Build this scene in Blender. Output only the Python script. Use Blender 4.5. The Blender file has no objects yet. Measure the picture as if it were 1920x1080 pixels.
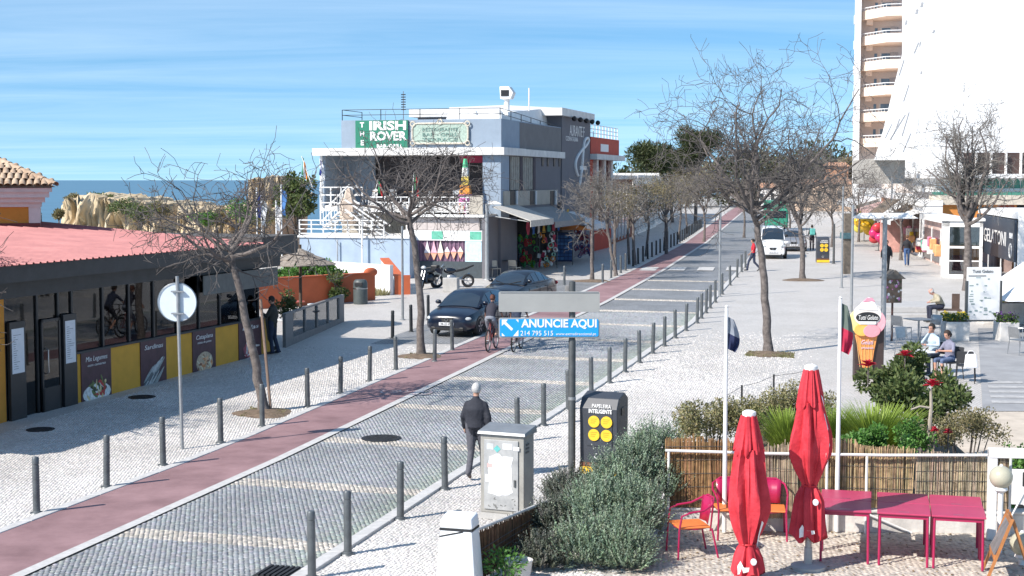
import bpy, bmesh, math, random
import numpy as np
from mathutils import Vector, Matrix
rad = math.radians
sc = bpy.context.scene
col = sc.collection
# ------------------------------------------------------------------ camera
F = 2750.0; TH = math.atan(203 / F); CH = 5.4
cam = bpy.data.cameras.new('camera'); camo = bpy.data.objects.new('camera', cam); col.objects.link(camo)
cam.sensor_width = 36; cam.sensor_fit = 'HORIZONTAL'; cam.lens = F * 36 / 1920
cam.clip_start = 0.5; cam.clip_end = 120000
camo.location = (0, 0, CH); camo.rotation_euler = (math.pi / 2 - TH, 0, 0)
sc.camera = camo
# ------------------------------------------------------------------ world and sun
SUN_EL, SUN_AZ = rad(40), math.atan2(-.83, -.57)          # azimuth measured clockwise from +Y
w = bpy.data.worlds.new('World'); sc.world = w; w.use_nodes = True
nt = w.node_tree; N = nt.nodes; L = nt.links; N.clear()
out = N.new('ShaderNodeOutputWorld'); bg = N.new('ShaderNodeBackground'); sky = N.new('ShaderNodeTexSky')
sky.sky_type = 'NISHITA'; sky.sun_disc = False; sky.sun_elevation = SUN_EL; sky.sun_rotation = SUN_AZ
sky.air_density = 1.0; sky.dust_density = 0.25; sky.ozone_density = 3.0; sky.altitude = 30
tc = N.new('ShaderNodeTexCoord'); sep = N.new('ShaderNodeSeparateXYZ'); L.new(tc.outputs['Generated'], sep.inputs[0])
def mth(op, a, b=None, clamp=False):
    n = N.new('ShaderNodeMath'); n.operation = op; n.use_clamp = clamp
    for i, x in enumerate((a, b)):
        if x is None: continue
        if isinstance(x, (int, float)): n.inputs[i].default_value = x
        else: L.new(x, n.inputs[i])
    return n.outputs[0]
# thin streaky cirrus, projected on a plane high above
zc = mth('ADD', mth('MAXIMUM', sep.outputs[2], 0.0), 0.05)
cx = mth('DIVIDE', sep.outputs[0], zc); cy = mth('DIVIDE', sep.outputs[1], zc)
cmb = N.new('ShaderNodeCombineXYZ'); L.new(mth('MULTIPLY', cx, 0.16), cmb.inputs[0]); L.new(mth('MULTIPLY', cy, 0.55), cmb.inputs[1])
mp = N.new('ShaderNodeMapping'); mp.inputs['Rotation'].default_value = (0, 0, rad(9)); mp.inputs['Location'].default_value = (3.1, 1.7, 0)
L.new(cmb.outputs[0], mp.inputs[0])
n1 = N.new('ShaderNodeTexNoise'); n1.inputs['Scale'].default_value = 1.5; n1.inputs['Detail'].default_value = 8; n1.inputs['Roughness'].default_value = 0.62; n1.inputs['Distortion'].default_value = 0.6
L.new(mp.outputs[0], n1.inputs['Vector'])
cr = N.new('ShaderNodeValToRGB'); cr.color_ramp.elements[0].position = 0.34; cr.color_ramp.elements[1].position = 0.88
L.new(n1.outputs[0], cr.inputs[0])
lift = N.new('ShaderNodeCombineXYZ'); L.new(sep.outputs[0], lift.inputs[0]); L.new(sep.outputs[1], lift.inputs[1])
L.new(mth('ADD', mth('MULTIPLY', sep.outputs[2], 1.2), 0.13), lift.inputs[2])
vn = N.new('ShaderNodeVectorMath'); vn.operation = 'NORMALIZE'; L.new(lift.outputs[0], vn.inputs[0])
L.new(vn.outputs[0], sky.inputs['Vector'])
hs = N.new('ShaderNodeHueSaturation'); hs.inputs['Hue'].default_value = 0.49; hs.inputs['Saturation'].default_value = 1.17; hs.inputs['Value'].default_value = 1.0
L.new(sky.outputs[0], hs.inputs['Color'])
mx = N.new('ShaderNodeMixRGB'); mx.inputs[2].default_value = (8.0, 8.7, 9.5, 1)
L.new(mth('MULTIPLY', cr.outputs[0], 0.24), mx.inputs[0]); L.new(hs.outputs[0], mx.inputs[1])
L.new(mx.outputs[0], bg.inputs[0]); bg.inputs[1].default_value = 0.122
L.new(bg.outputs[0], out.inputs[0])
sl = bpy.data.lights.new('sun', 'SUN'); slo = bpy.data.objects.new('sun', sl); col.objects.link(slo)
sl.energy = 4.6; sl.angle = rad(0.5); sl.color = (1.0, 0.94, 0.865)
sv = Vector((math.sin(SUN_AZ) * math.cos(SUN_EL), math.cos(SUN_AZ) * math.cos(SUN_EL), math.sin(SUN_EL)))
slo.rotation_euler = sv.to_track_quat('Z', 'Y').to_euler(); slo.location = sv * 60
vs = sc.view_settings; vs.view_transform = 'Standard'; vs.look = 'None'; vs.gamma = 1; vs.use_curve_mapping = False; vs.exposure = 0.62
sc.render.engine = 'CYCLES'; sc.cycles.max_bounces = 6; sc.cycles.transparent_max_bounces = 12
# ------------------------------------------------------------------ photo geometry: the ground gives the distance
ZG = [(-1e4, 0), (28, 0), (45, .22), (80, .55), (200, .95), (1e5, .95)]
def zg(Y):
    for (a, za), (b, zb) in zip(ZG, ZG[1:]):
        if Y <= b: return za + (zb - za) * (Y - a) / (b - a)
def ray(px, py):
    u = (px - 960) / F; v = (540 - py) / F
    return (u, math.cos(TH) + v * math.sin(TH), -math.sin(TH) + v * math.cos(TH))
def P(px, py, Y):
    d = ray(px, py); t = Y / d[1]; return Vector((d[0] * t, Y, CH + d[2] * t))
def G(px, py, z=None):
    d = ray(px, py); Y = 40.
    for i in range(60): Y = .5 * Y + .5 * ((zg(Y) if z is None else z) - CH) / d[2] * d[1]
    return Vector((d[0] * Y / d[1], Y, zg(Y) if z is None else z))
def W(o, ang, px, py):
    """pixel -> (distance along a wall through o with heading ang, height)"""
    d = ray(px, py); c, s = math.cos(ang), math.sin(ang)
    det = c * -d[1] + d[0] * s
    t = (o[0] * d[1] - d[0] * o[1]) / det
    k = (o[1] + t * s) / d[1]
    return t, CH + d[2] * k
def interp(tab):
    xs = np.array([p[0] for p in tab], float); ys = np.array([p[1] for p in tab], float)
    def f(y):
        if y <= xs[0]: return float(ys[0] + (ys[1] - ys[0]) / (xs[1] - xs[0]) * (y - xs[0]))
        if y >= xs[-1]: return float(ys[-1] + (ys[-1] - ys[-2]) / (xs[-1] - xs[-2]) * (y - xs[-1]))
        return float(np.interp(y, xs, ys))
    return f
xL = interp([(22, -7.84), (30.6, -5.40), (42, -2.46), (60, 2.0), (78.7, 6.55), (110, 13.0), (165, 23.0)])
xM = interp([(20, -6.66), (27.1, -4.78), (40.8, -1.16), (60.6, 3.95), (79.5, 8.30), (111, 14.7), (165, 24.8)])
xR = interp([(19.8, -2.95), (26.6, -1.12), (31.9, .45), (38.15, 2.32), (52.3, 6.35), (80.9, 12.6), (111, 18.9), (165, 29.3)])
# ------------------------------------------------------------------ materials
MATS = {}
def lin(c):
    if isinstance(c, str):
        c = [int(c[i:i + 2], 16) / 255 for i in (1, 3, 5)]
        c = [x / 12.92 if x <= .04045 else ((x + .055) / 1.055) ** 2.4 for x in c]
    return (c[0], c[1], c[2], 1)
def M(name, c, rough=.6, metal=0., var=.18, scale=6., bump=0., c2=None, bscale=None, spec=.5, coat=0., tr=0., attr=False, geo=False):
    if name in MATS: return MATS[name]
    m = bpy.data.materials.new(name); m.use_nodes = True; t = m.node_tree; n = t.nodes; l = t.links
    b = n['Principled BSDF']; c = lin(c)
    b.inputs['Roughness'].default_value = rough; b.inputs['Metallic'].default_value = metal
    b.inputs['Specular IOR Level'].default_value = spec; b.inputs['Coat Weight'].default_value = coat
    b.inputs['Coat Roughness'].default_value = .08
    if geo: pos = n.new('ShaderNodeNewGeometry').outputs['Position']
    else: pos = n.new('ShaderNodeTexCoord').outputs['Object']
    no = n.new('ShaderNodeTexNoise'); no.inputs['Scale'].default_value = scale; no.inputs['Detail'].default_value = 6; no.inputs['Roughness'].default_value = .65
    l.new(pos, no.inputs['Vector'])
    mixn = n.new('ShaderNodeMixRGB')
    mixn.inputs[1].default_value = tuple(x * (1 - var) for x in c[:3]) + (1,)
    mixn.inputs[2].default_value = lin(c2) if c2 else tuple(min(1, x * (1 + var)) for x in c[:3]) + (1,)
    rp = n.new('ShaderNodeValToRGB'); rp.color_ramp.elements[0].position = .32; rp.color_ramp.elements[1].position = .68
    l.new(no.outputs[0], rp.inputs[0]); l.new(rp.outputs[0], mixn.inputs[0])
    o = mixn.outputs[0]
    if attr:
        at = n.new('ShaderNodeAttribute'); at.attribute_name = 'Col'
        mu = n.new('ShaderNodeMixRGB'); mu.blend_type = 'MULTIPLY'; mu.inputs[0].default_value = 1
        l.new(o, mu.inputs[1]); l.new(at.outputs['Color'], mu.inputs[2]); o = mu.outputs[0]
    l.new(o, b.inputs['Base Color'])
    if tr:
        ms = n.new('ShaderNodeMixShader'); ts = n.new('ShaderNodeBsdfTranslucent'); ms.inputs[0].default_value = tr
        l.new(o, ts.inputs[0]); l.new(b.outputs[0], ms.inputs[1]); l.new(ts.outputs[0], ms.inputs[2]); l.new(ms.outputs[0], n['Material Output'].inputs[0])
    if bump:
        bn = n.new('ShaderNodeTexNoise'); bn.inputs['Scale'].default_value = bscale or scale * 5; bn.inputs['Detail'].default_value = 4
        l.new(pos, bn.inputs['Vector'])
        bp = n.new('ShaderNodeBump'); bp.inputs['Strength'].default_value = bump; bp.inputs['Distance'].default_value = .02
        l.new(bn.outputs[0], bp.inputs['Height']); l.new(bp.outputs[0], b.inputs['Normal'])
    MATS[name] = m; return m
def glass(name, tint=(.75, .8, .8), rough=.02, base=.25):
    if name in MATS: return MATS[name]
    m = bpy.data.materials.new(name); m.use_nodes = True; t = m.node_tree; n = t.nodes; l = t.links; n.clear()
    o = n.new('ShaderNodeOutputMaterial'); tb = n.new('ShaderNodeBsdfTransparent'); g = n.new('ShaderNodeBsdfGlossy'); ms = n.new('ShaderNodeMixShader')
    tb.inputs[0].default_value = (*tint, 1); g.inputs['Roughness'].default_value = rough; g.inputs[0].default_value = (.95, .97, 1, 1)
    fr = n.new('ShaderNodeFresnel'); fr.inputs[0].default_value = 1.5
    ma = n.new('ShaderNodeMath'); ma.operation = 'MULTIPLY_ADD'; ma.inputs[1].default_value = 1 - base; ma.inputs[2].default_value = base
    l.new(fr.outputs[0], ma.inputs[0]); l.new(ma.outputs[0], ms.inputs[0]); l.new(tb.outputs[0], ms.inputs[1]); l.new(g.outputs[0], ms.inputs[2]); l.new(ms.outputs[0], o.inputs[0])
    MATS[name] = m; return m
def paving(name, c1, c2, cj, scale, rot, jw=.08, bstr=.5, patch=.25, stretch=1.0):
    """small stone setts seen from afar: voronoi cells with dark joints, dirt patches"""
    m = bpy.data.materials.new(name); m.use_nodes = True; t = m.node_tree; n = t.nodes; l = t.links; b = n['Principled BSDF']
    b.inputs['Roughness'].default_value = .55
    ge = n.new('ShaderNodeNewGeometry'); mp = n.new('ShaderNodeMapping'); mp.inputs['Rotation'].default_value = (0, 0, rot); mp.inputs['Scale'].default_value = (scale, scale * stretch, 0)
    l.new(ge.outputs['Position'], mp.inputs[0])
    vo = n.new('ShaderNodeTexVoronoi'); vo.voronoi_dimensions = '2D'; vo.inputs['Randomness'].default_value = .35; vo.inputs['Scale'].default_value = 1
    ve = n.new('ShaderNodeTexVoronoi'); ve.voronoi_dimensions = '2D'; ve.feature = 'DISTANCE_TO_EDGE'; ve.inputs['Randomness'].default_value = .35; ve.inputs['Scale'].default_value = 1
    l.new(mp.outputs[0], vo.inputs['Vector']); l.new(mp.outputs[0], ve.inputs['Vector'])
    mc = n.new('ShaderNodeMixRGB'); mc.inputs[1].default_value = lin(c1); mc.inputs[2].default_value = lin(c2)
    sx = n.new('ShaderNodeSeparateXYZ'); l.new(vo.outputs['Color'], sx.inputs[0]); l.new(sx.outputs[0], mc.inputs[0])
    rp = n.new('ShaderNodeValToRGB'); rp.color_ramp.elements[0].position = jw * .3; rp.color_ramp.elements[1].position = jw
    l.new(ve.outputs['Distance'], rp.inputs[0])
    mj = n.new('ShaderNodeMixRGB'); mj.inputs[1].default_value = lin(cj); l.new(rp.outputs[0], mj.inputs[0]); l.new(mc.outputs[0], mj.inputs[2])
    no = n.new('ShaderNodeTexNoise'); no.inputs['Scale'].default_value = .55; no.inputs['Detail'].default_value = 7; no.inputs['Roughness'].default_value = .7; l.new(ge.outputs['Position'], no.inputs['Vector'])
    r2 = n.new('ShaderNodeValToRGB'); r2.color_ramp.elements[0].position = .3; r2.color_ramp.elements[0].color = (1 - patch, 1 - patch, 1 - patch * 1.1, 1); r2.color_ramp.elements[1].position = .6
    l.new(no.outputs[0], r2.inputs[0])
    mu = n.new('ShaderNodeMixRGB'); mu.blend_type = 'MULTIPLY'; mu.inputs[0].default_value = 1; l.new(mj.outputs[0], mu.inputs[1]); l.new(r2.outputs[0], mu.inputs[2]); l.new(mu.outputs[0], b.inputs['Base Color'])
    bp = n.new('ShaderNodeBump'); bp.inputs['Strength'].default_value = bstr; bp.inputs['Distance'].default_value = .012; l.new(rp.outputs[0], bp.inputs['Height']); l.new(bp.outputs[0], b.inputs['Normal'])
    MATS[name] = m; return m
# ------------------------------------------------------------------ mesh builder
class MB:
    def __init__(s): s.v = []; s.f = []
    def add(s, vs, fs):
        k = len(s.v); s.v += [tuple(x) for x in vs]; s.f += [tuple(i + k for i in f) for f in fs]; return s
    def box(s, x0, x1, y0, y1, z0, z1):
        return s.add([(x, y, z) for z in (z0, z1) for y in (y0, y1) for x in (x0, x1)], [(0, 2, 3, 1), (4, 5, 7, 6), (0, 1, 5, 4), (2, 6, 7, 3), (0, 4, 6, 2), (1, 3, 7, 5)])
    def hexa(s, lo, hi):
        """lo, hi: four points each, counter-clockwise from above"""
        return s.add(list(lo) + list(hi), [(3, 2, 1, 0), (4, 5, 6, 7), (0, 1, 5, 4), (1, 2, 6, 5), (2, 3, 7, 6), (3, 0, 4, 7)])
    def tube(s, pts, rs, n=8, caps=True):
        pts = [Vector(p) for p in pts]; rs = rs if isinstance(rs, (list, tuple)) else [rs] * len(pts)
        k = len(s.v); up = None
        for i, p in enumerate(pts):
            d = (pts[min(i + 1, len(pts) - 1)] - pts[max(i - 1, 0)]).normalized()
            if up is None: up = Vector((0, 0, 1)) if abs(d.z) < .9 else Vector((1, 0, 0))
            a = d.cross(up)
            if a.length < 1e-4: a = d.orthogonal()
            a.normalize(); bb = a.cross(d); up = bb
            for j in range(n):
                q = 2 * math.pi * j / n; s.v.append(tuple(p + (a * math.cos(q) + bb * math.sin(q)) * rs[i]))
        for i in range(len(pts) - 1):
            for j in range(n):
                a0 = k + i * n + j; a1 = k + i * n + (j + 1) % n; s.f.append((a0, a1, a1 + n, a0 + n))
        if caps: s.f.append(tuple(k + j for j in range(n))[::-1]); s.f.append(tuple(k + (len(pts) - 1) * n + j for j in range(n)))
        return s
    def cyl(s, p0, p1, r0, r1=None, n=12): return s.tube([p0, p1], [r0, r0 if r1 is None else r1], n)
    def lathe(s, prof, n=16, c=(0, 0, 0), sx=1, sy=1, wob=None, zw=None):
        k = len(s.v); m = len(prof)
        for i, (r, z) in enumerate(prof):
            for j in range(n):
                q = 2 * math.pi * j / n; rr = r * (wob(q, z) if wob else 1)
                s.v.append((c[0] + rr * math.cos(q) * sx, c[1] + rr * math.sin(q) * sy, c[2] + z + (zw(q, i) if zw else 0)))
        for i in range(m - 1):
            for j in range(n): s.f.append((k + i * n + j, k + i * n + (j + 1) % n, k + (i + 1) * n + (j + 1) % n, k + (i + 1) * n + j))
        s.f.append(tuple(k + j for j in range(n))[::-1]); s.f.append(tuple(k + (m - 1) * n + j for j in range(n))); return s
    def sph(s, c, r, nu=12, nv=8):
        r = (r, r, r) if isinstance(r, (int, float)) else r
        pr = [(math.sin(math.pi * i / nv), -math.cos(math.pi * i / nv)) for i in range(nv + 1)]
        pr[0] = (.02, -1); pr[-1] = (.02, 1)
        k = len(s.v); s.lathe(pr, nu); 
        for i in range(k, len(s.v)):
            x, y, z = s.v[i]; s.v[i] = (c[0] + x * r[0], c[1] + y * r[1], c[2] + z * r[2])
        return s
    def torus(s, c, R, r, ax='x', nu=24, nv=6, a0=0, a1=2 * math.pi):
        pts = []; full = abs(a1 - a0 - 2 * math.pi) < 1e-6
        for i in range(nu + 1):
            q = a0 + (a1 - a0) * i / nu; a, b = R * math.cos(q), R * math.sin(q)
            pts.append((c[0], c[1] + a, c[2] + b) if ax == 'x' else (c[0] + a, c[1], c[2] + b) if ax == 'y' else (c[0] + a, c[1] + b, c[2]))
        return s.tube(pts, r, nv, caps=not full)
    def ext(s, poly, vec):
        n = len(poly); v = Vector(vec); k = len(s.v)
        s.v += [tuple(p) for p in poly] + [tuple(Vector(p) + v) for p in poly]
        s.f.append(tuple(k + i for i in range(n))[::-1]); s.f.append(tuple(k + n + i for i in range(n)))
        for i in range(n): j = (i + 1) % n; s.f.append((k + i, k + j, k + n + j, k + n + i))
        return s
    def poly(s, pts): return s.add(pts, [tuple(range(len(pts)))])
    def xf(s, m, k=0):
        for i in range(k, len(s.v)): s.v[i] = tuple(m @ Vector(s.v[i]))
        return s
    def mesh(s, name, mat, smooth=False, bev=0):
        me = bpy.data.meshes.new(name); me.from_pydata(s.v, [], s.f)
        bm = bmesh.new(); bm.from_mesh(me); bmesh.ops.recalc_face_normals(bm, faces=bm.faces)
        if bev:
            es = [e for e in bm.edges if len(e.link_faces) == 2 and e.calc_face_angle(0) > .5]
            bmesh.ops.bevel(bm, geom=es, offset=bev, segments=2, affect='EDGES', profile=.5, clamp_overlap=True)
        bm.to_mesh(me); bm.free()
        if mat: me.materials.append(mat)
        if smooth:
            me.polygons.foreach_set('use_smooth', [True] * len(me.polygons)); me.set_sharp_from_angle(angle=rad(38))
        return me
    def build(s, name, mat, parent=None, smooth=False, bev=0): return obj(name, s.mesh(name, mat, smooth, bev), parent)
def obj(name, me, parent=None):
    o = bpy.data.objects.new(name, me); col.objects.link(o); o.parent = parent; return o
def tag(o, label, cat, group=None, kind=None):
    if label: o['label'] = label
    if cat: o['category'] = cat
    if group: o['group'] = group
    if kind: o['kind'] = kind
    return o
def thing(name, label, cat, loc=(0, 0, 0), rz=0, group=None):
    o = bpy.data.objects.new(name, None); col.objects.link(o); o.empty_display_size = .2
    o.location = loc; o.rotation_euler = (0, 0, rz); return tag(o, label, cat, group)
def struct(name, me): o = obj(name, me); o['kind'] = 'structure'; return o
def kids(o): return [c for c in col.objects if c.parent == o]
CH_OF = {}
def dup(root, loc, rz=None, label=None, group=None):
    if root.name not in CH_OF:
        ks = kids(root); CH_OF[root.name] = [(k, kids(k)) for k in ks]
    r = root.copy(); col.objects.link(r); r.location = loc
    if rz is not None: r.rotation_euler = (0, 0, rz)
    if label: r['label'] = label
    if group: r['group'] = group
    for k, gs in CH_OF[root.name]:
        c = k.copy(); col.objects.link(c); c.parent = r
        for g in gs: d = g.copy(); col.objects.link(d); d.parent = c
    return r
def npmesh(name, V, Fc, mat, colr=None, smooth=False):
    """numpy verts (n,3), quads (m,4); colr (n,3) per-vertex tint"""
    me = bpy.data.meshes.new(name); me.vertices.add(len(V)); me.vertices.foreach_set('co', np.asarray(V, np.float32).ravel())
    m, k = Fc.shape; me.loops.add(m * k); me.loops.foreach_set('vertex_index', Fc.astype(np.int32).ravel())
    me.polygons.add(m); me.polygons.foreach_set('loop_start', np.arange(0, m * k, k, dtype=np.int32)); me.update(calc_edges=True)
    if colr is not None:
        a = me.color_attributes.new('Col', 'FLOAT_COLOR', 'POINT'); c4 = np.ones((len(V), 4), np.float32); c4[:, :3] = colr; a.data.foreach_set('color', c4.ravel())
    if smooth: me.polygons.foreach_set('use_smooth', [True] * m)
    me.materials.append(mat); return me
FONT = None
def text(s, size, mat, parent, loc, rot=(math.pi / 2, 0, 0), ext=.004, width=None, name='lettering', align='CENTER', bold=0.0, shear=0):
    cu = bpy.data.curves.new('t', 'FONT'); cu.body = s; cu.size = size; cu.align_x = align; cu.align_y = 'CENTER'; cu.extrude = ext; cu.offset = bold; cu.shear = shear; cu.resolution_u = 3
    t = bpy.data.objects.new('t', cu); me = bpy.data.meshes.new_from_object(t); bpy.data.objects.remove(t); bpy.data.curves.remove(cu)
    me.materials.clear(); me.materials.append(mat); me.name = name
    if width and len(me.vertices):
        xs = [v.co.x for v in me.vertices]; k = width / (max(xs) - min(xs))
        for v in me.vertices: v.co.x *= k
    o = obj(name, me, parent); o.location = loc; o.rotation_euler = rot; return o
R = random.Random(7)
# ================================================================== SETTING
m_calc = paving('limestone_paving', (.655, .62, .585), (.555, .525, .49), (.38, .355, .33), 12.5, rad(31), .14, .6, .14)
m_road = paving('granite_setts', (.335, .34, .35), (.26, .265, .275), (.14, .14, .142), 8.6, rad(-15.4), .13, .7, .3)
m_stone = M('limestone', (.61, .58, .55), .55, var=.14, scale=9, bump=.25, bscale=60, attr=True, geo=True)
m_sett = M('granite', (.30, .308, .318), .5, var=.2, scale=12, bump=.3, bscale=70, attr=True, geo=True)
m_joint = M('joint_sand', (.20, .195, .185), .9, var=.3, scale=20, geo=True)
m_lane = M('cycle_lane', (.255, .145, .15), .75, var=.22, scale=.9, bump=.25, bscale=90, c2=(.345, .21, .215), geo=True)
m_white = M('white_line', (.54, .525, .505), .6, var=.14, scale=8, bump=.1, geo=True)
m_soil = M('soil', (.16, .115, .08), .95, var=.4, scale=7, bump=.8, geo=True)
def strip(name, fl, fr, y0, y1, dz, mat, nx=1, step=2.0, zf=zg):
    ys = sorted(set([y0, y1] + [y for y in (28, 45, 80, 200) if y0 < y < y1] + list(np.arange(y0, y1, step))))
    V = []; Q = []
    for y in ys:
        a, b = fl(y), fr(y)
        for i in range(nx + 1): V.append((a + (b - a) * i / nx, y, zf(y) + dz))
    for i in range(len(ys) - 1):
        for j in range(nx):
            k = i * (nx + 1) + j; Q.append((k, k + 1, k + nx + 2, k + nx + 1))
    return npmesh(name, np.array(V), np.array(Q), mat)
# sea to the horizon, cliff-top ground with its skirt falling to the beach
m_sea = M('sea', (.085, .19, .275), .45, var=.12, scale=.012, bump=.5, bscale=.35, geo=True)
V = [(-70000, -2000, -30), (70000, -2000, -30), (70000, 90000, -30), (-70000, 90000, -30)]
struct('sea', npmesh('sea', np.array(V), np.array([[0, 1, 2, 3]]), m_sea))
edge = interp([(-40, -34), (40, -30), (58, -24), (70, -17), (100, -13.5), (140, -9), (200, 0), (420, 60)])
m_cliff = M('cliff', (.50, .36, .20), .9, var=.35, scale=.25, bump=1, c2=(.62, .50, .33), bscale=1.2, geo=True)
ys = sorted(set(list(np.arange(-40, 420, 4)) + [28, 45, 80, 200])); prof = [(0, 0), (-1.5, -.6), (-4, -6), (-6, -14), (-9, -22), (-14, -29.6), (-22, -30.6)]
V = []; Q = []; rs = np.random.RandomState(3)
for y in ys:
    e = edge(y)
    for k, (dx, dz) in enumerate(prof): V.append((e + dx + (rs.uniform(-1.2, 1.2) if k > 1 else 0), y, zg(y) - .03 + dz))
n = len(prof)
for i in range(len(ys) - 1):
    for k in range(n - 1): Q.append((i * n + k, (i + 1) * n + k, (i + 1) * n + k + 1, i * n + k + 1))
struct('cliff_edge', npmesh('cliff_edge', np.array(V), np.array(Q)[:, ::-1], m_cliff))
g = struct('ground', strip('ground', edge, lambda y: 420, -40, 420, -.03, M('town_ground', (.40, .38, .35), .9, var=.2, scale=.2, geo=True), 4, 4))
# ------------------------------------------------------------------ street sheets
def kerbR2(y): return xR(y) + .22
pr_ = struct('pavement', strip('pavement', kerbR2, lambda y: xR(y) + 60, 8, 260, 0, m_calc, 6)); pr_['label'] = 'white limestone pavement on the shop side of the road'
def leftb(y): return max(edge(y) + 4, -24)
pl_ = struct('pavement', strip('pavement', leftb, lambda y: xL(y) - .2, 8, 260, 0, m_calc, 4)); pl_['label'] = 'white limestone pavement on the restaurant side of the road'
lane = struct('cycle_lane', strip('cycle_lane', lambda y: xL(y), lambda y: xM(y) - .1, 8, 260, .012, m_lane, 1))
road = struct('road', strip('road', lambda y: xM(y) + .1, xR, 8, 260, -.010, m_road, 2))
# asphalt lay-by with the parked cars, a joint between setts and pavement on the left
lay = struct('lay_by', strip('lay_by', lambda y: xL(y) - 3.0, lambda y: xL(y) - .2, 46, 72, .006, m_road, 1))
ln = tag(obj('edge_line', strip('edge_line', lambda y: xM(y) - .1, lambda y: xM(y) + .1, 8, 200, .016, m_white, 1), lane), None, None)
# kerb stones, each its own piece
def kerbs(parent, fx, x0, x1, h, y0, y1, L_=1.0, name='kerb_stone'):
    y = y0; i = 0
    mes = []
    while y < y1:
        dy = L_ / 1.036; a, b = y + .006, y + dy - .006
        mb = MB(); lo = [(fx(a) + x0, a, zg(a) - .1), (fx(a) + x1, a, zg(a) - .1), (fx(b) + x1, b, zg(b) - .1), (fx(b) + x0, b, zg(b) - .1)]
        j = R.uniform(-.004, .004)
        mb.hexa(lo, [(p[0], p[1], p[2] + .1 + h + j) for p in lo]); mb.build(name, m_white, parent, bev=.012)
        y += dy; i += 1
kerbs(pl_, xL, -.2, 0., .030, 19, 75)
kerbs(pr_, xR, 0., .22, .045, 17, 75)
obj('kerb_line', strip('kerb_line', lambda y: xL(y) - .2, lambda y: xL(y), 75.3, 200, .02, m_white, 1), pl_)
obj('kerb_line', strip('kerb_line', xR, kerbR2, 75.3, 200, .02, m_white, 1), pr_)
# ------------------------------------------------------------------ setts as real stones
def setts(fl, fr, y0, y1, size, ang, rs, keep, tint, lift=0., hgt=.014, jit=.12, gap=.10, arc=0):
    """grid of stones in a frame turned by ang; returns verts, quads, colours, centres"""
    ca, sa = math.cos(ang), math.sin(ang)
    xs = [fl(y0), fr(y0), fl(y1), fr(y1)]; cxm = sum(xs) / 4; cym = (y0 + y1) / 2
    rr = math.hypot(max(xs) - min(xs), y1 - y0) / 2 + 1; n = int(2 * rr / size)
    I, J = np.meshgrid(np.arange(n), np.arange(n)); a = (I.ravel() - n / 2) * size; b = (J.ravel() - n / 2) * size
    a = a + (J.ravel() % 2) * size * .5
    if arc: b = b + arc * np.abs(np.sin(a * math.pi / 1.5))
    X = cxm + a * ca - b * sa; Y = cym + a * sa + b * ca
    XL = np.array([fl(v) for v in np.linspace(y0, y1, 200)]); XR_ = np.array([fr(v) for v in np.linspace(y0, y1, 200)]); yy = np.linspace(y0, y1, 200)
    ok = (Y > y0) & (Y < y1); ok &= (X > np.interp(Y, yy, XL) + size * .45) & (X < np.interp(Y, yy, XR_) - size * .45)
    X, Y = X[ok], Y[ok]
    k = keep(X, Y); X, Y = X[k], Y[k]; m = len(X)
    X = X + rs.uniform(-jit, jit, m) * size * .5; Y = Y + rs.uniform(-jit, jit, m) * size * .5
    Z = np.interp(Y, [p[0] for p in ZG], [p[1] for p in ZG]) + lift
    th = ang + rs.uniform(-.12, .12, m); hw = size * .5 * (1 - gap) * rs.uniform(.86, 1.06, m); hh = size * .5 * (1 - gap) * rs.uniform(.86, 1.06, m)
    top = hgt + rs.uniform(-.003, .004, m); V = np.zeros((m, 8, 3))
    for q, (sx, sy) in enumerate([(-1, -1), (1, -1), (1, 1), (-1, 1)]):
        for lev, (sh, z) in enumerate([(1., -.006), (.80, None)]):
            px = sx * hw * sh; py = sy * hh * sh
            V[:, lev * 4 + q, 0] = X + px * np.cos(th) - py * np.sin(th); V[:, lev * 4 + q, 1] = Y + px * np.sin(th) + py * np.cos(th)
            V[:, lev * 4 + q, 2] = Z + (top + rs.uniform(-.0025, .0025, m) if lev else z)
    base = (np.arange(m) * 8)[:, None, None]
    Q = np.array([(4, 5, 6, 7), (0, 1, 5, 4), (1, 2, 6, 5), (2, 3, 7, 6), (3, 0, 4, 7)])[None] + base
    C = np.repeat(tint(X, Y, m), 8, axis=0)
    return V, Q, C, np.stack([X, Y, Z], 1)
rs = np.random.RandomState(11)
def xs_of(f, Y): yy = np.linspace(5, 120, 600); return np.interp(Y, yy, [f(v) for v in yy])
BAND = [22.25, 26.05, 30.15, 34.4, 38.8, 43.2, 47.7, 52.3, 57, 61.8, 66.8, 72]
def bandmask(X, Y):
    d = (Y - xs_of(lambda v: v, Y)) * 0
    yb = Y + (X - xs_of(xM, Y)) * .268        # follow the cross direction back to the lane edge
    m = np.zeros(len(X), bool)
    for b in BAND: m |= np.abs(yb - b) < .27
    return m
_gs = np.random.RandomState(5).uniform(0, 1, (64, 64))
def stain(X, Y):
    out_ = np.zeros(len(X))
    for s_, a_ in ((.45, .5), (1.3, .3), (3.1, .2)):
        x = (X * s_ + 200) % 63; y = (Y * s_ + 200) % 63; i = x.astype(int); j = y.astype(int); u = x - i; v = y - j; i2 = (i + 1) % 64; j2 = (j + 1) % 64
        out_ += a_ * ((_gs[i, j] * (1 - u) + _gs[i2, j] * u) * (1 - v) + (_gs[i, j2] * (1 - u) + _gs[i2, j2] * u) * v)
    return .80 + .36 * np.clip((out_ - .25) / .5, 0, 1)
def t_road(X, Y, m):
    g = rs.uniform(.84, 1.16, m)[:, None] * np.array([[1, 1, 1.]]) * (1 + rs.uniform(-.05, .05, (m, 3)))
    # mossier setts towards the kerb
    e = np.clip(1 - (xs_of(xR, Y) - X) / .9, 0, 1)[:, None]
    return g * (1 - e * np.array([[.08, .0, .16]])) * stain(X, Y)[:, None]
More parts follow.
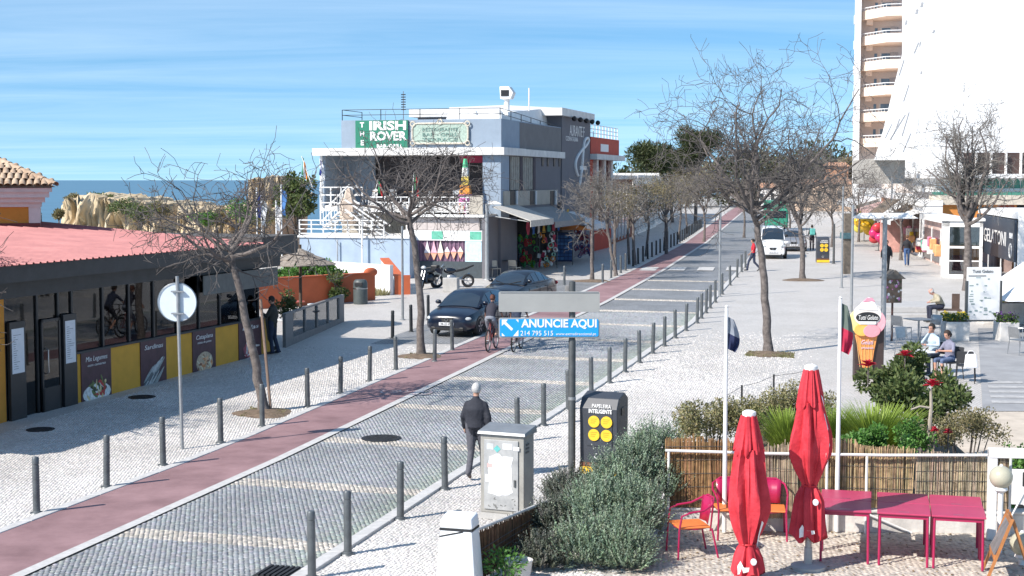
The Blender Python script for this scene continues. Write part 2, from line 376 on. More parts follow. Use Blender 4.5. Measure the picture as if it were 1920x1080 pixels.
V, Q, C, ctr = setts(lambda y: xM(y) + .1, xR, 17.5, 56, .082, rad(-15.4), rs, lambda X, Y: ~bandmask(X, Y), t_road, lift=-.010, hgt=.013)
order = np.argsort(ctr[:, 1]); vis = [i for i in order if ctr[i, 1] > 19.75 and ctr[i, 0] / ctr[i, 1] > -.345][:300]
msk = np.ones(len(V), bool); msk[vis] = False
def pieces(V, C): return V.reshape(-1, 3), C.reshape(-1, 3)
def stones(name, V, Q, C, mat, parent, msk=None):
    if msk is not None: V = V[msk]; C = C.reshape(-1, 8, 3)[msk].reshape(-1, 3); Q = Q[:len(V)]
    o = obj(name, npmesh(name, V.reshape(-1, 3), Q.reshape(-1, 4), mat, C), parent); o['kind'] = 'stuff'; return o
stones('granite_setts', V, Q, C, m_sett, road, msk)
for i in vis:
    c = ctr[i]; me = npmesh('cobblestone', V[i] - c, Q[0], m_sett, C.reshape(-1, 8, 3)[i]); o = obj('cobblestone', me, road); o.location = c
def t_lime(X, Y, m): return stain(X, Y)[:, None] * (.94 + .06 * stain(Y * 3, X * 3)[:, None]) * rs.uniform(.82, 1.08, m)[:, None] * (1 + rs.uniform(-.02, .02, (m, 3)))
V, Q, C, ctr = setts(lambda y: xM(y) + .1, xR, 17.5, 74, .082, rad(-15.4), rs, bandmask, lambda X, Y, m: t_lime(X, Y, m) * rs.uniform(.62, 1.0, (m, 1)) * np.array([[1, .96, .89]]), lift=-.010, hgt=.014)
stones('limestone_band_setts', V, Q, C, m_stone, road)
def shad(X, Y): return np.ones(len(X), bool)
def fadeL(X, Y): return rs.rand(len(X)) < np.clip((46 - Y) / 12, 0, 1)
def fadeR(X, Y): return rs.rand(len(X)) < np.clip((50 - Y) / 16, 0, 1) * np.clip((xs_of(xR, Y) + 5.4 - X) / 2.2, 0, 1)
V, Q, C, ctr = setts(lambda y: max(xL(y) - 5.5, -14), lambda y: xL(y) - .2, 19, 46, .066, rad(32), rs, fadeL, t_lime, hgt=.0075, gap=.10, arc=.0)
stones('limestone_setts', V, Q, C, m_stone, pl_)
V, Q, C, ctr = setts(kerbR2, lambda y: xR(y) + 5.4, 18, 50, .066, rad(14), rs, fadeR, t_lime, hgt=.0075, gap=.10, jit=.25)
stones('limestone_setts', V, Q, C, m_stone, pr_)
# joint sheets under the stones (dark sand shows between them)
obj('joint_bed', strip('joint_bed', lambda y: xM(y) + .1, xR, 17.5, 56, -.006, m_joint, 1), road)
# zebra blocks far up the road
for i in range(4):
    y = 78.5; x0 = xL(y) + .3 + i * 1.55
    mb = MB(); pts = [(x0, y), (x0 + .85, y - .2), (x0 + 1.35, y + 2.6), (x0 + .5, y + 2.8)]
    mb.poly([(a, b, zg(b) + .02) for a, b in pts]); mb.build('crossing_stripe', m_white, road)
# iron covers in the pavement
m_iron = M('cast_iron', (.05, .05, .052), .6, metal=.6, var=.3, scale=20, bump=.5)
def cover(px, py, r, lab, zoff=.017):
    p = G(px, py); t = thing('manhole_cover', lab, 'manhole cover', (p.x, p.y, p.z + zoff - .012))
    MB().lathe([(r, 0), (r, .012), (r * .93, .014)], 28).build('rim', m_iron, t); mb = MB().lathe([(r * .9, .002), (r * .9, .016)], 28); mb.build('lid', m_iron, t)
    mb = MB()
    for k in range(-3, 4): a = math.sqrt(max(0, (r * .8) ** 2 - (k * r * .22) ** 2)); mb.box(-a, a, k * r * .22 - .015, k * r * .22 + .015, .0165, .022)
    mb.build('ribs', m_iron, t)
cover(76, 806, .30, 'round iron manhole cover in the shaded pavement before the glass door')
cover(266, 745, .33, 'round iron manhole cover below the sardine poster')
cover(715, 822, .42, 'round manhole cover set in a pale band of the road', .012)
# tree pits
def pit(px, py, r=.75):
    p = G(px, py); o = MB()
    o.lathe([(r, 0), (r * .85, .03), (r * .3, .07), (.05, .09)], 18, wob=lambda q, z: 1 + .12 * math.sin(3 * q + px)); 
    s = o.build('tree_pit_soil', m_soil, None, True); s.location = p; s['kind'] = 'structure'; s['label'] = 'bare soil of a tree pit'
    return p
# drain grate at the road edge
p = G(535, 1070); t = thing('drain_grate', 'dark slotted drain grate at the road edge', 'drain grate', (p.x - .05, p.y - .1, .004), rad(-15.4))
MB().box(-.3, .3, -.3, .3, -.02, .004).build('frame', m_iron, t)
for k in range(7): MB().box(-.26 + k * .08, -.215 + k * .08, -.26, .26, .004, .03).build('bar', m_iron, t)

# bicycle symbol painted on the lane
q0 = G(762, 736); m_mark = M('lane_mark', (.50, .40, .40), .7, var=.3, scale=14, geo=True); mk = thing('lane_marking', 'worn white bicycle symbol painted on the red cycle lane', 'road marking', (q0.x, q0.y, q0.z + .016), rad(-15.4))
def flat(parts, nm):
    for pts, wd in parts:
        mb = MB(); vs = []
        for i, (x, y) in enumerate(pts):
            a = Vector(pts[max(i - 1, 0)]); c = Vector(pts[min(i + 1, len(pts) - 1)]); d = (c - a).normalized() if (c - a).length else Vector((1, 0)); n_ = Vector((-d.y, d.x)) * wd; vs += [(x + n_.x, y + n_.y, 0), (x - n_.x, y - n_.y, 0)]
        mb.add(vs, [(2 * i, 2 * i + 1, 2 * i + 3, 2 * i + 2) for i in range(len(pts) - 1)]); o = mb.build(nm, m_mark, mk)
circ = lambda cx, cy, r: [(cx + r * math.cos(2 * math.pi * k / 18), cy + r * 1.6 * math.sin(2 * math.pi * k / 18)) for k in range(19)]
flat([(circ(-.42, 0, .22), .03), (circ(.42, 0, .22), .03)], 'painted_wheel'); flat([([(-.42, 0), (-.15, .55), (.3, .55), (.42, 0)], .03), ([(-.15, .55), (.02, 0), (.3, .55)], .03), ([(-.42, 0), (.02, 0)], .03)], 'painted_frame')
# ================================================================== LEFT SIDE: restaurant
m_black = M('black_frame', (.022, .023, .025), .4, var=.2, scale=4)
m_anth = M('anthracite', (.035, .037, .04), .5, var=.2, scale=3)
m_yel = M('ochre_paint', (.72, .37, .04), .7, var=.08, scale=2.5, bump=.15)
m_orange = M('orange_paint', (.62, .26, .035), .8, var=.1, scale=2, bump=.2)
m_cream = M('cream_trim', (.72, .64, .56), .7, var=.08, scale=3)
m_redroof = M('red_sheet', (.33, .075, .08), .55, var=.16, scale=1.1, c2=(.41, .125, .12))
m_maroon = M('maroon_print', (.085, .035, .045), .5, var=.25, scale=5)
m_paper = M('paper', (.78, .78, .80), .6, var=.05)
m_wtext = M('white_print', (.80, .79, .77), .6, var=.03)
m_glass = glass('window_glass', (.45, .48, .5), .02, .0)
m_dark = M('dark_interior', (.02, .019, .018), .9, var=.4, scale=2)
m_steel = M('steel', (.5, .5, .5), .3, metal=1, var=.1)
m_tabl = M('table_top', (.30, .18, .09), .5, var=.2)
RO = Vector((-11.24, 32.2, 0)); RA = math.atan2(12.9, 4.2)
rest = thing('restaurant_pavilion', 'low glazed restaurant with a flat red roof and ochre dado wall', 'restaurant', RO, RA)
def fx(px, py): return W(RO, RA, px, py)
xe = 13.2                                            # end of the pavilion along the pavement
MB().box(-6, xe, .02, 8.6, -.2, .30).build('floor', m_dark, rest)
# ochre dado with rounded far end and posters
d0 = fx(141, 700)[0]
mb = MB(); mb.box(d0, 11.6, -.06, .10, -.15, 1.26); mb.build('dado_wall', m_yel, rest, bev=.02)
mb = MB(); q = [(11.6, -.06, -.1), (12.9, -.06, -.1), (12.75, -.06, .25), (12.35, -.06, .6), (12.2, -.06, 1.26), (11.6, -.06, 1.26)]
mb.ext(q, (0, .16, 0)); mb.build('dado_end', m_yel, rest)
MB().box(-6, 0.0, -.05, .2, -.15, 3.0).build('side_wall', m_orange, rest)
MB().box(d0 - .05, 12.2, -.10, .12, 1.26, 1.31).build('window_sill', m_anth, rest)
# posts, mullions and panes
posts = [0.02, 1.2, 2.0, d0 - .12] + [d0 + 1.15 * k for k in range(1, 9)]
for x in posts: MB().box(x - .035, x + .035, -.04, .06, -.1 if x < d0 else 1.31, 2.78).build('mullion', m_black, rest)
for a, b in zip(posts[:-1], posts[1:]):
    z0 = .05 if b <= d0 else 1.31
    MB().box(a + .035, b - .035, .0, .012, z0, 2.78).build('pane', m_glass, rest)
for x in (0.75, 4.6, 8.2, 11.9): MB().box(x - .12, x + .12, .35, .6, .3, 3.1).build('column', m_anth, rest)
MB().box(-6, xe, -.08, .14, 2.78, 3.2).build('fascia_beam', m_anth, rest)
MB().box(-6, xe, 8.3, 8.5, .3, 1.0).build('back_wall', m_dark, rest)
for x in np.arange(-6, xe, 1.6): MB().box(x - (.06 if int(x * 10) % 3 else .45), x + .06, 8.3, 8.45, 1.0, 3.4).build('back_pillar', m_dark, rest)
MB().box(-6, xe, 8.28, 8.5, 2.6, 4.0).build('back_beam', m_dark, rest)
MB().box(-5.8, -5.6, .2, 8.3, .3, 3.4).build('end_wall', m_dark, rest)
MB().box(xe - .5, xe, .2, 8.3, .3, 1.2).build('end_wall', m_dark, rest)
# door leaf, handle, framed menus
mb = MB(); mb.box(1.26, 1.32, -.1, -.05, .02, 2.2).box(1.92, 1.98, -.1, -.05, .02, 2.2).box(1.26, 1.98, -.1, -.05, 2.14, 2.2).box(1.26, 1.98, -.1, -.05, .02, .62)
dr = mb.build('door', m_black, rest); MB().tube([(1.40, -.1, .95), (1.40, -.17, .98), (1.40, -.17, 1.5), (1.40, -.1, 1.53)], .016, 8).build('handle', m_steel, dr, True)
MB().box(1.32, 1.92, -.085, -.075, .62, 2.14).build('pane', m_glass, dr)
for (x0, x1) in ((.12, .55), (d0 - .56, d0 - .17)):
    MB().box(x0 - .06, x1 + .06, -.14, -.06, .0, 2.25).build('menu_case', m_black, rest)
    MB().box(x0, x1, -.148, -.141, 1.1, 2.1).build('menu_sheet', m_paper, rest)
    mb = MB()
    for k in range(16): mb.box(x0 + .05, x0 + .12 + .22 * R.random(), -.151, -.149, 1.2 + k * .05, 1.212 + k * .05)
    mb.build('menu_print', M('grey_print', (.3, .3, .32), .7), rest)
# posters on the dado
def poster(pa, pb, title, sub, kind):
    x0 = fx(pa, 700)[0]; x1 = fx(pb, 690)[0]; c = (x0 + x1) / 2; w_ = x1 - x0
    pn = MB().box(x0, x1, -.085, -.062, .02, 1.27).build('poster', m_maroon, rest)
    text(title, .17, m_wtext, pn, (c, -.090, 1.08), ext=.002, width=w_ * .72, shear=.2)
    if sub: text(sub, .09, m_wtext, pn, (c, -.090, .93), ext=.002, width=w_ * .6, shear=.2)
    cols = {'a': [(.8, .78, .74), (.55, .06, .05), (.75, .6, .3), (.06, .07, .03), (.16, .2, .06)], 'f': [(.25, .27, .27), (.45, .47, .46), (.14, .16, .17), (.33, .36, .34), (.5, .52, .5)],
            'b': [(.55, .42, .28), (.7, .3, .12), (.8, .7, .5), (.3, .12, .06), (.75, .45, .25)], 'c': [(.45, .18, .2), (.65, .55, .52), (.5, .1, .12), (.7, .66, .62), (.3, .08, .1)]}[kind]
    mm = [M('food_%s%d' % (kind, i), cc, .5, var=.3, scale=14) for i, cc in enumerate(cols)]
    if kind == 'a': mb = MB(); mb.sph((c, -.087, .23), (w_ * .47, .004, .24), 20, 8); mb.build('plate_picture', mm[0], pn)
    if kind == 'b': mb = MB(); mb.sph((c, -.087, .36), (w_ * .36, .004, .30), 20, 8); mb.build('plate_picture', mm[0], pn)
    for i in range(26):
        mb = MB()
        if kind == 'f':
            a = rad(40); u = R.uniform(-.3, .3) * w_; v = .28 + R.uniform(-.2, .22) + u * .35
            mb.sph((0, 0, 0), (w_ * .26, .004 + .0002 * i, .035), 10, 6); mb.xf(Matrix.Translation((c + u * .8, -.088, max(.1, v))) @ Matrix.Rotation(-a, 4, 'Y'))
        else:
            mb.sph((0, 0, 0), (R.uniform(.03, .11) * w_ * 1.3, .004 + .0003 * i, R.uniform(.02, .06)), 8, 6)
            mb.xf(Matrix.Translation((c + R.uniform(-.3, .3) * w_, -.089, .33 + R.uniform(-.2, .2))) @ Matrix.Rotation(R.uniform(0, 3), 4, 'Y'))
        mb.build('food_picture', mm[1 + i % 4], pn)
poster(147, 203, 'Mix Legumes', 'com camarao', 'a'); poster(259, 307, 'Sardinas', None, 'f'); poster(357, 400, 'Cataplana', 'mista de peixe', 'b'); poster(444, 486, 'Lulas', None, 'c')
# red trapezoidal roof, sheet by sheet
rf = MB().box(-6, xe + .1, -.62, -.5, 3.18, 3.56).build('eaves_board', m_anth, rest)
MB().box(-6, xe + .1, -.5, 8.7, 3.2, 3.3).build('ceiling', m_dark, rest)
zr = lambda y: 3.56 + (y + .62) * .072
MB().box(xe - 2.2, xe + .1, -.62, 8.6, 3.56, 3.74).build('end_roof', M('roof_felt', (.10, .095, .09), .9, var=.2, scale=2), rest)
x = -6.0
while x < xe - 2.3:
    mb = MB(); n = 4; prof = []
    for k in range(n):
        a = x + k * .25; prof += [(a, 0), (a + .16, 0), (a + .18, .035), (a + .23, .035)]
    prof.append((x + 1.0, 0)); k0 = len(prof)
    vs = [(a, -.7, zr(-.7) + h) for a, h in prof] + [(a, 8.6, zr(8.6) + h) for a, h in prof]
    mb.add(vs, [(i, i + 1, k0 + i + 1, k0 + i) for i in range(k0 - 1)]); mb.build('roof_sheet', m_redroof, rest); x += 1.0
MB().box(-6, xe + .1, 8.5, 8.75, 3.3, 4.33).build('roof_parapet', M('roof_edge', (.16, .15, .14), .8), rest)
MB().box(-6, xe, 8.42, 8.49, 4.26, 4.31).build('ridge_flashing', m_cream, rest)
# grey fabric blind at the far end of the glazing
mb = MB(); mb.box(8.2, 12.6, -.3, -.28, 2.25, 2.78); mb.build('roller_blind', M('grey_fabric', (.16, .16, .15), .8, var=.15), rest)
# tables and chairs seen through the glass
m_dwood = M('dark_wood', (.06, .035, .025), .5, var=.3)
for i, x in enumerate((3.6, 5.8, 8.0, 10.2)):
    p = RO + Matrix.Rotation(RA, 3, 'Z') @ Vector((x, 1.6, 0))
    t = thing('dining_table', 'dark dining table inside the glazed restaurant', 'table', (p.x, p.y, .30), RA, 'dining tables in the restaurant')
    MB().box(-.4, .4, -.4, .4, .71, .75).build('table_top', m_tabl if i % 2 else m_paper, t, bev=.01); MB().cyl((0, 0, 0), (0, 0, .71), .035).build('leg', m_black, t); MB().lathe([(.26, 0), (.24, .02)], 16).build('base', m_black, t)
# ------------------------------------------------------------------ orange house behind the red roof
HO = P(75, 430, 42.5); HO.z = 0
hs_ = thing('orange_house', 'orange house with white corner trim and hipped clay tile roof', 'house', HO, rad(17.6))
z_e = P(75, 352, 42.5).z
MB().box(-9, -.30, .0, 7, 0, z_e - .4).build('wall', m_orange, hs_)
MB().box(-.30, 0.02, -.03, 7.03, 0, z_e - .5).build('corner_trim', m_cream, hs_)
MB().box(-9, .02, -.04, 7.03, 0, P(75, 418, 42.5).z).build('plinth', M('plinth_red', (.2, .05, .04), .8), hs_)
mb = MB()
for k, (o_, z0, z1) in enumerate(((.06, -.55, -.42), (.16, -.42, -.28), (.28, -.28, -.12), (.36, -.12, .0))): mb.box(-9, o_, -o_, 7 + o_, z_e + z0, z_e + z1)
mb.build('cornice', m_cream, hs_)
m_tile = M('clay_tile', (.42, .26, .16), .85, var=.3, scale=3, c2=(.55, .42, .30), bump=.3, geo=True)
roof = MB().hexa([(-9, -.45, z_e + .02), (.45, -.45, z_e + .02), (.45, 7.4, z_e + .02), (-9, 7.4, z_e + .02)], [(-9, 3, z_e + 1.6), (-3.0, 3, z_e + 1.6), (-3.0, 4, z_e + 1.6), (-9, 4, z_e + 1.6)]).build('roof', m_tile, hs_)
tm = MB()
n = 7
vs = []
for yy, r in ((0, .10), (.42, .08)):
    for k in range(n): q = math.pi * k / (n - 1); vs.append((r * math.cos(q), yy, r * math.sin(q) * .9)); 
tm.add(vs, [(k, k + 1, n + k + 1, n + k) for k in range(n - 1)]); tile_me = tm.mesh('roof_tile', m_tile, True)
def tilerow(p0, up, along, count, rows):
    ez = up.cross(along).normalized(); ez = ez if ez.z > 0 else -ez
    for r_ in range(rows):
        for k in range(count):
            p = p0 + along * (k * .2) + up * (r_ * .36)
            o = obj('roof_tile', tile_me, roof)
            m4 = Matrix((along, up, ez)).transposed().to_4x4(); o.matrix_local = Matrix.Translation(p + ez * (.02 + R.uniform(0, .02))) @ m4 @ Matrix.Rotation(R.uniform(-.05, .05), 4, 'X')
s1 = Vector((0, 3.45, 1.58)).normalized()
for r_ in range(8):                                        # camera-facing slope, cut by the hip
    xh = .45 - r_ * .36 * s1.y * 1.0
    cnt = int((xh + 3.4) / .2)
    tilerow(Vector((xh - cnt * .2 + .1, -.5, z_e + .02)) + s1 * (r_ * .36), s1, Vector((1, 0, 0)), cnt, 1)
s2 = Vector((-3.45, 0, 1.58)).normalized()
for r_ in range(4): tilerow(Vector((.5, -.2 + r_ * .34, z_e + .02)) + s2 * (r_ * .36), s2, Vector((0, 1, 0)), 10, 1)
a = Vector((.45, -.45, z_e + .06)); b = Vector((-3.0, 3, z_e + 1.66))
for k in range(11):
    p = a.lerp(b, k / 11); o = obj('hip_tile', tile_me, roof); d = (b - a).normalized(); sx = d.cross(Vector((0, 0, 1))).normalized()
    o.matrix_local = Matrix.Translation(p) @ Matrix((sx, d, sx.cross(d))).transposed().to_4x4() @ Matrix.Scale(1.35, 4)
# ------------------------------------------------------------------ terrace screen beyond the pavilion
m_screen = M('grey_screen', (.20, .19, .185), .6, var=.12)
A = G(533, 652); B = G(643, 603); sa = math.atan2(B.y - A.y, B.x - A.x); Ls = (B - A).length
scr = thing('terrace_screen', 'grey framed glass screen round the restaurant terrace', 'screen', (A.x, A.y, A.z), sa)
kz = (B.z - A.z)
MB().box(0, .85, -.05, .05, -.05, 1.0).build('panel', m_screen, scr); MB().box(Ls - .7, Ls, -.05, .05, 0, 1.0).build('panel', m_screen, scr)
MB().box(.85, Ls - .7, -.05, .05, -.05, .24).build('bottom_rail', m_screen, scr); MB().box(0, Ls, -.06, .06, 1.0, 1.06).build('top_rail', m_screen, scr)
for k in range(5):
    x = .85 + (Ls - 1.55) * k / 4; MB().box(x - .04, x + .04, -.05, .05, .24, 1.0).build('post', m_screen, scr)
for k in range(4):
    x0 = .89 + (Ls - 1.55) * k / 4; MB().box(x0, x0 + (Ls - 1.55) / 4 - .08, -.006, .006, .24, 1.0).build('pane', glass('clear_glass', (.8, .85, .85), .02, .1), scr)
def cafe_chair(name, lab, p, rz, mat, seatm=None, grp=None):
    t = thing(name, lab, 'chair', p, rz, grp)
    for sx in (-1, 1):
        MB().tube([(sx * .24, -.22, 0), (sx * .22, -.2, .44)], .014, 6).build('leg', mat, t, True)
        MB().tube([(sx * .24, .26, 0), (sx * .22, .2, .44), (sx * .21, .27, .82)], .014, 6).build('leg', mat, t, True)
    MB().box(-.23, .23, -.23, .22, .43, .46).build('seat', seatm or mat, t, bev=.012)
    mb = MB(); mb.ext([(-.21, .235, .52), (.21, .235, .52), (.2, .285, .84), (-.2, .285, .84)], (0, .018, .0)); mb.build('backrest', mat, t, bev=.006)
    return t
m_wplas = M('white_plastic', (.75, .76, .76), .4, var=.05)
TA = P(570, 575, 49.5); 
for i, (dx, dy, rz) in enumerate(((.0, 0, 1.2), (-1.1, .9, 2.6), (.8, 2.2, -.6))):
    cafe_chair('terrace_chair', 'pale chair at the terrace tables behind the grey screen', (A.x - 1.3 + dx * .8, A.y + 2.0 + dy, zg(A.y + 2) + .005), rz, m_wplas, None, 'pale terrace chairs behind the screen')
for i, (px, py, Y, lab) in enumerate(((600, 556, 51.5, 'round white terrace table behind the grey screen'), (548, 556, 52.5, 'round red rimmed terrace table beside the orange wall'), (575, 575, 49.0, 'round dark terrace table next to the grey screen'))):
    p = P(px, py, Y); t = thing('round_table', lab, 'table', (p.x, p.y, zg(Y)))
    MB().lathe([(.42, .72), (.45, .74), (.45, .755), (.2, .76)], 24).build('table_top', (m_wplas, M('red_plastic', (.5, .08, .03), .4), m_anth)[i], t); MB().cyl((0, 0, 0), (0, 0, .72), .03).build('leg', m_black, t); MB().lathe([(.25, 0), (.22, .025)], 16).build('base', m_black, t)
# thatched parasol over the terrace (shingled)
p = G(563, 600); p = Vector((P(563, 500, 50.5).x, 50.5, zg(50.5)))
ps = thing('shingle_parasol', 'rustic parasol roofed with grey brown shingles beside the restaurant', 'parasol', p)
m_shing = M('shingle', (.26, .21, .17), .9, var=.35, scale=9, bump=.6, c2=(.36, .31, .26))
MB().cyl((0, 0, 0), (0, 0, 2.9), .06, .05).build('pole', M('trunk_wood', (.10, .07, .05), .9), ps)
zt = P(563, 470, 50.5).z - p.z; zb = P(563, 496, 50.5).z - p.z
for r_ in range(3):
    r0 = 1.25 - r_ * .38; z0 = zb + (zt - zb) * r_ / 3; r1 = r0 - .55; z1 = z0 + (zt - zb) / 2.4
    for k in range(10):
        q = 2 * math.pi * (k + .5 * (r_ % 2)) / 10; dq = 2 * math.pi / 22
        pts = [(r0 * math.cos(q - dq), r0 * math.sin(q - dq), z0 + R.uniform(-.03, .03)), (r0 * math.cos(q + dq), r0 * math.sin(q + dq), z0 + R.uniform(-.03, .03)), (max(r1, .05) * math.cos(q + dq), max(r1, .05) * math.sin(q + dq), z1), (max(r1, .05) * math.cos(q - dq), max(r1, .05) * math.sin(q - dq), z1)]
        MB().ext(pts, (0, 0, .03)).build('shingle', m_shing, ps)
# orange terrace wall, hedge bed, litter bin
m_ored = M('orange_red_wall', (.52, .12, .045), .75, var=.1, scale=2, bump=.2)
a = P(520, 560, 58); b = G(690, 563)
ow = thing('orange_wall', 'long low orange red wall behind the terrace tables', 'wall', (b.x, b.y, b.z), math.atan2(a.y - b.y, a.x - b.x)); Lw = math.hypot(a.x - b.x, a.y - b.y)
hw = P(640, 513, b.y).z - b.z
MB().box(-.3, Lw + 1, -.12, .12, -.1, hw).build('wall_body', m_ored, ow, bev=.02)
MB().box(-.3, Lw + 1, -.15, .15, hw, hw + .05).build('coping', m_ored, ow)
MB().sph((-.15, 0, hw + .05), (.35, .16, .2), 14, 8).build('rounded_end', m_ored, ow, True)
p = G(676, 570); bn = thing('litter_bin', 'dark grey street litter bin with rounded front by the orange wall', 'litter bin', (p.x, p.y, p.z), rad(-10))
MB().lathe([(.28, 0), (.29, .1), (.29, .85), (.26, .95), (.2, 1.0)], 20).build('body', M('bin_grey', (.07, .085, .085), .5, var=.15), bn, True); MB().box(-.16, .16, -.31, -.2, .74, .9).build('mouth', m_black, bn, bev=.02)
MB().lathe([(.3, .62), (.3, .66)], 20).build('band', m_steel, bn)
# ================================================================== IRISH PUB AND ITS ROW
m_blue = M('blue_grey_render', (.26, .32, .39), .8, var=.08, scale=1.2, bump=.15)
m_grey = M('grey_render', (.17, .165, .165), .85, var=.1, scale=1.2, bump=.15)
m_lav = M('lavender_grey', (.155, .15, .165), .85, var=.06, scale=1.2)
m_beige = M('beige_render', (.42, .38, .32), .85, var=.12, scale=1.2)
m_wht = M('white_paint', (.76, .75, .73), .6, var=.06, scale=2)
m_slab = M('white_slab', (.66, .64, .61), .75, var=.14, scale=1.5)
m_green = M('sign_green', (.018, .19, .115), .5, var=.06)
m_redp = M('red_render', (.50, .065, .035), .8, var=.1, scale=1.5)
m_blkmet = M('black_metal', (.02, .02, .022), .5, metal=.4)
m_curt = M('curtain', (.33, .31, .27), .9, var=.2, scale=3)
PC = Vector((-.55, 75, 0)); PA = rad(-15.4); SA = rad(74.6)
def ploc(x, y, z=0): return PC + Matrix.Rotation(PA, 3, 'Z') @ Vector((x, y, z))
def pf(px, py, y=0): 
    o = ploc(0, y); return W(o, PA, px, py)
def psd(px, py, x=0):
    o = ploc(x, 0); return W(o, SA, px, py)
pub = thing('pub_building', 'blue grey two storey pub with rooftop railing and green name sign', 'pub', PC, PA)
zs0, zs1, zt = pf(800, 291)[1], pf(800, 277)[1], pf(800, 224)[1]
xl = pf(600, 290)[0]; xp = pf(640, 250)[0]
z2 = pf(800, 386)[1]; sl12 = psd(1052, 300)[0]; 
MB().box(xp, 0, .0, sl12, zs1, zt).build('parapet_wall', m_blue, pub)
MB().box(.0, .012, 3.6, sl12, zs1, zt - .05).build('side_render', m_grey, pub)
MB().box(xl - .3, .25, -.35, 4, zs0, zs1).build('canopy_slab', m_slab, pub); MB().box(-3, .25, 4, sl12, zs0, zs1 - .02).build('canopy_slab', m_slab, pub)
c0 = pf(905, 330)[0]
MB().box(c0, -.02, .0, 1.6, z2 - .6, zs0).build('corner_pillar', m_blue, pub)
MB().box(c0, -.03, .05, 3.2, -.2, z2 - .6).build('corner_pillar', m_lav, pub)
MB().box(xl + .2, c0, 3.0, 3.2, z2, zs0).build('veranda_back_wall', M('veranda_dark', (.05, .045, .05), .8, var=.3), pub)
MB().box(xl, c0, 0, 3.2, z2 - .3, z2).build('veranda_floor', m_slab, pub)
MB().box(xl + .0, c0, 3.0, sl12, -.2, z2 - .3).build('ground_floor_wall', m_beige, pub)
MB().box(xl, xl + .25, .1, 3.0, z2, zs0).build('veranda_end_wall', m_blue, pub)
MB().box(-1.0, -.02, 3.2, sl12, z2, zs0).build('side_wall', m_lav, pub)
w0 = pf(606, 350)[0]; MB().cyl((xl + .1, -.1, z2), (xl + .1, -.1, zs0), .07).build('veranda_post', m_wht, pub)
xd = pf(668, 350)[0]
for k in range(4): x = xd + (c0 - xd) * k / 4; MB().box(x - .06, x + .06, 2.9, 2.99, z2, zs0).build('veranda_mullion', m_blkmet, pub)
MB().box(xl + .25, xd, 2.8, 2.95, z2, zs0).build('veranda_side_panel', m_blue, pub)
# magenta banner under the slab
MB().box(pf(855, 300)[0], pf(905, 300)[0], .6, .66, pf(855, 305)[1], zs0 - .02).build('banner', M('magenta_banner', (.38, .02, .06), .6), pub)
# side facade details (shaded): curtained windows, purple column, four slots, lower band
y0, zc0 = psd(948, 292); y1, _ = psd(998, 300); zlow = psd(970, 356)[1]
MB().box(.0, .03, 1.7, y1, zlow, zs0 - .05).build('curtain_window', m_curt, pub)
for yy in np.linspace(1.8, y1 - .2, 12): MB().box(.03, .06, yy, yy + .1, zlow, zs0 - .06).build('curtain_fold', m_curt, pub)
for yy in (3.4, y1 - .1): MB().box(.0, .09, yy, yy + .5, zlow, zs0 - .05).build('window_gap', M('plum_dark', (.03, .02, .035), .7), pub)
for px in (1016, 1026, 1038, 1048):
    yy, za = psd(px, 294); _, zb_ = psd(px, 312); MB().box(-.02, .02, yy, yy + .35, zb_, za).build('slot_window', m_blkmet, pub)
zb0 = psd(970, 386)[1]
MB().box(-.5, .05, .4, sl12 - 1, zb0, zlow - .05).build('sill_band', m_beige, pub)
for px in (955, 992, 1030):
    yy, za = psd(px, 358); _, zb_ = psd(px, 384); MB().box(.05, .07, yy, yy + 1.0, zb_, za).build('band_window', m_blkmet, pub); MB().box(.06, .16, yy + 1.0, yy + 1.15, zb_, za).build('shutter', m_wht, pub)
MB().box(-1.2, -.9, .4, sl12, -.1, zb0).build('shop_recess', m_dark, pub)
MB().box(-.9, 0.02, .4, sl12 - 1, zb0 - .25, zb0).build('shop_beam', m_lav, pub)
# rooftop: rails, antenna, cowl, hatch volume
def rail(parent, pts, h, n, mat, rows=3, r=.025):
    pts = [Vector(p) for p in pts]
    for i in range(len(pts) - 1):
        a, b = pts[i], pts[i + 1]; m = max(1, int((b - a).length / n))
        for k in range(m + (1 if i == len(pts) - 2 else 0)):
            p = a.lerp(b, k / m); MB().cyl(p, p + Vector((0, 0, h)), r, n=6).build('rail_post', mat, parent)
        for j in range(rows): dz = Vector((0, 0, h * (j + 1) / rows)); MB().cyl(a + dz, b + dz, r * .8, n=6).build('rail_bar', mat, parent)
rail(pub, [(xp, 3, zt), (xp, .15, zt), (-.1, .15, zt), (-.1, sl12 - .5, zt - .5)], .55, 1.8, m_blkmet, 2, .022)
a_, za = pf(738, 168); MB().cyl((a_, 1.5, zt - .3), (a_, 1.5, za), .03, n=6).build('antenna_mast', m_steel, pub)
for k in range(7): MB().box(a_ - .12, a_ + .12, 1.47, 1.53, za - .2 - k * .13, za - .15 - k * .13).build('antenna_element', m_blkmet, pub)
yv, zv = psd(962, 205); MB().hexa([(-4.5, 4.5, zt - .2), (-.8, 4.5, zt - .2), (-.8, 16, zt - .2), (-4.5, 16, zt - .2)], [(-4.3, 4.8, zt + .85), (-1.0, 4.8, zt + .55), (-1.0, 15.6, zt + 1.3), (-4.3, 15.6, zt + 1.5)]).build('roof_hatch_house', m_wht, pub)
yv = 6.5; xv = -1.6; zc_ = zt + 1.35
mb = MB(); mb.ext([(xv - .3, yv, zc_), (xv + .3, yv, zc_), (xv + .45, yv, zc_ + .35), (xv + .2, yv, zc_ + .7), (xv - .35, yv, zc_ + .7)], (0, .6, 0)); cw = mb.build('vent_cowl', m_wht, pub, bev=.04)
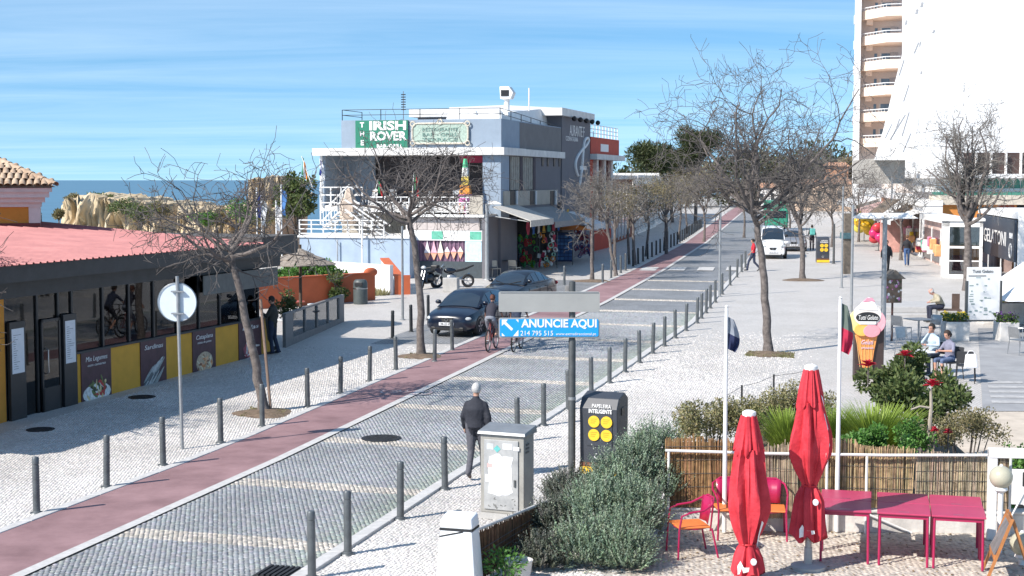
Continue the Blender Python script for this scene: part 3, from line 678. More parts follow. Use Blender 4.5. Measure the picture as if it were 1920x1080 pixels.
MB().box(xv - .25, xv + .2, yv - .03, yv + .02, zc_ + .16, zc_ + .5).build('cowl_mouth', m_blkmet, pub); MB().cyl((xv, yv + .3, zt), (xv, yv + .3, zc_), .16).build('vent_pipe', m_wht, pub)
MB().cyl((-.9, 9, zt + .8), (-.9, 9, zt + 2.1), .04, n=6).build('aerial_pole', m_wht, pub)
for xq, wq in ((pf(862, 222)[0], .5), (pf(905, 222)[0], .9)): MB().lathe([(wq * .5, 0), (wq * .5, .3), (wq * .35, .5), (.05, .6)], 14, (xq, 2.5, zt)).build('roof_vent', m_wht, pub, True)
MB().box(pf(855, 215)[0], pf(920, 215)[0], 2.0, 3.6, zt - .1, zt + .28).build('roof_unit', m_wht, pub)
# green name board
g0, g1 = pf(668, 250)[0], pf(766, 250)[0]; gz0, gz1 = pf(700, 280)[1], pf(700, 226)[1]; gc = (g0 + g1) / 2
sg = thing('pub_sign', 'green board lettered THE IRISH ROVER in white on the pub parapet', 'sign', ploc(0, -.12), PA)
MB().box(g0, g1, 0, .1, gz0, gz1).build('board', m_green, sg)
gw = g1 - g0; xm = g0 + gw * .62
text('IRISH', .62, m_wtext, sg, (xm, -.01, gz0 + (gz1 - gz0) * .80), width=gw * .70, bold=.025); text('ROVER', .62, m_wtext, sg, (xm, -.01, gz0 + (gz1 - gz0) * .44), width=gw * .70, bold=.025)
text('BAR-GRILL', .24, m_wtext, sg, (xm + .1, -.01, gz0 + (gz1 - gz0) * .11), width=gw * .5, bold=.01)
for k, ch in enumerate('THE'): text(ch, .36, m_wtext, sg, (g0 + gw * .13, -.01, gz0 + (gz1 - gz0) * (.84 - .31 * k)), bold=.015)
# ornate framed panel beside it
f0, f1 = pf(771, 250)[0], pf(882, 250)[0]; fz0, fz1 = pf(800, 273)[1], pf(800, 228)[1]
fr = thing('framed_panel', 'ornate cream framed panel with pale green lettering on the pub parapet', 'sign', ploc(0, -.1), PA)
m_fr = M('cream_frame', (.58, .52, .42), .6, var=.2, scale=8)
MB().box(f0 + .15, f1 - .15, .0, .07, fz0 + .12, fz1 - .12).build('panel', M('pale_green', (.36, .45, .38), .6, var=.25, scale=9), fr)
cpts = []
for (cx_, cz_, q0) in ((f1 - .4, fz1 - .4, 0), (f0 + .4, fz1 - .4, 90), (f0 + .4, fz0 + .4, 180), (f1 - .4, fz0 + .4, 270)):
    for k in range(5): q = rad(q0 + 90 * k / 4); cpts.append((cx_ + .3 * math.cos(q), 0, cz_ + .3 * math.sin(q)))
cpts.append(cpts[0]); MB().tube(cpts, .05, 6).build('frame', m_fr, fr, True)
for cx_, cz_ in ((f0 + .12, fz0 + .12), (f1 - .12, fz0 + .12), (f0 + .12, fz1 - .12), (f1 - .12, fz1 - .12), ((f0 + f1) / 2, fz1 - .02)): MB().torus((cx_, -.02, cz_), .12, .04, 'y', 12, 5).build('scroll', m_fr, fr, True)
for k in range(3): text(('RESTAURANTE', 'BAR - GRILL', 'TERRACE')[k], .24, M('faded_teal', (.16, .28, .24), .7), fr, ((f0 + f1) / 2, -.02, fz1 - .42 - .26 * k), width=(f1 - f0) * .6)
# ------------------------------------------------------------------ ice-cream kiosk front below the terrace
yb = -2.2
def kf(px, py): return W(ploc(0, yb), PA, px, py)
k0, k1 = kf(757, 480)[0], kf(905, 480)[0]; kt = kf(830, 402)[1]; zk = zg(72)
ks = thing('ice_cream_kiosk', 'white ice cream kiosk front with painted cones under the pub terrace', 'kiosk', ploc(0, yb), PA)
MB().box(k0, k1, .35, 2.2, zk - .2, kt).build('back_body', m_wht, ks)
zA, zB, zC, zD = kf(830, 407)[1], kf(830, 432)[1], kf(830, 451)[1], kf(830, 490)[1]
MB().box(k0 - .1, k1 + .1, -.15, 2.2, zA, kt).build('roof_slab', m_wht, ks)
for k in range(7): MB().box(k0 + .12 + (k1 - k0 - .3) * k / 7, k0 + .1 + (k1 - k0 - .3) * (k + 1) / 7, .12, .3, zB + .02, zA - .04).build('shutter_panel', M('shutter_grey', (.45, .40, .38), .7, var=.15), ks)
MB().box(k0, k1, -.02, .34, zC, zB).build('sign_band', m_wht, ks)
for px in (820, 892): xg = kf(px, 440)[0]; MB().box(xg - .3, xg + .3, -.03, -.02, zC + .06, zB - .04).build('green_emblem', M('mint', (.12, .42, .30), .6), ks)
kd0, kd1 = kf(786, 470)[0], kf(872, 470)[0]
for px0, px1, mt, nm in ((757, 786, M('plum_panel', (.16, .11, .17), .7), 'left_panel'), (872, 903, M('pale_blue_panel', (.50, .66, .74), .6), 'right_panel')):
    MB().box(kf(px0, 470)[0], kf(px1, 470)[0], .0, .33, zD, zC).build(nm, mt, ks)
pb = MB().box(kd0, kd1, .1, .33, zD, zC).build('display_panel', M('aubergine', (.13, .07, .12), .6, var=.2, scale=6), ks)
for k in range(11): MB().box(kd0 + (kd1 - kd0) * (k + .1) / 11, kd0 + (kd1 - kd0) * (k + .5) / 11, .07, .1, zD, zC).build('panel_slat', M('aubergine_light', (.20, .11, .17), .6), ks)
for k in range(6):
    px = 801 + 12.4 * k; xc = kf(px, 470)[0]; big = k < 3
    za = kf(px, 451 if big else 462)[1]; zb_ = kf(px, 488 if big else 486)[1]; zm = za + (zb_ - za) * (.62 if big else .42); hw_ = .16 if big else .15
    mt = M('cone_%d' % (k % 3), [(.75, .70, .74), (.75, .42, .50), (.80, .76, .62)][k % 3], .6)
    top = [(xc, 0, za), (xc - hw_ * .5, 0, za + (zm - za) * .55), (xc - hw_, 0, zm), (xc + hw_, 0, zm), (xc + hw_ * .5, 0, za + (zm - za) * .55)]
    cn = MB().ext(top, (0, .06, 0)).build('painted_scoop', mt, ks); MB().ext([(xc - hw_, 0, zm - .02), (xc + hw_, 0, zm - .02), (xc, 0, zb_)], (0, .05, 0)).build('painted_cone', M('wafer', (.72, .36, .24), .7), ks)
MB().box(k0, k1, .02, .33, zk - .2, zD).build('plinth', M('slate_plinth', (.05, .065, .075), .7), ks)
MB().box(k1, k1 + .16, -.1, 2.2, zk - .2, zA).build('corner_post', m_lav, ks)
# terrace balustrade above
br = thing('terrace_railing', 'white ornate railing round the pub terrace above the kiosk', 'railing', ploc(0, yb + .1), PA)
zr0, zr1 = kt + .02, kf(800, 370)[1]
r0_, r1_ = kf(690, 385)[0], k1
for zz in (zr0 + .1, (zr0 + zr1) / 2 + .15, zr1): MB().cyl((r0_, 0, zz), (r1_, 0, zz), .035, n=6).build('rail_bar', m_wht, br)
nn = 14
for k in range(nn + 1):
    x = r0_ + (r1_ - r0_) * k / nn; MB().cyl((x, 0, zr0), (x, 0, zr1), .03, n=6).build('rail_post', m_wht, br)
    if k < nn: MB().torus((x + (r1_ - r0_) / nn / 2, 0, (zr0 + zr1) / 2 - .08), .17, .022, 'y', 12, 4).build('ring', m_wht, br)
MB().box(kf(880, 380)[0], k1, -.1, .1, zr0, zr1 + .1).build('end_pier', m_beige, br)
# ------------------------------------------------------------------ outdoor stairs, deck and retaining walls, left of the kiosk
yd = -3.2
def df(px, py, y=yd): return W(ploc(0, y), PA, px, py)
m_bwall = M('pale_blue_wall', (.33, .41, .51), .8, var=.12, scale=1.0, bump=.2)
dk = thing('pub_deck', 'raised deck with white tubular railings and stairs beside the pub', 'deck', ploc(0, yd), PA)
dx0, dx1 = df(562, 460)[0], df(768, 460)[0]; dz = df(660, 446)[1]
MB().box(dx0, dx1, 0, 4.2, -.3, dz).build('retaining_wall', m_bwall, dk); MB().box(dx0 - .1, dx1, -.08, 4.2, dz, dz + .1).build('coping', m_wht, dk)
x2 = df(720, 430)[0]
for zz in np.linspace(dz + .2, df(600, 413)[1], 4): MB().cyl((dx0, .0, zz), (x2, .0, zz), .03, n=6).build('rail_bar', m_wht, dk)
for k in range(8): x = dx0 + (x2 - dx0) * k / 7; MB().cyl((x, 0, dz), (x, 0, df(600, 412)[1]), .035, n=6).build('rail_post', m_wht, dk)
MB().cyl((df(683, 440)[0], -.3, .4), (df(683, 440)[0], -.3, df(683, 414)[1]), .05, n=8).build('tall_post', m_wht, dk)
# flight from upper landing down to the deck's right end
a = Vector((df(640, 412)[0], .5, df(640, 412)[1] + .5)); b = Vector((df(712, 442)[0], .5, df(712, 442)[1] - .05))
for dy in (0, 1.0):
    for dz_ in (.0, .5): MB().cyl(a + Vector((0, dy, dz_)), b + Vector((0, dy, dz_)), .045, n=6).build('stair_rail', m_wht, dk)
for k in range(8): p = a.lerp(b, (k + .5) / 8); MB().box(p.x - .17, p.x + .17, .5, 1.5, p.z - .1, p.z - .05).build('tread', m_slab, dk)
# upper flight on the left, rising to the veranda
a = Vector((df(572, 408)[0], 2.2, dz + .3)); b = Vector((df(625, 352)[0], 2.2, z2 + .2))
for dy in (0, 1.1):
    for dz_ in (0, .45, .9): MB().cyl(a + Vector((0, dy, dz_)), b + Vector((0, dy, dz_)), .04, n=6).build('stair_rail', m_wht, dk)
for k in range(10):
    p = a.lerp(b, (k + .5) / 10); MB().box(p.x - .15, p.x + .15, 2.2, 3.3, p.z - .06, p.z).build('tread', m_slab, dk); MB().cyl((p.x, 2.2, p.z), (p.x, 2.2, p.z + .9), .022, n=5).build('baluster', m_wht, dk)
xa, xb = df(612, 370, 0)[0], df(690, 370, 0)[0]
for zz in np.linspace(z2 + .15, z2 + .95, 3): MB().cyl((xa, 2.4, zz), (xb, 2.4, zz), .035, n=6).build('rail_bar', m_wht, dk)
for k in range(5): x = xa + (xb - xa) * k / 4; MB().cyl((x, 2.4, z2 - 1), (x, 2.4, z2 + .98), .04, n=6).build('rail_post', m_wht, dk)
# barrel parasol on deck
p = ploc(df(632, 410)[0], yd + 1.6); p.z = dz + .1
pa_ = thing('folded_parasol', 'beige cloth parasol folded on the pub deck', 'parasol', p)
MB().lathe([(.03, 0), (.03, 2.4)], 8).build('pole', m_wht, pa_)
MB().lathe([(.25, .55), (.42, .7), (.42, 1.6), (.12, 2.3), (.02, 2.4)], 12, wob=lambda q, z: 1 + .12 * math.cos(6 * q)).build('cloth', M('beige_cloth', (.50, .40, .32), .9), pa_, True)
# white bank wall and ramp with orange coping in front
a = G(735, 553); b = P(575, 540, 66)
wl = thing('white_bank_wall', 'plain white wall below the pub deck', 'wall', (a.x, a.y, a.z), math.atan2(b.y - a.y, b.x - a.x)); Lw = math.hypot(b.x - a.x, b.y - a.y)
h1 = P(725, 497, a.y).z - a.z; h0 = P(600, 487, 66).z - a.z
mb = MB(); mb.ext([(0, -.1, -.1), (Lw, -.1, -.1), (Lw, -.1, h0), (0, -.1, h1)], (0, .25, 0)); mb.build('wall_body', m_wht, wl)
a = G(755, 552); b = Vector((P(727, 486, 69).x, 69, zg(69)))
rw = thing('ramp_wall', 'white ramp wall with sloping orange red coping beside the motorcycles', 'wall', (a.x, a.y, a.z), math.atan2(b.y - a.y, b.x - a.x)); Lw = math.hypot(b.x - a.x, b.y - a.y)
hA = P(755, 520, a.y).z - a.z; hB = P(727, 486, 69).z - a.z
mb = MB(); mb.ext([(0, 0, -.1), (Lw, 0, -.1), (Lw, 0, hB), (0, 0, hA)], (0, .3, 0)); mb.build('wall_body', m_wht, rw)
mb = MB(); mb.ext([(-.1, -.06, hA), (Lw, -.06, hB), (Lw, -.06, hB + .07), (-.1, -.06, hA + .07)], (0, .42, 0)); mb.build('coping', m_ored, rw)
MB().box(-.12, .0, -.32, .36, -.1, hA + .1).build('end_face', m_ored, rw)
# ------------------------------------------------------------------ grey restaurant with a treble-like sign, red house beyond
ya, yb2, yr = sl12, psd(1105, 300)[0], psd(1158, 300)[0]
ztop = psd(1100, 226)[1]
gr = thing('grey_restaurant', 'tall plain grey restaurant block with a looping white emblem', 'building', PC, PA)
MB().box(-9, .05, ya + .02, yb2, -.3, ztop).build('wall', m_lav, gr)
MB().box(-9.2, .3, ya - 1.0, yb2 + .2, ztop, ztop + .45).build('roof_cap', m_slab, gr)
yy, zz = psd(1078, 247); text('AURANTE F', .95, m_wtext, gr, (.08, yy + .3, zz), (math.pi / 2, 0, math.pi / 2), width=(yb2 - ya) * .52)
yy, zz = psd(1070, 261); text('COZINHA ITALIANA', .4, m_wtext, gr, (.08, yy, zz), (math.pi / 2, 0, math.pi / 2), width=(yb2 - ya) * .42)
cl = [(1081, 329), (1078, 322), (1076, 308), (1079, 296), (1087, 283), (1097, 272), (1101, 263), (1099, 259), (1095, 261), (1092, 270), (1090, 290), (1089, 308), (1087, 325), (1084, 348)]
pts = []
for px, py in cl: a_, b_ = psd(px, py); pts.append((.09, a_, b_))
from mathutils import geometry as _g
dense = []
for i in range(len(pts) - 1):
    p0 = Vector(pts[max(i - 1, 0)]); p1 = Vector(pts[i]); p2 = Vector(pts[i + 1]); p3 = Vector(pts[min(i + 2, len(pts) - 1)])
    for k in range(4):
        t = k / 4; dense.append(.5 * ((2 * p1) + (p2 - p0) * t + (2 * p0 - 5 * p1 + 4 * p2 - p3) * t * t + (3 * p1 - p0 - 3 * p2 + p3) * t ** 3))
dense.append(Vector(pts[-1])); MB().tube(dense, .10, 6).build('emblem', m_wht, gr, True)
a_, b_ = psd(1091, 315); MB().box(.06, .1, a_ - .9, a_ + .9, b_ - .12, b_ + .12).build('emblem_bar', m_wht, gr)
for k in range(5): MB().sph((.45, ya + 1.5 + 1.7 * k, ztop - .1), (.16, .22, .16), 8, 6).build('floodlight', m_blkmet, gr)
rh = thing('red_house', 'bright red building with white railing on its roof terrace', 'building', PC, PA)
zrt, zrs = psd(1150, 262)[1], psd(1150, 292)[1]
MB().box(-8, .1, yb2 + .05, yr, zrs, zrt).build('upper_wall', m_redp, rh); MB().box(-8, .5, yb2 + .05, yr + .2, zrs - .35, zrs).build('slab', m_slab, rh)
MB().box(-8, -.4, yb2 + .05, yr - .2, -.3, zrs - .35).build('lower_wall', m_redp, rh)
for k in range(5): yy = yb2 + 3.0 + k * (yr - yb2 - 3.2) / 5; MB().box(-.45, -.15, yy, yy + .6, 2.0, zrs - .35).build('pillar', M('pillar_brown', (.16, .06, .05), .7) if k % 2 else m_slab, rh)
MB().torus((-.3, yb2 + 2.0, (zrs + psd(1110, 340)[1]) / 2), 1.25, .06, 'x', 20, 5).build('round_emblem', M('orange_line', (.6, .2, .05), .6), rh)
rail(rh, [(0, yb2 + .2, zrt), (0, yr - .1, zrt)], .8, 1.0, m_wht, 3, .03)
MB().box(.1, .13, yb2 + 3, yb2 + 5.5, zrt - .9, zrt - .4).build('sign_plate', m_wtext, rh)
# flags on the pub
def flag(name, lab, x, y, z, tilt, cols, Lp=1.6, drop=.9, wid=.6):
    t = thing(name, lab, 'flag', ploc(x, y, z), PA)
    d = Vector((math.sin(tilt), 0, math.cos(tilt))); top = d * Lp
    MB().cyl((0, 0, 0), top, .02, n=6).build('pole', m_wht, t)
    for k, c in enumerate(cols):
        mb = MB(); n = 5; a = wid * k / len(cols); b = wid * (k + 1) / len(cols)
        vs = []
        for i in range(n + 1):
            for u in (a, b): vs.append((top.x - d.x * .05 + u * (.35 + .1 * i / n), .10 * math.sin(u * 9 + i * .9), top.z - .02 - i * drop / n - u * .55))
        mb.add(vs, [(2 * i, 2 * i + 1, 2 * i + 3, 2 * i + 2) for i in range(n)]); me = mb.mesh('cloth', M('flag_%s' % str(c), c, .8, tr=.3), True); obj('cloth', me, t)
fg, fw_, fo, fb, frd, fy_ = (.03, .25, .10), (.8, .8, .8), (.75, .24, .03), (.03, .05, .25), (.55, .03, .04), (.75, .5, .03)
flag('flag', 'green white and orange tricolour on a slanting white pole off the pub terrace', df(586, 352)[0], yd, df(586, 352)[1], rad(-20), [fg, fw_, fo], 1.7)
flag('flag', 'dark blue and white flag hanging beside the tricolour', df(598, 345)[0], yd + .6, df(598, 352)[1], rad(-8), [fb, fw_], 1.5, .8)
flag('flag', 'red and green flag above the deck stairs', df(672, 375)[0], yd + 2, df(672, 380)[1], rad(15), [fg, frd], 1.2, .6)
flag('flag', 'red flag with green hoist over the terrace railing', df(741, 375)[0], yd + 2.5, df(741, 376)[1], rad(5), [fg, frd], 1.4, 1.0)
t = thing('windsock', 'rainbow coloured windsock hanging at the pub veranda', 'windsock', ploc(pf(880, 305)[0], -.7, pf(880, 298)[1]), PA)
for k, c in enumerate([(.1, .5, .25), (.75, .75, .7), (.75, .55, .1), (.75, .3, .05), (.65, .2, .45)]):
    MB().lathe([(.12 + .06 * k, -.45 * (k + 1)), (.08 + .06 * k, -.45 * k)], 10, wob=lambda q, z: 1 + .2 * math.cos(4 * q + k)).build('ring_cloth', M('sock%d' % k, c, .8), t, True)
for k in range(6): MB().tube([(.3 * math.cos(k), .3 * math.sin(k), -2.2), (.4 * math.cos(k), .35 * math.sin(k), -2.7), (.36 * math.cos(k + .4), .3 * math.sin(k), -3.1)], .05, 4).build('streamer', M('sock%d' % (3 + k % 2), (.7, .3, .05), .8), t)
# ================================================================== STREET FURNITURE
m_boll = M('bollard_grey', (.115, .125, .13), .45, metal=.3, var=.25, scale=5, bump=.1)
m_bollb = M('bollard_black', (.02, .023, .026), .5, var=.2)
def bollard(mat, lab, grp, h=.92):
    t = thing('bollard', lab, 'bollard', (0, 0, -50), 0, grp)
    MB().lathe([(.075, 0), (.075, .02), (.058, .035), (.056, h - .14), (.050, h - .135), (.050, h - .12), (.056, h - .115), (.056, h - .02), (.045, h), (.01, h + .004)], 16).build('post', mat, t, True)
    MB().lathe([(.11, -.005), (.10, .012), (.06, .014)], 16).build('base_plate', mat, t, True)
    return t
def place(proto, spots, dz=.0):
    CH_OF.clear()
    for i, (x, y) in enumerate(spots):
        z = zg(y) + dz
        if i == 0: proto.location = (x, y, z); proto.rotation_euler = (rad(R.uniform(-1, 1)), rad(R.uniform(-1, 1)), 0)
        else:
            o = dup(proto, (x, y, z)); o.rotation_euler = (rad(R.uniform(-1.2, 1.2)), rad(R.uniform(-1.2, 1.2)), R.uniform(0, 3))
bl = [(69, 963), (202, 914), (306, 873), (414, 831), (496, 800), (590, 764), (654, 738), (714, 715), (769, 694)]
pts = [G(*p) for p in bl]; place(bollard(m_boll, 'grey steel bollard between the cycle lane and the restaurant pavement', 'bollards along the cycle lane'), [(min(p.x, xL(p.y) - .28), p.y) for p in pts], .013)
br_ = [(548, 1085), (633, 1040), (726, 974), (813, 918), (955, 830), (1011, 798), (1060, 768), (1102, 740), (1137, 718), (1170, 698), (1199, 680), (1224, 663), (1246, 649), (1266, 634), (1283, 620), (1298, 606), (1309, 597), (1320, 587), (1330, 578), (1341, 567), (1352, 552), (1362, 535), (1370, 520), (1378, 510), (1385, 502)]
pts = [G(*p) for p in br_]; place(bollard(m_boll, 'grey steel bollard on the kerb between the cobbled road and the shop pavement', 'bollards along the shop side kerb'), [(max(p.x, xR(p.y) + .3), p.y) for p in pts], .013)
pts = [G(*p) for p in [(815, 678), (848, 657)]]; place(bollard(m_boll, 'grey bollard in front of the parked dark blue hatchback', 'bollards in front of the parked cars'), [(p.x, p.y) for p in pts], .01)
pts = [G(*p) for p in [(736, 635), (771, 622), (803, 600)]]; place(bollard(m_bollb, 'dark bollard on the pavement beside the parked cars', 'dark bollards by the parked cars'), [(p.x, p.y) for p in pts], .0)
pts = [G(*p) for p in [(1058, 535), (1130, 531), (1146, 522), (1155, 517), (1164, 512), (1173, 507)]]; place(bollard(m_boll, 'grey bollard round the slender tree opposite the souvenir shop', 'bollards by the souvenir shop'), [(p.x, p.y) for p in pts], .0)
place(bollard(m_bollb, 'black bollard lining the shaded pavement beyond the crossing', 'black bollards beyond the crossing'), [(xL(y) - .45, y) for y in np.linspace(82, 142, 26)], .0)
# short concrete bollard behind the sign
m_conc = M('concrete', (.40, .39, .37), .9, var=.15, scale=3, bump=.3)
p = G(1066, 560); o = MB().lathe([(.17, 0), (.17, .45), (.15, .55), (.08, .6), (.01, .61)], 18).build('concrete_stub', M('grey_conc', (.16, .16, .16), .8), None, True); o.location = p; tag(o, 'thick short grey bollard behind the blue advert sign', 'bollard')
# ------------------------------------------------------------------ advert sign
m_galv = M('galvanised', (.33, .34, .345), .45, metal=.5, var=.15, scale=6)
m_dpole = M('dark_galv', (.10, .105, .105), .5, metal=.4, var=.2, scale=6)
p = G(1072, 893); Ya = p.y
sg = thing('advert_sign', 'grey post with a blank grey panel and a blue ANUNCIE AQUI panel', 'sign', (p.x, p.y, p.z))
z_ = lambda py: P(1072, py, Ya).z - p.z
X_ = lambda px, py: P(px, py, Ya).x - p.x
MB().lathe([(.066, 0), (.066, z_(640)), (.058, z_(635)), (.058, z_(528)), (.02, z_(527))], 18).build('post', m_dpole, sg, True)
MB().lathe([(.070, z_(750)), (.072, z_(748)), (.070, z_(744))], 18).build('clamp_ring', m_galv, sg, True)
m_panel = M('panel_grey', (.34, .34, .325), .5, var=.06, scale=2)
x0, x1 = X_(935, 570), X_(1124, 570)
def rpanel(za, zb_, mat, nm, y=-.1, r=.035, m=.0):
    pts = []
    for cx_, cz_, q0 in ((x1 - r - m, za - r - m, 0), (x0 + r + m, za - r - m, 90), (x0 + r + m, zb_ + r + m, 180), (x1 - r - m, zb_ + r + m, 270)):
        for k in range(5): q = rad(q0 + 22.5 * k); pts.append((cx_ + r * math.cos(q), y, cz_ + r * math.sin(q)))
    return MB().ext(pts, (0, .035, 0)).build(nm, mat, sg)
rpanel(z_(546), z_(584), m_panel, 'blank_panel'); MB().box(x0 + .03, x1 - .03, -.11, -.1, z_(548), z_(547)).build('panel_seam', m_galv, sg)
rpanel(z_(595), z_(632), m_panel, 'panel_frame')
bp_ = rpanel(z_(595), z_(632), M('advert_blue', (.012, .32, .72), .4, var=.03), 'blue_panel', y=-.112, r=.03, m=.022)
zc1, zc2 = z_(606), z_(624); yb_ = -.114
text('ANUNCIE AQUI', .2, m_wtext, sg, ((X_(978, 600) + X_(1119, 600)) / 2, yb_, zc1), width=X_(1119, 600) - X_(978, 600), bold=.006)
text('214 795 515', .125, m_wtext, sg, ((X_(976, 600) + X_(1037, 600)) / 2, yb_, zc2), width=X_(1037, 600) - X_(976, 600))
text('www.extradireccional.pt', .07, m_wtext, sg, ((X_(1042, 600) + X_(1117, 600)) / 2, yb_, zc2 - .01), width=X_(1117, 600) - X_(1042, 600))
a0 = X_(941, 600); s_ = X_(972, 600) - a0; zt_ = z_(598); zb_ = z_(629)
ht = zt_ - zb_
for nm, pts in (('arrow_head', [(0, 1), (.36, 1), (.25, .86), (.68, .44), (.58, .32), (.14, .74), (0, .62)]), ('corner_mark', [(1, 1), (.84, 1), (1, .82)]), ('corner_mark', [(0, .0), (.0, .2), (.2, .0)]), ('corner_mark', [(1, 0), (1, .38), (.68, .0)])):
    MB().ext([(a0 + u * s_, yb_, zb_ + v * ht) for u, v in pts], (0, .004, 0)).build(nm, m_wtext, sg)
# ------------------------------------------------------------------ round sign seen from behind
p = G(342, 842); Yr = p.y
rsn = thing('round_road_sign', 'back of a round white traffic sign on a thin galvanised pole', 'road sign', (p.x, p.y, p.z))
zz = lambda py: P(342, py, Yr).z - p.z
MB().cyl((0, 0, 0), (-.05, 0, zz(518)), .034, n=12).build('pole', m_galv, rsn, True)
zc_ = (zz(530) + zz(604)) / 2; rr = (zz(530) - zz(604)) / 2 * .98
dsc = MB(); dsc.lathe([(rr, 0), (rr, .012), (rr * .97, .02), (rr * .96, .006)], 36); dsc.xf(Matrix.Translation((-.06, .04, zc_)) @ Matrix.Rotation(rad(90), 4, 'X') @ Matrix.Rotation(rad(0), 4, 'Z')); dsc.build('disc', M('sign_back', (.62, .68, .72), .4, var=.05), rsn, True)
MB().torus((-.06, .03, zc_), rr, .012, 'y', 40, 6).build('rim', M('rim_dark', (.12, .16, .2), .4), rsn, True)
for dz_ in (.22, -.22): MB().box(-.17, .07, -.045, .02, zc_ + dz_ - .014, zc_ + dz_ + .014).build('bracket', m_galv, rsn)
# ------------------------------------------------------------------ electrical cabinet
a = G(901, 972); b = G(985, 981); c = G(1012, 962)
ang = math.atan2(b.y - a.y, b.x - a.x); wd = .75; dp = .42
cab = thing('street_cabinet', 'weathered grey metal street cabinet with torn white poster remains', 'cabinet', (a.x, a.y, 0.01), rad(-23))
m_cab = M('cabinet_grey', (.29, .28, .255), .5, var=.15, scale=3, c2=(.35, .335, .30), bump=.08)
hc = P(940, 800, a.y).z - .02
MB().box(-.03, wd + .03, -.03, dp + .03, 0, .10).build('plinth', m_conc, cab)
MB().box(0, wd, 0, dp, .1, hc - .1).build('body', m_cab, cab, bev=.012)
mb = MB(); mb.hexa([(-.04, -.05, hc - .10), (wd + .04, -.05, hc - .10), (wd + .04, dp + .04, hc - .10), (-.04, dp + .04, hc - .10)], [(-.03, -.03, hc - .05), (wd + .03, -.03, hc - .05), (wd + .03, dp + .03, hc + .02), (-.03, dp + .03, hc + .02)]); mb.build('lid', M('cabinet_lid', (.24, .25, .26), .4, metal=.3, var=.15), cab, bev=.008)
dr = MB().box(.07, wd - .09, -.022, -.001, .16, hc - .18).build('door', M('cabinet_door', (.34, .345, .345), .5, var=.18, scale=5, c2=(.43, .43, .42)), cab, bev=.006)
MB().box(wd - .16, wd - .13, -.04, -.022, .55, .66).build('handle', m_dpole, dr)
for k in range(3): MB().box(wd, wd + .012, .08, .2, hc - .38 + k * .06, hc - .355 + k * .06).build('vent', m_dpole, cab)
rs2 = random.Random(4); tp = []
cx_, cz_ = .36, .72
for k in range(26):
    q = 2 * math.pi * k / 26; rx, rz_ = .21, .33; sq = max(abs(math.cos(q)), abs(math.sin(q)))
    tp.append((cx_ + rx * math.cos(q) / sq * rs2.uniform(.85, 1.05), -.0255, cz_ + rz_ * math.sin(q) / sq * rs2.uniform(.88, 1.05)))
MB().ext(tp, (0, .003, 0)).build('torn_poster', m_paper, cab)
for (x, z, w_, h_, mt) in ((.10, .60, .13, .12, m_paper), (.17, .74, .1, .06, m_paper), (.40, 1.14, .16, .09, m_paper), (.58, 1.13, .1, .06, m_paper), (.12, 1.12, .12, .1, M('sticker_grey', (.5, .52, .53), .5)), (.13, .83, .09, .07, M('sticker_red', (.55, .36, .34), .5))): MB().box(x, x + w_, -.0265, -.0215, z, z + h_).build('sticker', mt, cab)
MB().ext([(.30, -.027, 1.08), (.36, -.027, 1.14), (.30, -.027, 1.2), (.24, -.027, 1.14)], (0, .003, 0)).build('sticker', M('sticker_teal', (.12, .42, .40), .5), cab)
for k in range(14):
    x, z = rs2.uniform(.12, .6), rs2.uniform(.18, .34); MB().ext([(x, -.0255, z), (x + rs2.uniform(.02, .06), -.0255, z + rs2.uniform(-.02, .03)), (x + rs2.uniform(0, .03), -.0255, z + rs2.uniform(.01, .04))], (0, .003, 0)).build('paint_scuff', M('scuff', (.16, .16, .15), .8), cab)
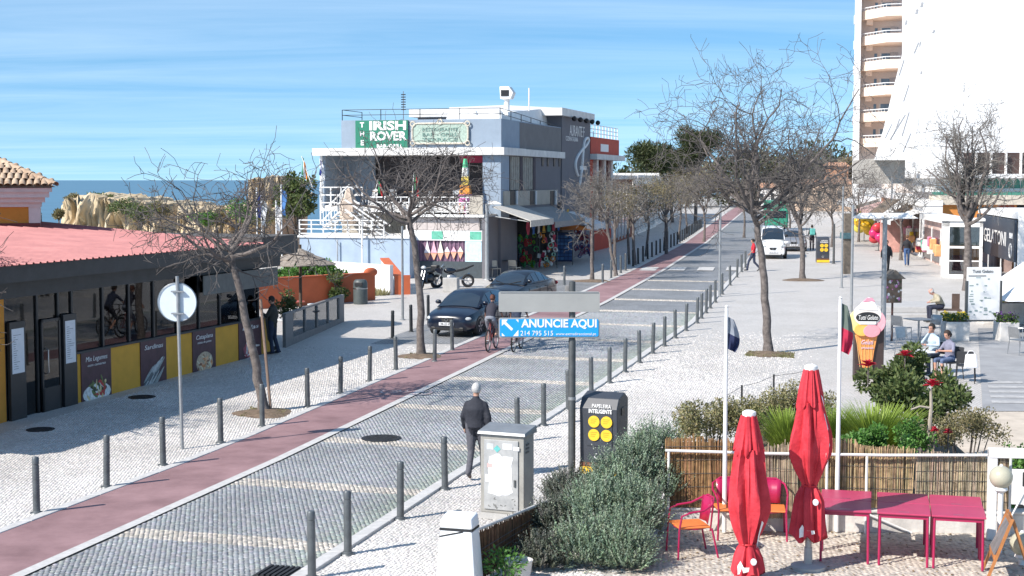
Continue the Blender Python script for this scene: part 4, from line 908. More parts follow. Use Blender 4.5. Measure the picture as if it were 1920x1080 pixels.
# ------------------------------------------------------------------ smart litter bin (x2)
m_sb = M('smart_bin', (.045, .05, .062), .45, var=.12, scale=3); m_by = M('bin_yellow', (.78, .50, .03), .5, var=.05); m_brown = M('bin_brown', (.14, .055, .03), .6)
def smartbin(lab, p, rz, s=1):
    t = thing('smart_litter_bin', lab, 'litter bin', p, rz); H = 1.5; w2 = .36
    mb = MB(); mb.ext([(-w2, -.3, .16), (w2, -.3, .16), (w2, -.36, 1.0), (w2 * 1.0, -.3, 1.36), (-w2, -.3, 1.36), (-w2, -.36, 1.0)][:0] or [(0, -.30, .02), (0, .30, .02), (0, .32, 1.38), (0, .1, 1.50), (0, -.22, 1.42), (0, -.34, 1.24), (0, -.32, .9)], (2 * w2, 0, 0)); mb.xf(Matrix.Translation((-w2, 0, 0))); mb.build('body', m_sb, t, bev=.014)
    MB().box(-w2 - .004, w2 + .004, -.325, -.28, .02, .16).build('yellow_base', m_by, t); MB().box(-w2 - .002, w2 + .002, -.322, -.28, .165, .24).build('brown_stripe', m_brown, t)
    MB().box(w2, w2 + .012, -.1, .08, 1.1, 1.24).build('side_slot', m_black, t, bev=.03)
    pn = MB().ext([(-.22, -.327, .55), (.26, -.327, .55), (.26, -.342, 1.2), (-.22, -.342, 1.2)], (0, .012, 0)).build('front_print', m_sb, t)
    for i, (x, z) in enumerate(((-.08, 1.0), (.16, 1.0), (-.08, .755), (.16, .755))):
        mb = MB().lathe([(.108, 0), (.108, .012)], 24); mb.xf(Matrix.Translation((x, -.328 - .012, z)) @ Matrix.Rotation(rad(90), 4, 'X')); dd = mb.build('yellow_disc', m_by, t)
        for k in range(3): MB().box(x - .06, x + .06 - .02 * k, -.3535, -.3515, z + .04 - .035 * k, z + .055 - .035 * k).build('disc_print', M('disc_print', (.55, .30, .02), .6), t)
    lean = math.pi / 2 - .045
    text('PAPELEIRA', .095, m_wtext, t, (.06, -.345, 1.285), (rad(75), 0, 0), width=.36); text('INTELIGENTE', .1, m_wtext, t, (.04, -.352, 1.19), (rad(90), 0, 0), width=.44, bold=.003)
    MB().torus((-.02, -.325, .37), .055, .010, 'y', 10, 5, math.pi * 1.05, math.pi * 1.95).build('smile', m_wtext, t)
    for x in (-.05, .015): MB().box(x, x + .025, -.33, -.32, .40, .412).build('smile_eye', m_wtext, t)
    return t
a = G(1128, 894); smartbin('dark smart litter bin with four yellow discs beside the rosemary bush', (a.x + .06, a.y + .3, .014), rad(-22))
a = G(1542, 492); t = smartbin('dark smart litter bin with yellow discs farther up the shop pavement', (a.x, a.y, a.z), rad(-5))
# ------------------------------------------------------------------ white bin with black band near the reed screen
a = G(862, 1106); t = thing('white_bin', 'white plastic bin with a black band beside the reed screen', 'bin', (a.x, a.y, .01), rad(-16))
mb = MB(); mb.hexa([(-.28, -.2, 0), (.28, -.2, 0), (.28, .2, 0), (-.28, .2, 0)], [(-.22, -.16, .82), (.22, -.16, .82), (.22, .16, .82), (-.22, .16, .82)]); mb.build('body', m_wplas, t, bev=.02)
mb = MB(); mb.hexa([(-.23, -.17, .84), (.23, -.17, .84), (.23, .17, .84), (-.23, .17, .84)], [(-.21, -.15, .98), (.21, -.15, .98), (.21, .15, 1.02), (-.21, .15, 1.02)]); mb.build('lid', m_wplas, t, bev=.03)
MB().box(-.225, .225, -.165, .165, .815, .842).build('band', m_black, t); mb = MB(); mb.ext([(-.225, -.168, .72), (-.225, -.168, .74), (.1, -.166, .82), (.1, -.166, .80)], (0, .006, 0)); mb.build('strap', m_black, t)
# ------------------------------------------------------------------ lamp posts and poles
def lamp(px, py, top, lab, r=.07, arm=1.0, side=1, heads=1, hw=.55, hl=1.1):
    p = G(px, py); zt_ = P(px, top, p.y).z - p.z; t = thing('street_lamp', lab, 'street lamp', (p.x, p.y, p.z))
    MB().lathe([(r * 1.8, 0), (r * 1.7, .03), (r * 1.05, .06), (r, .5), (r * .8, zt_)], 14).build('post', m_galv, t, True)
    for s in ([side] if heads == 1 else [-1, 1]):
        MB().tube([(0, 0, zt_ - .05), (s * .2, 0, zt_)], r * .5, 8).build('arm', m_galv, t)
        mb = MB(); a0_, a1_ = (.1, hl) if s > 0 else (-hl, -.1)
        mb.hexa([(a0_, -hw / 2, zt_ - .02), (a1_, -hw / 2, zt_ - .02), (a1_, hw / 2, zt_ - .02), (a0_, hw / 2, zt_ - .02)], [(a0_ + .12 * (s < 0), -hw / 3, zt_ + .14), (a1_ - .28 * (s > 0) , -hw / 3, zt_ + .14), (a1_ - .28 * (s > 0), hw / 3, zt_ + .14), (a0_ + .28 * (s < 0), hw / 3, zt_ + .14)]); mb.build('lamp_head', m_wht, t, bev=.01)
        MB().box(min(a0_, a1_) + .1, max(a0_, a1_) - .1, -hw / 3, hw / 3, zt_ - .035, zt_ - .021).build('lens', M('lamp_lens', (.6, .6, .58), .3), t)
    return t
lamp(913, 524, 382, 'tall grey lamp post with one flat white head in front of the souvenir shop', .10, hl=.75)
lamp(1655, 655, 408, 'grey lamp post with two flat white heads behind the ice cream totem', .085, heads=2, hl=.95)
def pole(px, py, top, lab, r=.05, mat=None, extra=None):
    p = G(px, py); zt_ = P(px, top, p.y).z - p.z; t = thing('pole', lab, 'pole', (p.x, p.y, p.z))
    MB().lathe([(r * 1.6, 0), (r * 1.6, .03), (r, .05), (r * .8, zt_), (r * .4, zt_ + .02)], 10).build('shaft', mat or m_galv, t, True); MB().lathe([(r * 2.2, 0), (r * 2.2, .02)], 10).build('base_plate', m_galv, t); return t
pole(755, 600, 425, 'thin pale grey pole standing beside the orange coped ramp wall')
pole(633, 520, 450, 'short thin pole behind the orange red wall', .04)
pole(1349, 556, 380, 'slim galvanised pole at the kerb far up the road', .06)
pole(1596, 585, 385, 'slim bright pole on the shop pavement before the double headed lamp', .06)
pole(1578, 540, 350, 'slender pole beside a sturdy tree trunk on the shop pavement', .05)
pole(1563, 495, 420, 'dark short post next to the farther smart bin', .07, m_dpole)
pole(1670, 470, 330, 'thin grey pole far along the shop fronts', .07)
# wooden square post on shop pavement
p = G(1586, 513); t = thing('wooden_post', 'thick square weathered timber post on the shop pavement', 'post', (p.x, p.y, p.z), rad(8)); zt_ = P(1586, 400, p.y).z - p.z
MB().box(-.2, .2, -.2, .2, 0, zt_).build('shaft', M('weathered_wood', (.17, .14, .11), .9, var=.3, scale=6, bump=.5), t, bev=.02); MB().box(-.26, .26, -.26, .26, zt_ * .58, zt_ * .68).build('band', M('teal_box', (.08, .16, .18), .5), t)
# concrete block between cars and bikes
p = G(846, 547); o = MB().box(-.33, .33, -.25, .25, 0, .62).build('concrete_block', m_conc, None, bev=.02); o.location = p; o.rotation_euler = (0, 0, rad(-12)); tag(o, 'pale square concrete block between the motorcycle and the parked cars', 'block')
# ================================================================== FOREGROUND TERRACE (right)
m_pink = M('pink_metal', (.38, .012, .075), .35, var=.08, scale=4, coat=.2)
m_tpink = M('pink_top', (.46, .045, .115), .4, var=.08, scale=3)
m_oseat = M('orange_seat', (.72, .20, .05), .5, var=.08)
m_umb = M('red_canvas', (.50, .016, .03), .75, var=.15, scale=4, bump=.4, c2=(.60, .04, .06))
m_umbw = M('white_vinyl', (.80, .79, .78), .5)
m_reed = M('reed', (.40, .33, .24), .85, var=.4, scale=9, attr=True)
m_tsand = M('terrace_paving', (.45, .40, .345), .9, var=.28, scale=5, c2=(.62, .585, .53), bump=.6, geo=True)
# terrace floor sheet
def tl(y): return 1.35 + (y - 19) * .27
fl = struct('terrace_floor', strip('terrace_floor', lambda y: max(tl(y), xR(y) + 3), lambda y: 14, 8, 23.1, .02, m_tsand, 2, 1.0))
V, Q, C, ctr = setts(lambda y: max(tl(y), xR(y) + 3.1), lambda y: 9.2, 17.5, 22.4, .085, rad(20), rs, shad, lambda X, Y, m: rs.uniform(.72, 1.02, m)[:, None] * np.array([[.92, .86, .77]]) * (1 - .35 * (rs.rand(m, 1) < .12)), lift=.02, hgt=.005, gap=.16, jit=.4)
stones('terrace_setts', V, Q, C, m_stone, fl)
# fallen leaves
nl = 420; mb = MB()
for i in range(nl):
    x, y = R.uniform(2.2, 8.5), R.uniform(18.2, 22.3); s = R.uniform(.015, .04); q = R.uniform(0, 6.3); z = .034
    mb.add([(x + s * math.cos(q), y + s * math.sin(q), z), (x - .5 * s * math.sin(q), y + .5 * s * math.cos(q), z + .012), (x - s * math.cos(q), y - s * math.sin(q), z), (x + .5 * s * math.sin(q), y - .5 * s * math.cos(q), z + .006)], [(0, 1, 2, 3)])
o = mb.build('fallen_leaves', M('dry_leaf', (.20, .13, .06), .9, var=.4), None); tag(o, 'small dry leaves scattered over the terrace paving', 'leaves', kind='stuff')
# ------------------------------------------------------------------ low planter wall, rail and reed screen behind the tables
TR = rad(-3.0); TO = Vector((2.35, 22.25, 0)); TLn = 5.25
def tloc(x, y, z=0): return TO + Matrix.Rotation(TR, 3, 'Z') @ Vector((x, y, z))
m_plw = M('limewash', (.62, .59, .55), .85, var=.2, scale=3, bump=.4)
pw = thing('planter_wall', 'low whitewashed planter wall behind the pink tables', 'wall', TO, TR)
MB().box(-.1, TLn + 3, 0, .22, 0, .33).build('wall_body', m_plw, pw, bev=.03); MB().box(-.12, TLn + 3, -.03, .25, .33, .37).build('coping', m_plw, pw, bev=.012)
bed = struct('planting_bed', strip('planting_bed', lambda y: 2.6 + (y - 22.4) * .30, lambda y: 8.0 + (y - 22.4) * .10, 22.5, 31, .30, m_soil, 3, 1.0, zf=lambda y: 0))
rl = thing('terrace_rail', 'white tubular handrail in front of the reed screen', 'railing', tloc(0, -.06), TR)
for a, b in ((0, TLn),): MB().tube([(a, 0, 1.27), (1.5, 0, 1.24), (3.3, 0, 1.23), (b, 0, 1.25)], .022, 8).build('rail_bar', m_wht, rl, True)
for x in (.05, 1.15, 2.45, 3.05, TLn - .05): MB().cyl((x, 0, 0.01), (x, 0, 1.25), .02, n=8).build('rail_post', m_wht, rl)
MB().cyl((3.0, .02, .35), (3.75, .02, .03), .018, n=8).build('brace', m_wht, rl)
def reedscreen(name, lab, o, rz, L_, z0, top, colr, seed, lean=0):
    r_ = np.random.RandomState(seed); n = int(L_ / .0085); t = thing(name, lab, 'reed screen', o, rz)
    for part, (f0, f1) in enumerate(((0, 1),)):
        X = np.linspace(0, L_, n) + r_.uniform(-.004, .004, n); w_ = r_.uniform(.004, .008, n); zt_ = np.array([top(x) for x in X]) + r_.normal(0, .022, n); yy = r_.uniform(-.014, .014, n); dx = r_.normal(0, .02, n)
        V = np.zeros((n, 6, 3)); 
        for k, (sx, sy) in enumerate(((-1, 0), (0, -1), (1, 0))):
            V[:, k, 0] = X + sx * w_; V[:, k, 1] = yy + sy * w_; V[:, k, 2] = z0 + r_.uniform(-.02, .02, n)
            V[:, 3 + k, 0] = X + sx * w_ + dx; V[:, 3 + k, 1] = yy + sy * w_ + lean; V[:, 3 + k, 2] = zt_
        Qd = np.array([(0, 1, 4, 3), (1, 2, 5, 4)])[None] + (np.arange(n) * 6)[:, None, None]
        C = np.repeat(r_.uniform(.55, 1.3, n)[:, None] * np.array([colr]) * (1 + r_.uniform(-.08, .08, (n, 3))), 6, axis=0)
        oo = obj('reeds', npmesh('reeds', V.reshape(-1, 3), Qd.reshape(-1, 4), m_reed, C), t); oo['kind'] = 'stuff'
        for zz in np.linspace(z0 + .12, min(top(0), top(L_)) - .1, 5): MB().tube([(0, -.02 + lean * .5, zz), (L_ * .5, -.022 + lean * .5, zz + .015), (L_, -.02 + lean * .5, zz)], .004, 4).build('wire', m_dpole, t)
    mb = MB(); mb.ext([(0, .022 + 0 * lean, z0), (L_, .022, z0), (L_, .022 + lean, top(L_) - .05), (L_ * .5, .022 + lean, top(L_ * .5) - .05), (0, .022 + lean, top(0) - .05)], (0, .012, 0)); mb.build('backing_mat', M('reed_back_%s' % str(colr), (.20 * colr[0], .16 * colr[1], .115 * colr[2]), .95, var=.3, scale=12), t)
    return t
reedscreen('reed_screen', 'brown reed screen in the shade of the rosemary bush', tloc(0.0, .02, 0), TR, 1.45, .36, lambda x: 1.43 + .03 * math.sin(x * 4), (.85, .58, .36), 1)
reedscreen('reed_screen', 'grey reed panel leaning askew between the two red umbrellas', tloc(1.4, -.10, 0), TR, .62, .25, lambda x: 1.30 + .16 * x, (.92, .88, .82), 2, .1)
reedscreen('reed_screen', 'tan reed screen right behind the pink tables', tloc(2.0, .03, 0), TR, 1.75, .40, lambda x: 1.46 - .10 * x * (x > .9) + .03 * math.sin(x * 5), (1.1, .95, .72), 3)
reedscreen('reed_screen', 'greyish reed screen tied to the white rail near the globe lamps', tloc(3.8, .0, 0), TR, 1.40, .40, lambda x: 1.24 + .02 * math.sin(x * 7), (1.05, 1.0, .93), 4)
# ------------------------------------------------------------------ reed screen in front along the pavement
a = G(872, 1110); b = P(1038, 960, 22.0); b.z = 0
rzz = math.atan2(b.y - a.y, b.x - a.x); Lf = math.hypot(b.x - a.x, b.y - a.y)
zA = P(872, 1005, a.y).z; zB = P(1038, 937, b.y).z
reedscreen('reed_screen', 'dark brown reed screen with grey top rail beside the white bin', (a.x, a.y, 0), rzz, Lf, .03, lambda x: zA + (zB - zA) * x / Lf, (.42, .27, .19), 5)
t = thing('screen_rail', 'pale grey rail and post along the top of the pavement reed screen', 'railing', (a.x, a.y, 0), rzz)
MB().tube([(-.06, .0, 0), (-.06, .0, zA - .05), (-.02, 0, zA + .02), (Lf, 0, zB + .02)], .024, 8).build('rail_bar', m_plw, t, True)
for x in (.1, Lf - .05): MB().cyl((x, .03, 0), (x, .03, zA + (zB - zA) * x / Lf), .022, n=8).build('post', m_galv, t)
# ------------------------------------------------------------------ closed umbrellas
prw = lambda u, r: float(np.interp(u, [0, .12, .4, .62, .82, 1], [.155, .175, r * .82, r * .86, r * .62, .09]))
def umbrella(lab, p, H, zc, zb, r, seed, logo):
    t = thing('closed_umbrella', lab, 'umbrella', p, R.uniform(0, 1)); q0 = R.uniform(0, 6)
    MB().lathe([(.045, 0), (.045, zb + .1), (.028, zb + .12), (.028, H - .03)], 14).build('pole', m_galv, t, True)
    MB().lathe([(.24, 0), (.24, .05), (.06, .08), (.055, .3)], 20).build('base', m_conc, t, True)
    MB().lathe([(.085, H - .05), (.095, H - .02), (.09, H + .01), (.05, H + .03), (.01, H + .035)], 18).build('cap', m_umbw, t, True)
    fold = lambda k, a, ph: (lambda q, z: 1 + a * math.cos(k * (q + ph) + 1.3 * z) + .5 * a * math.cos((k * 2 + 1) * q + 2.1 * z + ph) + .25 * a * math.sin((k * 3 + 2) * q - 3.7 * z) + .3 * a * math.sin(2 * q + 5 * z))
    # valance tier, main cloth, tied foot
    MB().lathe([(.09, H - .04), (.115, H - .16), (.15, H - .34), (.178, H - .5), (.176, H - .53)], 64, wob=fold(8, .13, q0), zw=lambda q, i: (.035 * math.cos(8 * (q + q0)) + .025 * math.cos(3 * q)) if i >= 3 else 0).build('vent_tier', m_umb, t, True)
    z1 = H - .48; prof = []
    for k in range(15):
        u = k / 14; z = z1 + (zc - z1) * u
        prof.append((prw(u, r), z))
    prof[-1] = (.09, zc)
    MB().lathe(prof, 64, wob=fold(6, .20, q0 + .3)).build('canopy_cloth', m_umb, t, True)
    MB().torus((0, 0, zc), .098, .014, 'z', 20, 6).build('tie_band', M('tie_red', (.5, .02, .03), .6), t, True)
    prof = [(.09, zc - .01), (.13, zc - .08), (.17, zc - .2), (.20, zb + .06), (.205, zb)]
    MB().lathe(prof, 64, wob=fold(5, .22, q0 + 1.1), zw=lambda q, i: .06 * math.cos(5 * (q + q0)) if i == 4 else 0).build('skirt_cloth', m_umb, t, True)
    # printed white marks on the cloth
    def patch(nm, q, z, w_, h_, poly, off=1.14):
        mb = MB(); pts = []
        for u, v in poly:
            zz = z + v * h_; rad_ = None
            allp = [(zz_, rr_) for rr_, zz_ in (prof_all)]
            allp.sort(); rad_ = np.interp(zz, [a for a, b in allp], [b for a, b in allp]) * off
            qq = q + u * w_ / max(rad_, .08); pts.append((rad_ * math.cos(qq), rad_ * math.sin(qq), zz))
        c = sum((Vector(p_) for p_ in pts), Vector()) / len(pts); nrm = Vector((c.x, c.y, 0)).normalized() * .006
        k = len(pts); mb.add([c + nrm] + pts, [(0, i + 1, (i + 1) % k + 1) for i in range(k)]); mb.build(nm, m_umbw, t)
    prof_all = [(.175, H - .5)] + [(prw(k / 14, r), z1 + (zc - z1) * k / 14) for k in range(14)] + [(.09, zc), (.165, zc - .2), (.18, zb)]
    face = -math.pi / 2 - t.rotation_euler[2]
    ring = [(math.cos(2 * math.pi * k / 14), math.sin(2 * math.pi * k / 14)) for k in range(14)]
    patch('round_logo', face + .25, zc - .2, .045, .045, ring, 1.28)
    patch('white_print', face - .3, zb + .12, .11, .10, [(-1, -.9), (1, -.2), (.9, .25), (-.2, .2), (-.6, 1), (-1, .3)], 1.25)
    if logo:
        patch('script_print', face + .75, (H + zc) / 2 - .12, .07, .34, [(-.3, 1), (.5, .9), (.9, .3), (.3, .1), (.9, -.35), (.2, -.55), (.6, -1), (-.5, -.8), (-.1, -.3), (-.6, 0), (0, .4)], 1.2)
        patch('script_print', face + .8, (H + zc) / 2 + .35, .05, .10, [(-.6, 1), (.3, .6), (.9, -.9), (.1, -.4)], 1.2)
    else: patch('white_print', face + .95, zc - .35 + .5, .05, .2, [(-1, 1), (.4, .8), (1, -.6), (.2, -1), (-.2, -.1)], 1.2)
Yu = 19.4; pu = Vector((P(1402, 1000, Yu).x, Yu, .02))
umbrella('closed red umbrella with white cap in front of the pink chairs', pu, P(1402, 776, Yu).z, P(1402, 1022, Yu).z, P(1402, 1076, Yu).z + 0 - .02, .27, 1, False)
Yu = 20.0; pu = Vector((P(1516, 1000, Yu).x, Yu, .02))
umbrella('taller closed red umbrella with white script beside the pink tables', pu, P(1524, 690, Yu).z, P(1516, 912, Yu).z, P(1516, 1010, Yu).z, .29, 2, True)
# ------------------------------------------------------------------ pink tables and chairs
def ptable(lab, p, rz):
    t = thing('pink_table', lab, 'table', p, rz, 'pink metal tables pushed together')
    MB().box(-.36, .36, -.34, .34, .725, .75).build('table_top', m_tpink, t, bev=.006); MB().box(-.33, .33, -.31, .31, .67, .725).build('apron', m_pink, t)
    for sx in (-1, 1):
        for sy in (-1, 1): MB().cyl((sx * .325, sy * .305, 0), (sx * .32, sy * .30, .72), .018, n=8).build('leg', m_pink, t, True)
    MB().box(-.07, .07, -.25, -.235, .7505, .752).build('maker_plate', m_steel, t); return t
a = G(1545, 1057); b = G(1850, 1076); ta = math.atan2(b.y - a.y, b.x - a.x); ux = Vector((math.cos(ta), math.sin(ta), 0)); uy = Vector((-math.sin(ta), math.cos(ta), 0))
labs = [['pink metal table in the front row next to the taller umbrella', 'pink metal table at the middle of the front row', 'pink metal table at the front row end by the wooden easel'], ['pink metal table in the back row nearest the umbrellas', 'pink metal table at the middle of the back row before the reed screen', 'pink metal table in the back row beside the white gate']]
for r_ in range(2):
    for k in range(3):
        p = a + ux * (.34 + .735 * k + (.07 if k == 0 else .0) * -1) + uy * (.33 + .70 * r_); ptable(labs[r_][k], (p.x, p.y, .03), ta + rad(R.uniform(-1, 1)))
def pchair(lab, p, rz):
    t = thing('pink_armchair', lab, 'chair', p, rz, 'pink metal armchairs')
    MB().box(-.25, .25, -.25, .22, .425, .455).build('seat', m_oseat, t, bev=.014); MB().torus((0, 0, .42), .24, .013, 'z', 16, 6).build('seat_ring', m_pink, t)
    for sx in (-1, 1):
        MB().tube([(sx * .27, -.27, 0), (sx * .255, -.25, .42), (sx * .27, -.22, .62), (sx * .28, -.1, .665)], .015, 8).build('leg', m_pink, t, True)
        MB().tube([(sx * .26, .33, 0), (sx * .24, .24, .42)], .015, 8).build('leg', m_pink, t, True)
    MB().tube([(-.28, -.12, .665), (-.28, .1, .69), (-.25, .24, .76), (-.12, .31, .83), (.12, .31, .83), (.25, .24, .76), (.28, .1, .69), (.28, -.12, .665)], .016, 8).build('arm_rail', m_pink, t, True)
    mb = MB(); vs = []
    for i in range(7):
        q = -1 + 2 * i / 6; vs += [(q * .18, .24 - .04 * abs(q), .47), (q * .2, .31 - .05 * abs(q), .82)]
    mb.add(vs, [(2 * i, 2 * i + 2, 2 * i + 3, 2 * i + 1) for i in range(6)]); me = mb.mesh('backrest', m_pink, True); o = obj('backrest', me, t); sm = o.modifiers.new('s', 'SOLIDIFY'); sm.thickness = .008
    return t
p = G(1294, 1043); pchair('pink armchair with orange seat set sideways by the rosemary bush', (p.x, p.y, .03), rad(-78))
p = G(1372, 1008); pchair('pink armchair facing out behind the front red umbrella', (p.x, p.y, .03), rad(4))
p = G(1440, 1010); pchair('pink armchair between the two red umbrellas', (p.x, p.y, .03), rad(-8))
# ------------------------------------------------------------------ flagpoles
def fpole(px, py, top, Y, lab, cols, hang):
    p = P(px, py, Y); zt_ = P(px, top, Y).z; t = thing('flagpole', lab, 'flag', (p.x, p.y, .05))
    MB().lathe([(.035, 0), (.034, 1.2), (.024, zt_ - .05), (.02, zt_ - .04), (.03, zt_ - .02), (.005, zt_)], 12).build('pole', m_wht, t, True)
    for k, c in enumerate(cols):
        mb = MB(); vs = []; n = 10
        z0 = hang[0] - (hang[0] - hang[1]) * k / len(cols); z1 = hang[0] - (hang[0] - hang[1]) * (k + 1) / len(cols)
        for i in range(n + 1):
            z = z0 + (z1 - z0) * i / n; u = (hang[0] - z) / (hang[0] - hang[1])
            for q in range(5): w_ = (q / 4) * (.05 + .14 * math.sin(math.pi * min(1, u * .75 + .1))); vs.append((.02 + w_, .05 * math.sin(q * 1.7 + u * 3), z - w_ * .5))
        mb.add(vs, [(5 * i + q, 5 * i + q + 1, 5 * i + q + 6, 5 * i + q + 5) for i in range(n) for q in range(4)]); obj('cloth', mb.mesh('cloth', M('fl_%s' % str(c), c, .8, tr=.35, var=.15), True), t)
fpole(1358, 980, 578, 22.0, 'white flagpole with a drooping grey and navy flag behind the pink chairs', [(.30, .33, .38), (.02, .03, .09)], (P(1358, 600, 22).z, P(1358, 660, 22).z))
fpole(1569, 980, 562, 22.05, 'white flagpole with a drooping grey green and red flag by the reed screen', [(.16, .20, .17), (.55, .03, .08)], (P(1569, 575, 22).z, P(1569, 665, 22).z))
# ------------------------------------------------------------------ white gate, globe lamps, easel
gt = thing('white_gate', 'white painted timber gate frame with a lattice panel beside the tables', 'gate', P(1850, 1040, 21.6) * 1.0, rad(-6)); gt.location.z = .02
hg = P(1850, 845, 21.6).z
MB().box(0, .13, 0, .1, 0, hg).build('gate_post', m_wht, gt, bev=.01); MB().box(0, 2.4, -.01, .11, hg - .13, hg + .01).build('gate_head', m_wht, gt, bev=.01); MB().box(2.3, 2.43, 0, .1, 0, hg).build('gate_post', m_wht, gt)
MB().box(.35, 2.3, .03, .06, .55, hg - .3).build('gate_panel', m_wht, gt)
for k in range(5): MB().box(.5 + .35 * k, .54 + .35 * k, .02, .028, hg - .55, hg - .34).build('letter_cutout', m_black, gt)
for k in range(6): MB().cyl((.2 + .4 * k, .02, .05), (.6 + .4 * k, .02, .9), .014, n=6).build('lattice_slat', m_wht, gt)
def globe(lab, px, py, Y, r=.165):
    p = P(px, py, Y); t = thing('globe_lamp', lab, 'lamp', (p.x, p.y, .02), 0, 'globe lamps at the terrace gate')
    MB().cyl((0, 0, 0), (0, 0, p.z - r - .04), .04, n=12).build('post', m_wht, t, True); MB().lathe([(.05, p.z - r - .06), (.10, p.z - r - .02), (.09, p.z - r + .02)], 16).build('collar', m_wht, t, True)
    MB().sph((0, 0, p.z), r, 24, 16).build('globe', M('opal_globe', (.56, .54, .42), .25, var=.06, tr=.25), t, True)
    MB().lathe([(.03, p.z + r - .01), (.02, p.z + r + .02)], 10).build('finial', m_wht, t)
globe('yellowed opal globe lamp on a white post in front of the gate', 1877, 897, 20.9); globe('lower opal globe lamp behind the wooden easel', 1916, 1022, 20.2)
es = thing('wooden_easel', 'leaning wooden framed chalkboard easel at the terrace edge', 'easel', (P(1880, 1080, 19.6).x, 19.6, .03), rad(-103))
m_oak = M('orange_wood', (.40, .16, .05), .5, var=.25, scale=6)
hE = P(1905, 968, 19.6).z
mb = MB(); 
for x in (-.3, .3): MB().ext([(x - .03, -.25, 0), (x + .03, -.25, 0), (x + .03, .06, hE), (x - .03, .06, hE)], (0, .035, 0)).build('frame_side', m_oak, es)
for z, y in ((hE - .06, .045), (.32, -.155)): MB().box(-.3, .3, y, y + .03, z - .03, z + .03).build('frame_rail', m_oak, es)
mb = MB(); mb.ext([(-.27, -.15, .35), (.27, -.15, .35), (.27, .05, hE - .08), (-.27, .05, hE - .08)], (0, .012, 0)); mb.build('chalkboard', M('chalk_grey', (.16, .15, .15), .8, var=.3), es)
for x in (-.25, .25): MB().ext([(x - .02, .35, 0), (x + .02, .35, 0), (x + .02, .08, hE - .02), (x - .02, .08, hE - .02)], (0, .03, 0)).build('back_leg', m_oak, es)
# fence wire and posts round the bed
fp = [P(1325, 755, 27.6), P(1391, 722, 30.0), P(1451, 702, 31.6), P(1530, 688, 32.6)]
wf = thing('wire_fence', 'thin black posts and wire along the hedge of the planting bed', 'fence', (0, 0, 0))
for p in fp: MB().cyl((p.x, p.y, .05), (p.x, p.y, p.z), .022, n=6).build('post', m_black, wf)
for a, b in zip(fp, fp[1:]):
    for k in (.03, .4): MB().tube([a - Vector((0, 0, k)), (a + b) / 2 - Vector((0, 0, k + .03)), b - Vector((0, 0, k))], .005, 4).build('wire', m_black, wf)
p0 = P(1275, 795, 26); MB().tube([p0, fp[0] - Vector((0, 0, .03))], .005, 4).build('wire', m_black, wf)
# white pot under the bush
p = G(972, 1092); t = thing('white_pot', 'round pale plant pot under the rosemary bush', 'pot', (p.x, p.y, .01)); MB().lathe([(.15, 0), (.19, .28), (.2, .3), (.17, .3), (.16, .24)], 20).build('pot_body', m_plw, t, True); MB().lathe([(.16, .23), (.02, .25)], 16).build('soil', m_soil, t)
# ================================================================== RIGHT SIDE: cafe, shops, tower
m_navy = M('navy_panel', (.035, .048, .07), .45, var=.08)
m_shopor = M('shop_orange', (.70, .27, .06), .7, var=.12, scale=1.5)
m_white2 = M('bright_white', (.80, .79, .77), .6, var=.04, scale=.6)
def front(parent, o, nm, px0, px1, py0, py1, Y, dep, mat, bev=0):
    a = P(px0, py1, Y); b = P(px1, py0, Y)
    return MB().box(a.x - o.x, b.x - o.x, Y - o.y, Y + dep - o.y, a.z - o.z, b.z - o.z).build(nm, mat, parent, bev=bev)
RB = rad(-9.8)
CO = Vector((P(1903, 500, 69).x, 69, zg(69)))
gl = thing('gelato_pavilion', 'white flat roofed ice cream pavilion with a navy lettered panel', 'pavilion', CO, RB)
def gw_(px, py): return W(CO, RB + math.pi / 2, px, py)
L1, _ = gw_(1833, 440); z0 = gw_(1903, 492)[1] - CO.z; z1 = gw_(1903, 412)[1] - CO.z
MB().box(0, 9, 0, L1, z1 + .05, z1 + .35).build('roof_slab', m_white2, gl); MB().box(.1, 9, 0, .15, 0, z1 + .05).build('front_wall', m_white2, gl)
MB().box(.3, 9, L1 - .3, L1, 0, z1).build('rear_wall', m_white2, gl); MB().box(3, 3.2, .2, L1 - .3, 0, z1).build('inner_wall', M('magenta_inner', (.25, .05, .09), .7), gl)
pn = MB().box(-.06, .06, .05, L1, z0, z1).build('navy_panel', m_navy, gl)
text('GELATONI', 1.0, m_wtext, gl, (-.07, L1 * .48, (z0 + z1) / 2 - .05), (math.pi / 2, 0, -math.pi / 2), width=L1 * .58)
text('BAR', .5, m_wtext, gl, (-.07, L1 * .94, (z0 + z1) / 2), (math.pi / 2, math.pi / 2, -math.pi / 2), width=1.2)
MB().torus((-.07, 1.0, z0 + .5), .34, .03, 'x', 20, 5).build('crest', m_wtext, gl); MB().box(-.075, -.06, .5, 1.4, z0 + 1.1, z0 + 1.35).build('crest_plate', m_wtext, gl)
for k in range(4): MB().box(-.03, .03, .05 + (L1 - .1) * k / 3, .11 + (L1 - .1) * k / 3, 0, z0).build('mullion', m_wht, gl)
MB().box(-.004, .004, .1, L1, .1, z0).build('pane', glass('clear_glass', (.8, .85, .85), .02, .1), gl); MB().box(-.05, .05, 0, L1, 0, .1).build('sill', m_wht, gl)
